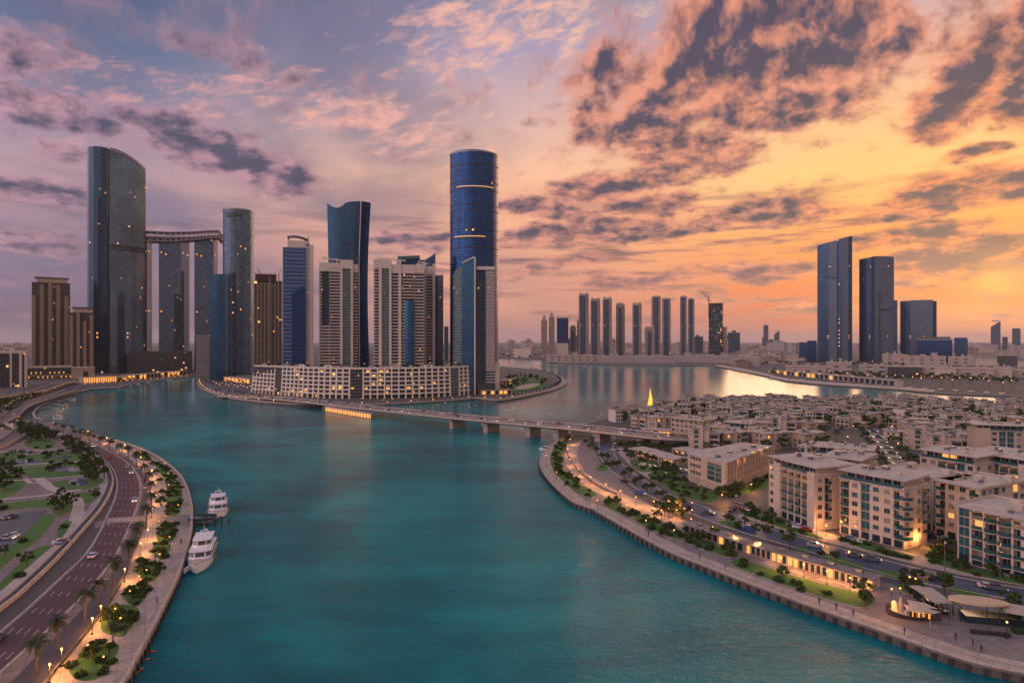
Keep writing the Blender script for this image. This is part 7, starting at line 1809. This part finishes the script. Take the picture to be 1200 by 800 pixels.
# mid rise blocks in the villa field
ap('five storey beige block facing the flyover with lit corner roof', (786, 514.5), (826, 520), 'wwwwwww', 'wsw', 4, corner=False, penth=False, mat_='beige2', base=2.)
ap('glass banded block beside the tall cypress', (849, 514), (877, 517), 'ggggg', 'ssw', 3, corner=False, penth=False, base=2.)
ap('grey beige block standing between the flyover and the tall cypress', (828, 520.5), (845, 522), 'bsb', 'ws', 3, corner=False, penth=False, base=2.)
# market terraces by the flyover
lit_row('waterfront_shop', 'low shop row with lit front under the flyover ramp', (752, 511), (790, 513), 4.5, 8, .4, 31, 9)
for i in range(5):
    a, c = Vector(G(738+i*19, 531+(i % 3)*5)), Vector(G(758+i*19, 535+(i % 3)*5)); lit_row('garden_pavilion', f'low tan roofed garden pavilion, {ordn(i)} from the flyover loop', (738+i*17, 533+(i % 3)*5), (756+i*17, 537+(i % 3)*5), 3.6, 5, .35, 40+i, 10)
for i in range(30):
    car(G(728+(i % 15)*6+ (i//15)*20, 527+(i % 5)*.9+(i//15)*17+ (i % 15)*.6), R(-25), '{} car on the garden car parks by the flyover, '+ordn(i)+' along the rows', group='cars on the garden car parks')
fill(GP([(722, 523), (760, 520), (800, 530), (806, 548), (780, 550), (740, 540)]), 34, lambda p, k: tree_at(p, 'small tree among the garden pavilions beside the flyover', 'trees among the garden pavilions', sc=1.2, kind=crr.choice(KLT)), 501, 3.)
# cars by the shore road
for i, (a, c, an) in enumerate([(718, 528, 1.9), (712, 545, 2.3), (733, 565, 2.5), (750, 579, -.7), (790, 589, -.6), (830, 602, -.5), (878, 621, -.5), (955, 641, -.4), (1001, 652, -.4), (1022, 657, -.45), (1098, 680, -.4), (1158, 689, -.4), (1167, 691, -.4), (1088, 630, -.3), (1104, 626, -.2), (1101, 638, 1.), (1107, 633, 1.2), (945, 622, -.5), (930, 617, -.5), (937, 619.5, -.5), (997, 633, -.4), (1013, 637, -.4), (863, 592, 1.), (868, 594, 1.), (873, 596, 1.), (878, 598, 1.), (858, 598, .9), (1183, 668, -.2), (1194, 670, -.2)]):
    car(G(a, c), an, '{} car by the shore road, '+ordn(i)+' on the way from the bridge', group='cars by the shore road', z=.09)
for i, (a, c) in enumerate([(720, 540), (745, 560), (780, 580), (818, 596), (862, 611), (905, 624), (955, 639), (1020, 655), (1105, 674), (1170, 686)]):
    K_SL.put((*G(a+2, c-2), .05), R(-120), f'tall street lamp beside the shore road, {ordn(i)} from the bridge', 'street lamps on the shore road')
for i, (a, c) in enumerate([(880, 577), (846, 590), (920, 564), (1003, 629), (1062, 637), (1078, 641), (1090, 618), (905, 600), (968, 628)]):
    K_GL.put((*G(a, c), .05), 0, f'glowing entrance lamp among the apartment blocks, {ordn(i)} of the scattered ones', 'entrance lamps of the apartment blocks')
# warm lamps sprinkled through the villas
for i in range(46):
    Yv = vr.uniform(300, 620); x = vx0(Yv)+vr.uniform(5, 300)
    if 600+x*F/Yv < 1200: K_GN.put((x, Yv, 0), 0, 'small warm garden lamp glowing between the villas', 'garden lamps between the villas', 1.5)
# people
pr_ = [((849/4, 600+150/4), 'dark', (.04, .04, .05)), ((736/4, 600+428/4), 'dark', (.05, .05, .06)), ((640/4+1, 600+562/4), 'grey', (.3, .3, .3)), ((700/4, 600+510/4), 'white', (.6, .6, .6))]
for i, ((a, c), nm, col) in enumerate(pr_): x, y = G(a, c); person(f'person in {nm} clothing walking on the bay promenade, {ordn(i)} from the jetty', x, y, R(20+i*130), shirt=col)
for i, (a, c) in enumerate([(1112, 728), (1140, 757), (1000, 722), (692, 584), (820, 655)]): x, y = G(a, c); person(f'person in dark clothing on the villa island quay, {ordn(i)} near the water', x, y, i*1.3, shirt=(.06, .05, .07))
PB = [bpy.data.objects[n] for n in ('person', 'person.001', 'person.002')]
for i in range(9):
    x, y = G(128+i*9+(i % 3)*9, 770-i*19-(i % 2)*7); dup(PB[i % 3], (x, y, .05), i*1.1, f'person strolling on the paving between beds and bay quay, {ordn(i)} from the near end', 'people on the bay promenade')
for i, (a, c) in enumerate([(760, 628), (850, 668), (905, 688), (960, 708), (1060, 744), (1085, 752), (1150, 765), (980, 715), (660, 572), (640, 548), (1120, 750), (1090, 735)]):
    x, y = G(a, c); dup(PB[i % 3], (x, y, .06), i*.9, f'person strolling along the villa island quay, {ordn(i)} of the scattered walkers', 'people on the villa island quay')
# yellow sculpture mast on the far point
t = thing('golden_mast', 'glowing golden sail shaped mast rising at the villa island point', 'sculpture', (*G(762, 487), 0)); k = G(762, 487)[1]/F
b = MB(); b.tube((0, 0, 0), (0, 0, 9), 1.2, .8, k=6); b.build('base', M['beige2'], t)
b = MB(); b.add([(-2.4, 0, 9), (2., 0, 9.5), (1.9, 0, 15), (.6, 0, 20), (0, 0, 24.5), (-1., 0, 16), (-2.4, .5, 9), (2., .5, 9.5), (1.9, .5, 15), (.6, .5, 20), (0, .5, 24.5), (-1., .5, 16)], [(0, 1, 2, 3, 4, 5), (11, 10, 9, 8, 7, 6)]+[(i, (i+1) % 6, 6+(i+1) % 6, 6+i) for i in range(6)]); b.build('sail', mat('golden_sail', (.7, .45, .08), .4, 0, emit=(1., .55, .08), es=.9), t, recalc=True)
b = MB(); b.tube((-7, 0, 0), (-7, 0, 13), .3, .2); b.tube((-7, 0, 12), (-2, 0, 12), .2); b.build('side_spar', M['metal'], t)
x, y = G(645, 527, -1.8); motorboat('small speedboat passing the crescent quay near the bridge', 8, (x-3, y, -1.8), 2.8)
# ================================================================== far shore: podium wall, mall, low city
fr = random.Random(8)
def flat_block(name, label, px0, px1, top, Y, d=60, mm='mall', grp=None, cat='building', notch=True):
    t = T(name, label, px0, px1, Y, cat, grp); X, Z = t.x, t.z; zt = Z(top)
    t.part('wall', [FM[mm] if mm in FM else M[mm], M['roof']], lambda b: b.prism(rectp(X(px0), X(px1), 0, d), 0, zt, 0, 1))
    if notch:
        t.part('roof_plant', [M['concrete']], lambda b: [b.box(X(px0)+(X(px1)-X(px0))*f, X(px0)+(X(px1)-X(px0))*(f+.12), d*.3, d*.6, zt, zt+3+6*fr.random()) for f in (.15, .5, .72)])
        t.part('parapet', [M['beige']], lambda b: b.box(X(px0)-.5, X(px1)+.5, -1., 0, zt-1.2, zt+1.2))
    return t
flat_block('shore_podium', 'long pale podium wall below the far shore towers', 640, 700, 416.0, 1990, 30)
flat_block('shore_podium', 'ribbed pale podium wall under the paired far towers', 700, 790, 417.0, 1930, 30, 'pale')
flat_block('shore_podium', 'pale podium wall ending below the unfinished far tower', 790, 866, 416.5, 1950, 30, 'pale')
flat_block('white_dome_hall', 'low white hall at the waterline before the first far spire', 602, 622, 408.5, 2600, 60, 'white', notch=False)
MALL = [(920, 968, 429, 1251, 'mall'), (968, 998, 424.5, 1240, 'mall'), (1006, 1042, 428, 1234, 'mall'), (1034, 1060, 415, 1800, 'mall'), (1048, 1108, 417, 1700, 'mall'), (1040, 1080, 429, 1174, 'podium'), (1080, 1096, 430, 1168, 'mall'), (1095, 1120, 430.5, 1152, 'beige'), (1120, 1165, 431.5, 1141, 'mall'), (1165, 1186, 431, 1135, 'beige'), (1111, 1142, 418, 1750, 'mall'), (1142, 1168, 421, 1720, 'beige'), (1168, 1192, 416, 1740, 'podium'), (1186, 1230, 434, 1130, 'mall'), (1192, 1240, 424, 1600, 'beige'), (900, 935, 424, 1850, 'mall')]
ml = ['long shop wall at the far end of the mall', 'blank square mall block below the highest slate tower', 'glass fronted mall block beside the trees', 'upper mall block behind the second slate tower', 'largest blank roof box of the mall', 'dark glazed mall front behind the quay trees', 'narrow ribbed mall block beside the dark front', 'smooth beige mall drum', 'mall block with recessed dark entrance', 'plain beige mall end block', 'stepped low block behind the mall drum', 'leaning beige mall roof box', 'small dark glazed box on the mall', 'last mall block cut by the frame edge', 'upper plain block cut by the frame edge', 'low shed between the bay road and the highest slate tower']
for (a, c, tp, Y, mm), lb in zip(MALL, ml): flat_block('mall_block', lb, a, c, tp, Y, 50, mm, 'mall blocks')
# colonnaded quay building
t = T('colonnade_quay', 'long quay building with an open pale colonnade above the far water', 1088, 1230, 1140, 'building'); X, Z = t.x, t.z
t.part('wall', [M['concrete']], lambda b: b.box(X(1088), X(1230), 6, 30, 0, Z(446)))
t.part('roof', [M['roof']], lambda b: b.box(X(1086), X(1230), -1, 30, Z(446), Z(444.5)))
for k in range(16): t.part('column', [M['beige']], lambda b: b.box(X(1090+k*9), X(1091.3+k*9), -.5, 1, 0, Z(446)))
t.part('base_wall', [M['beige2']], lambda b: b.box(X(1080), X(1230), -3, -1, 0, Z(454.5)))
lit_row('quay_arcade', 'low arcade with small warm lamps on the far quay', (905, 438), (1048, 452.5), 8, 26, .3, 50, 14, 'roof', 'beige')
t = T('quay_ramp', 'sloping pale ramp between the arcade and the colonnade quay', 1076, 1094, 1200, 'ramp'); X, Z = t.x, t.z
t.part('slope', [M['coping']], lambda b: b.add([(X(1076), 0, Z(447)), (X(1082), 0, Z(446)), (X(1094), -10, .3), (X(1086), -10, .3), (X(1076), 14, Z(447)), (X(1082), 14, Z(446)), (X(1094), 14, .3), (X(1086), 14, .3)], [(0, 3, 2, 1), (4, 5, 6, 7), (0, 1, 5, 4), (1, 2, 6, 5), (0, 4, 7, 3)]))
t.part('kerb', [M['beige']], lambda b: b.tube((X(1082), 0, Z(446)+.4), (X(1094), -10, .7), .8, k=4))
treeline('mall_quay_foliage', [G(905+i/110*290, 437.5+i/110*9+fr.uniform(-2., 3)) for i in range(110)], 8, 4., 11, 20, 1.)
treeline('far_land_foliage', [G(862+i/49*200, 424+i/49*5+fr.uniform(-1.5, 3)) for i in range(50)], 11, 5, 12, 16, 1.5)
for i in range(26): K_GN.put((*G(900+i*11.4+fr.uniform(-4, 4), 439+i*.62+fr.uniform(-3, 3)), 0), 0, 'tiny warm lamp between the mall and the far quay', 'lamps before the mall', 2.6)
for i in range(30): K_GN.put((*G(636+i*8, 421.5+fr.uniform(-2, 1)), 0), 0, 'tiny warm lamp at the foot of the far shore towers', 'lamps below the far shore towers', 4.)
treeline('far_shore_foliage', [G(590+i*6.2, 418.2+fr.uniform(-2, 2)+(i > 10)*3.) for i in range(45)], 13, 7, 13, 14, 2.2)
for i in range(16): motorboat(f'small white boat moored on the far quay below the mall, {ordn(i)} from the far end', 16, (*G(905+i*18, 444+i*1.25, -1.8), -1.8), R(-20), 'boats on the far quay')
# low hazy city, one prototype per form
def make_block(v):
    w, d, h = ((34, 30, 16), (52, 34, 12), (26, 26, 28), (44, 30, 22), (24, 22, 44))[v]; t = thing('low_city_block', 'block', 'building')
    b = MB(); b.prism(rectp(-w/2, w/2, 0, d), 0, h, 0, 1); b.prism(rectp(-w*.2, w*.15, d*.3, d*.6), h, h+5, 0, 1)
    b.build('wall', [(FM['farbeige'], M['beige2'], FM['mall'], M['concrete'], FM['far'])[v], M['roof']], t)
    b = MB(); b.box(-w/2-1, w/2+1, -1, d+1, h+.01, h+1); b.build('cornice', M['concrete'], t)
    return t
KL = [Kind(lambda v=v: make_block(v)) for v in range(5)]
def city(n, x0, x1, y0, y1, where, grp, seed, sc=1., hv=(0, 1, 1, 3, 2)):
    r_ = random.Random(seed)
    for i in range(n):
        a = r_.uniform(x0, x1); c = y0+(y1-y0)*r_.random()**1.4; v = r_.choice(hv); x, y = G(a, c)
        KL[v].put((x, y, 0), -math.atan2(x, y)+r_.uniform(-.3, .3), ('low beige block', 'long low blank block', 'stubby windowless block', 'grey boxy block', 'taller hazy block')[v]+' '+where, grp+' '+('beige', 'long', 'stubby', 'grey', 'tall')[v], sc*r_.uniform(.8, 1.3))
city(70, 590, 960, 404.5, 414, 'in the hazy low city beyond the far shore towers', 'hazy city', 1, 2.0, (0, 1, 3, 2, 4, 1))
city(60, 930, 1230, 405, 420, 'in the hazy low city behind the mall', 'city behind the mall', 2, 1.6, (0, 1, 3, 2, 1))
city(34, -20, 130, 405, 424, 'in the hazy city behind the beige towers', 'city behind the beige towers', 3, 1.6)
city(26, 180, 530, 410, 424, 'glimpsed between the high towers', 'city between the towers', 4, 1.4)
city(16, 866, 935, 417, 430, 'on the land behind the far beach', 'city behind the far beach', 5, 1.)
for i in range(60): K_GN.put((*G(fr.uniform(595, 1200), fr.uniform(409, 420)), 0), 0, 'pinpoint warm light in the hazy low city', 'lights of the hazy city', 5.)
for i in range(20): K_GN.put((*G(fr.uniform(0, 100), fr.uniform(412, 428)), 0), 0, 'pinpoint warm light behind the beige towers', 'lights behind the beige towers', 4.)
patch('far_beach', [(836, 428.5), (857, 432.5), (900, 441), (921, 446), (921, 443), (900, 438), (870, 431.5), (845, 427.6)], M['paving'], .05)
patch('far_quay_path', [(921, 445.5), (960, 449.4), (1050, 455.2), (1095, 459), (1095, 456.5), (1050, 452.8), (960, 447), (921, 443)], M['paving'], .05)
HAZE = 2.6e-5
# ================================================================== haze
hm = bpy.data.materials.new('haze'); hm.use_nodes = True; hq = NG(hm.node_tree); hq.n.remove(hq.n['Principled BSDF'])
pv = hq.new('ShaderNodeVolumePrincipled'); pv.inputs['Color'].default_value = (.90, .84, .86, 1); pv.inputs['Density'].default_value = HAZE
pv.inputs['Anisotropy'].default_value = 0.
hq.l.new(pv.outputs[0], hq.n['Material Output'].inputs['Volume'])
mb = MB(); mb.box(-46000, 46000, -2000, 46000, -13, 560)
mb.build('haze', hm, kind='stuff')
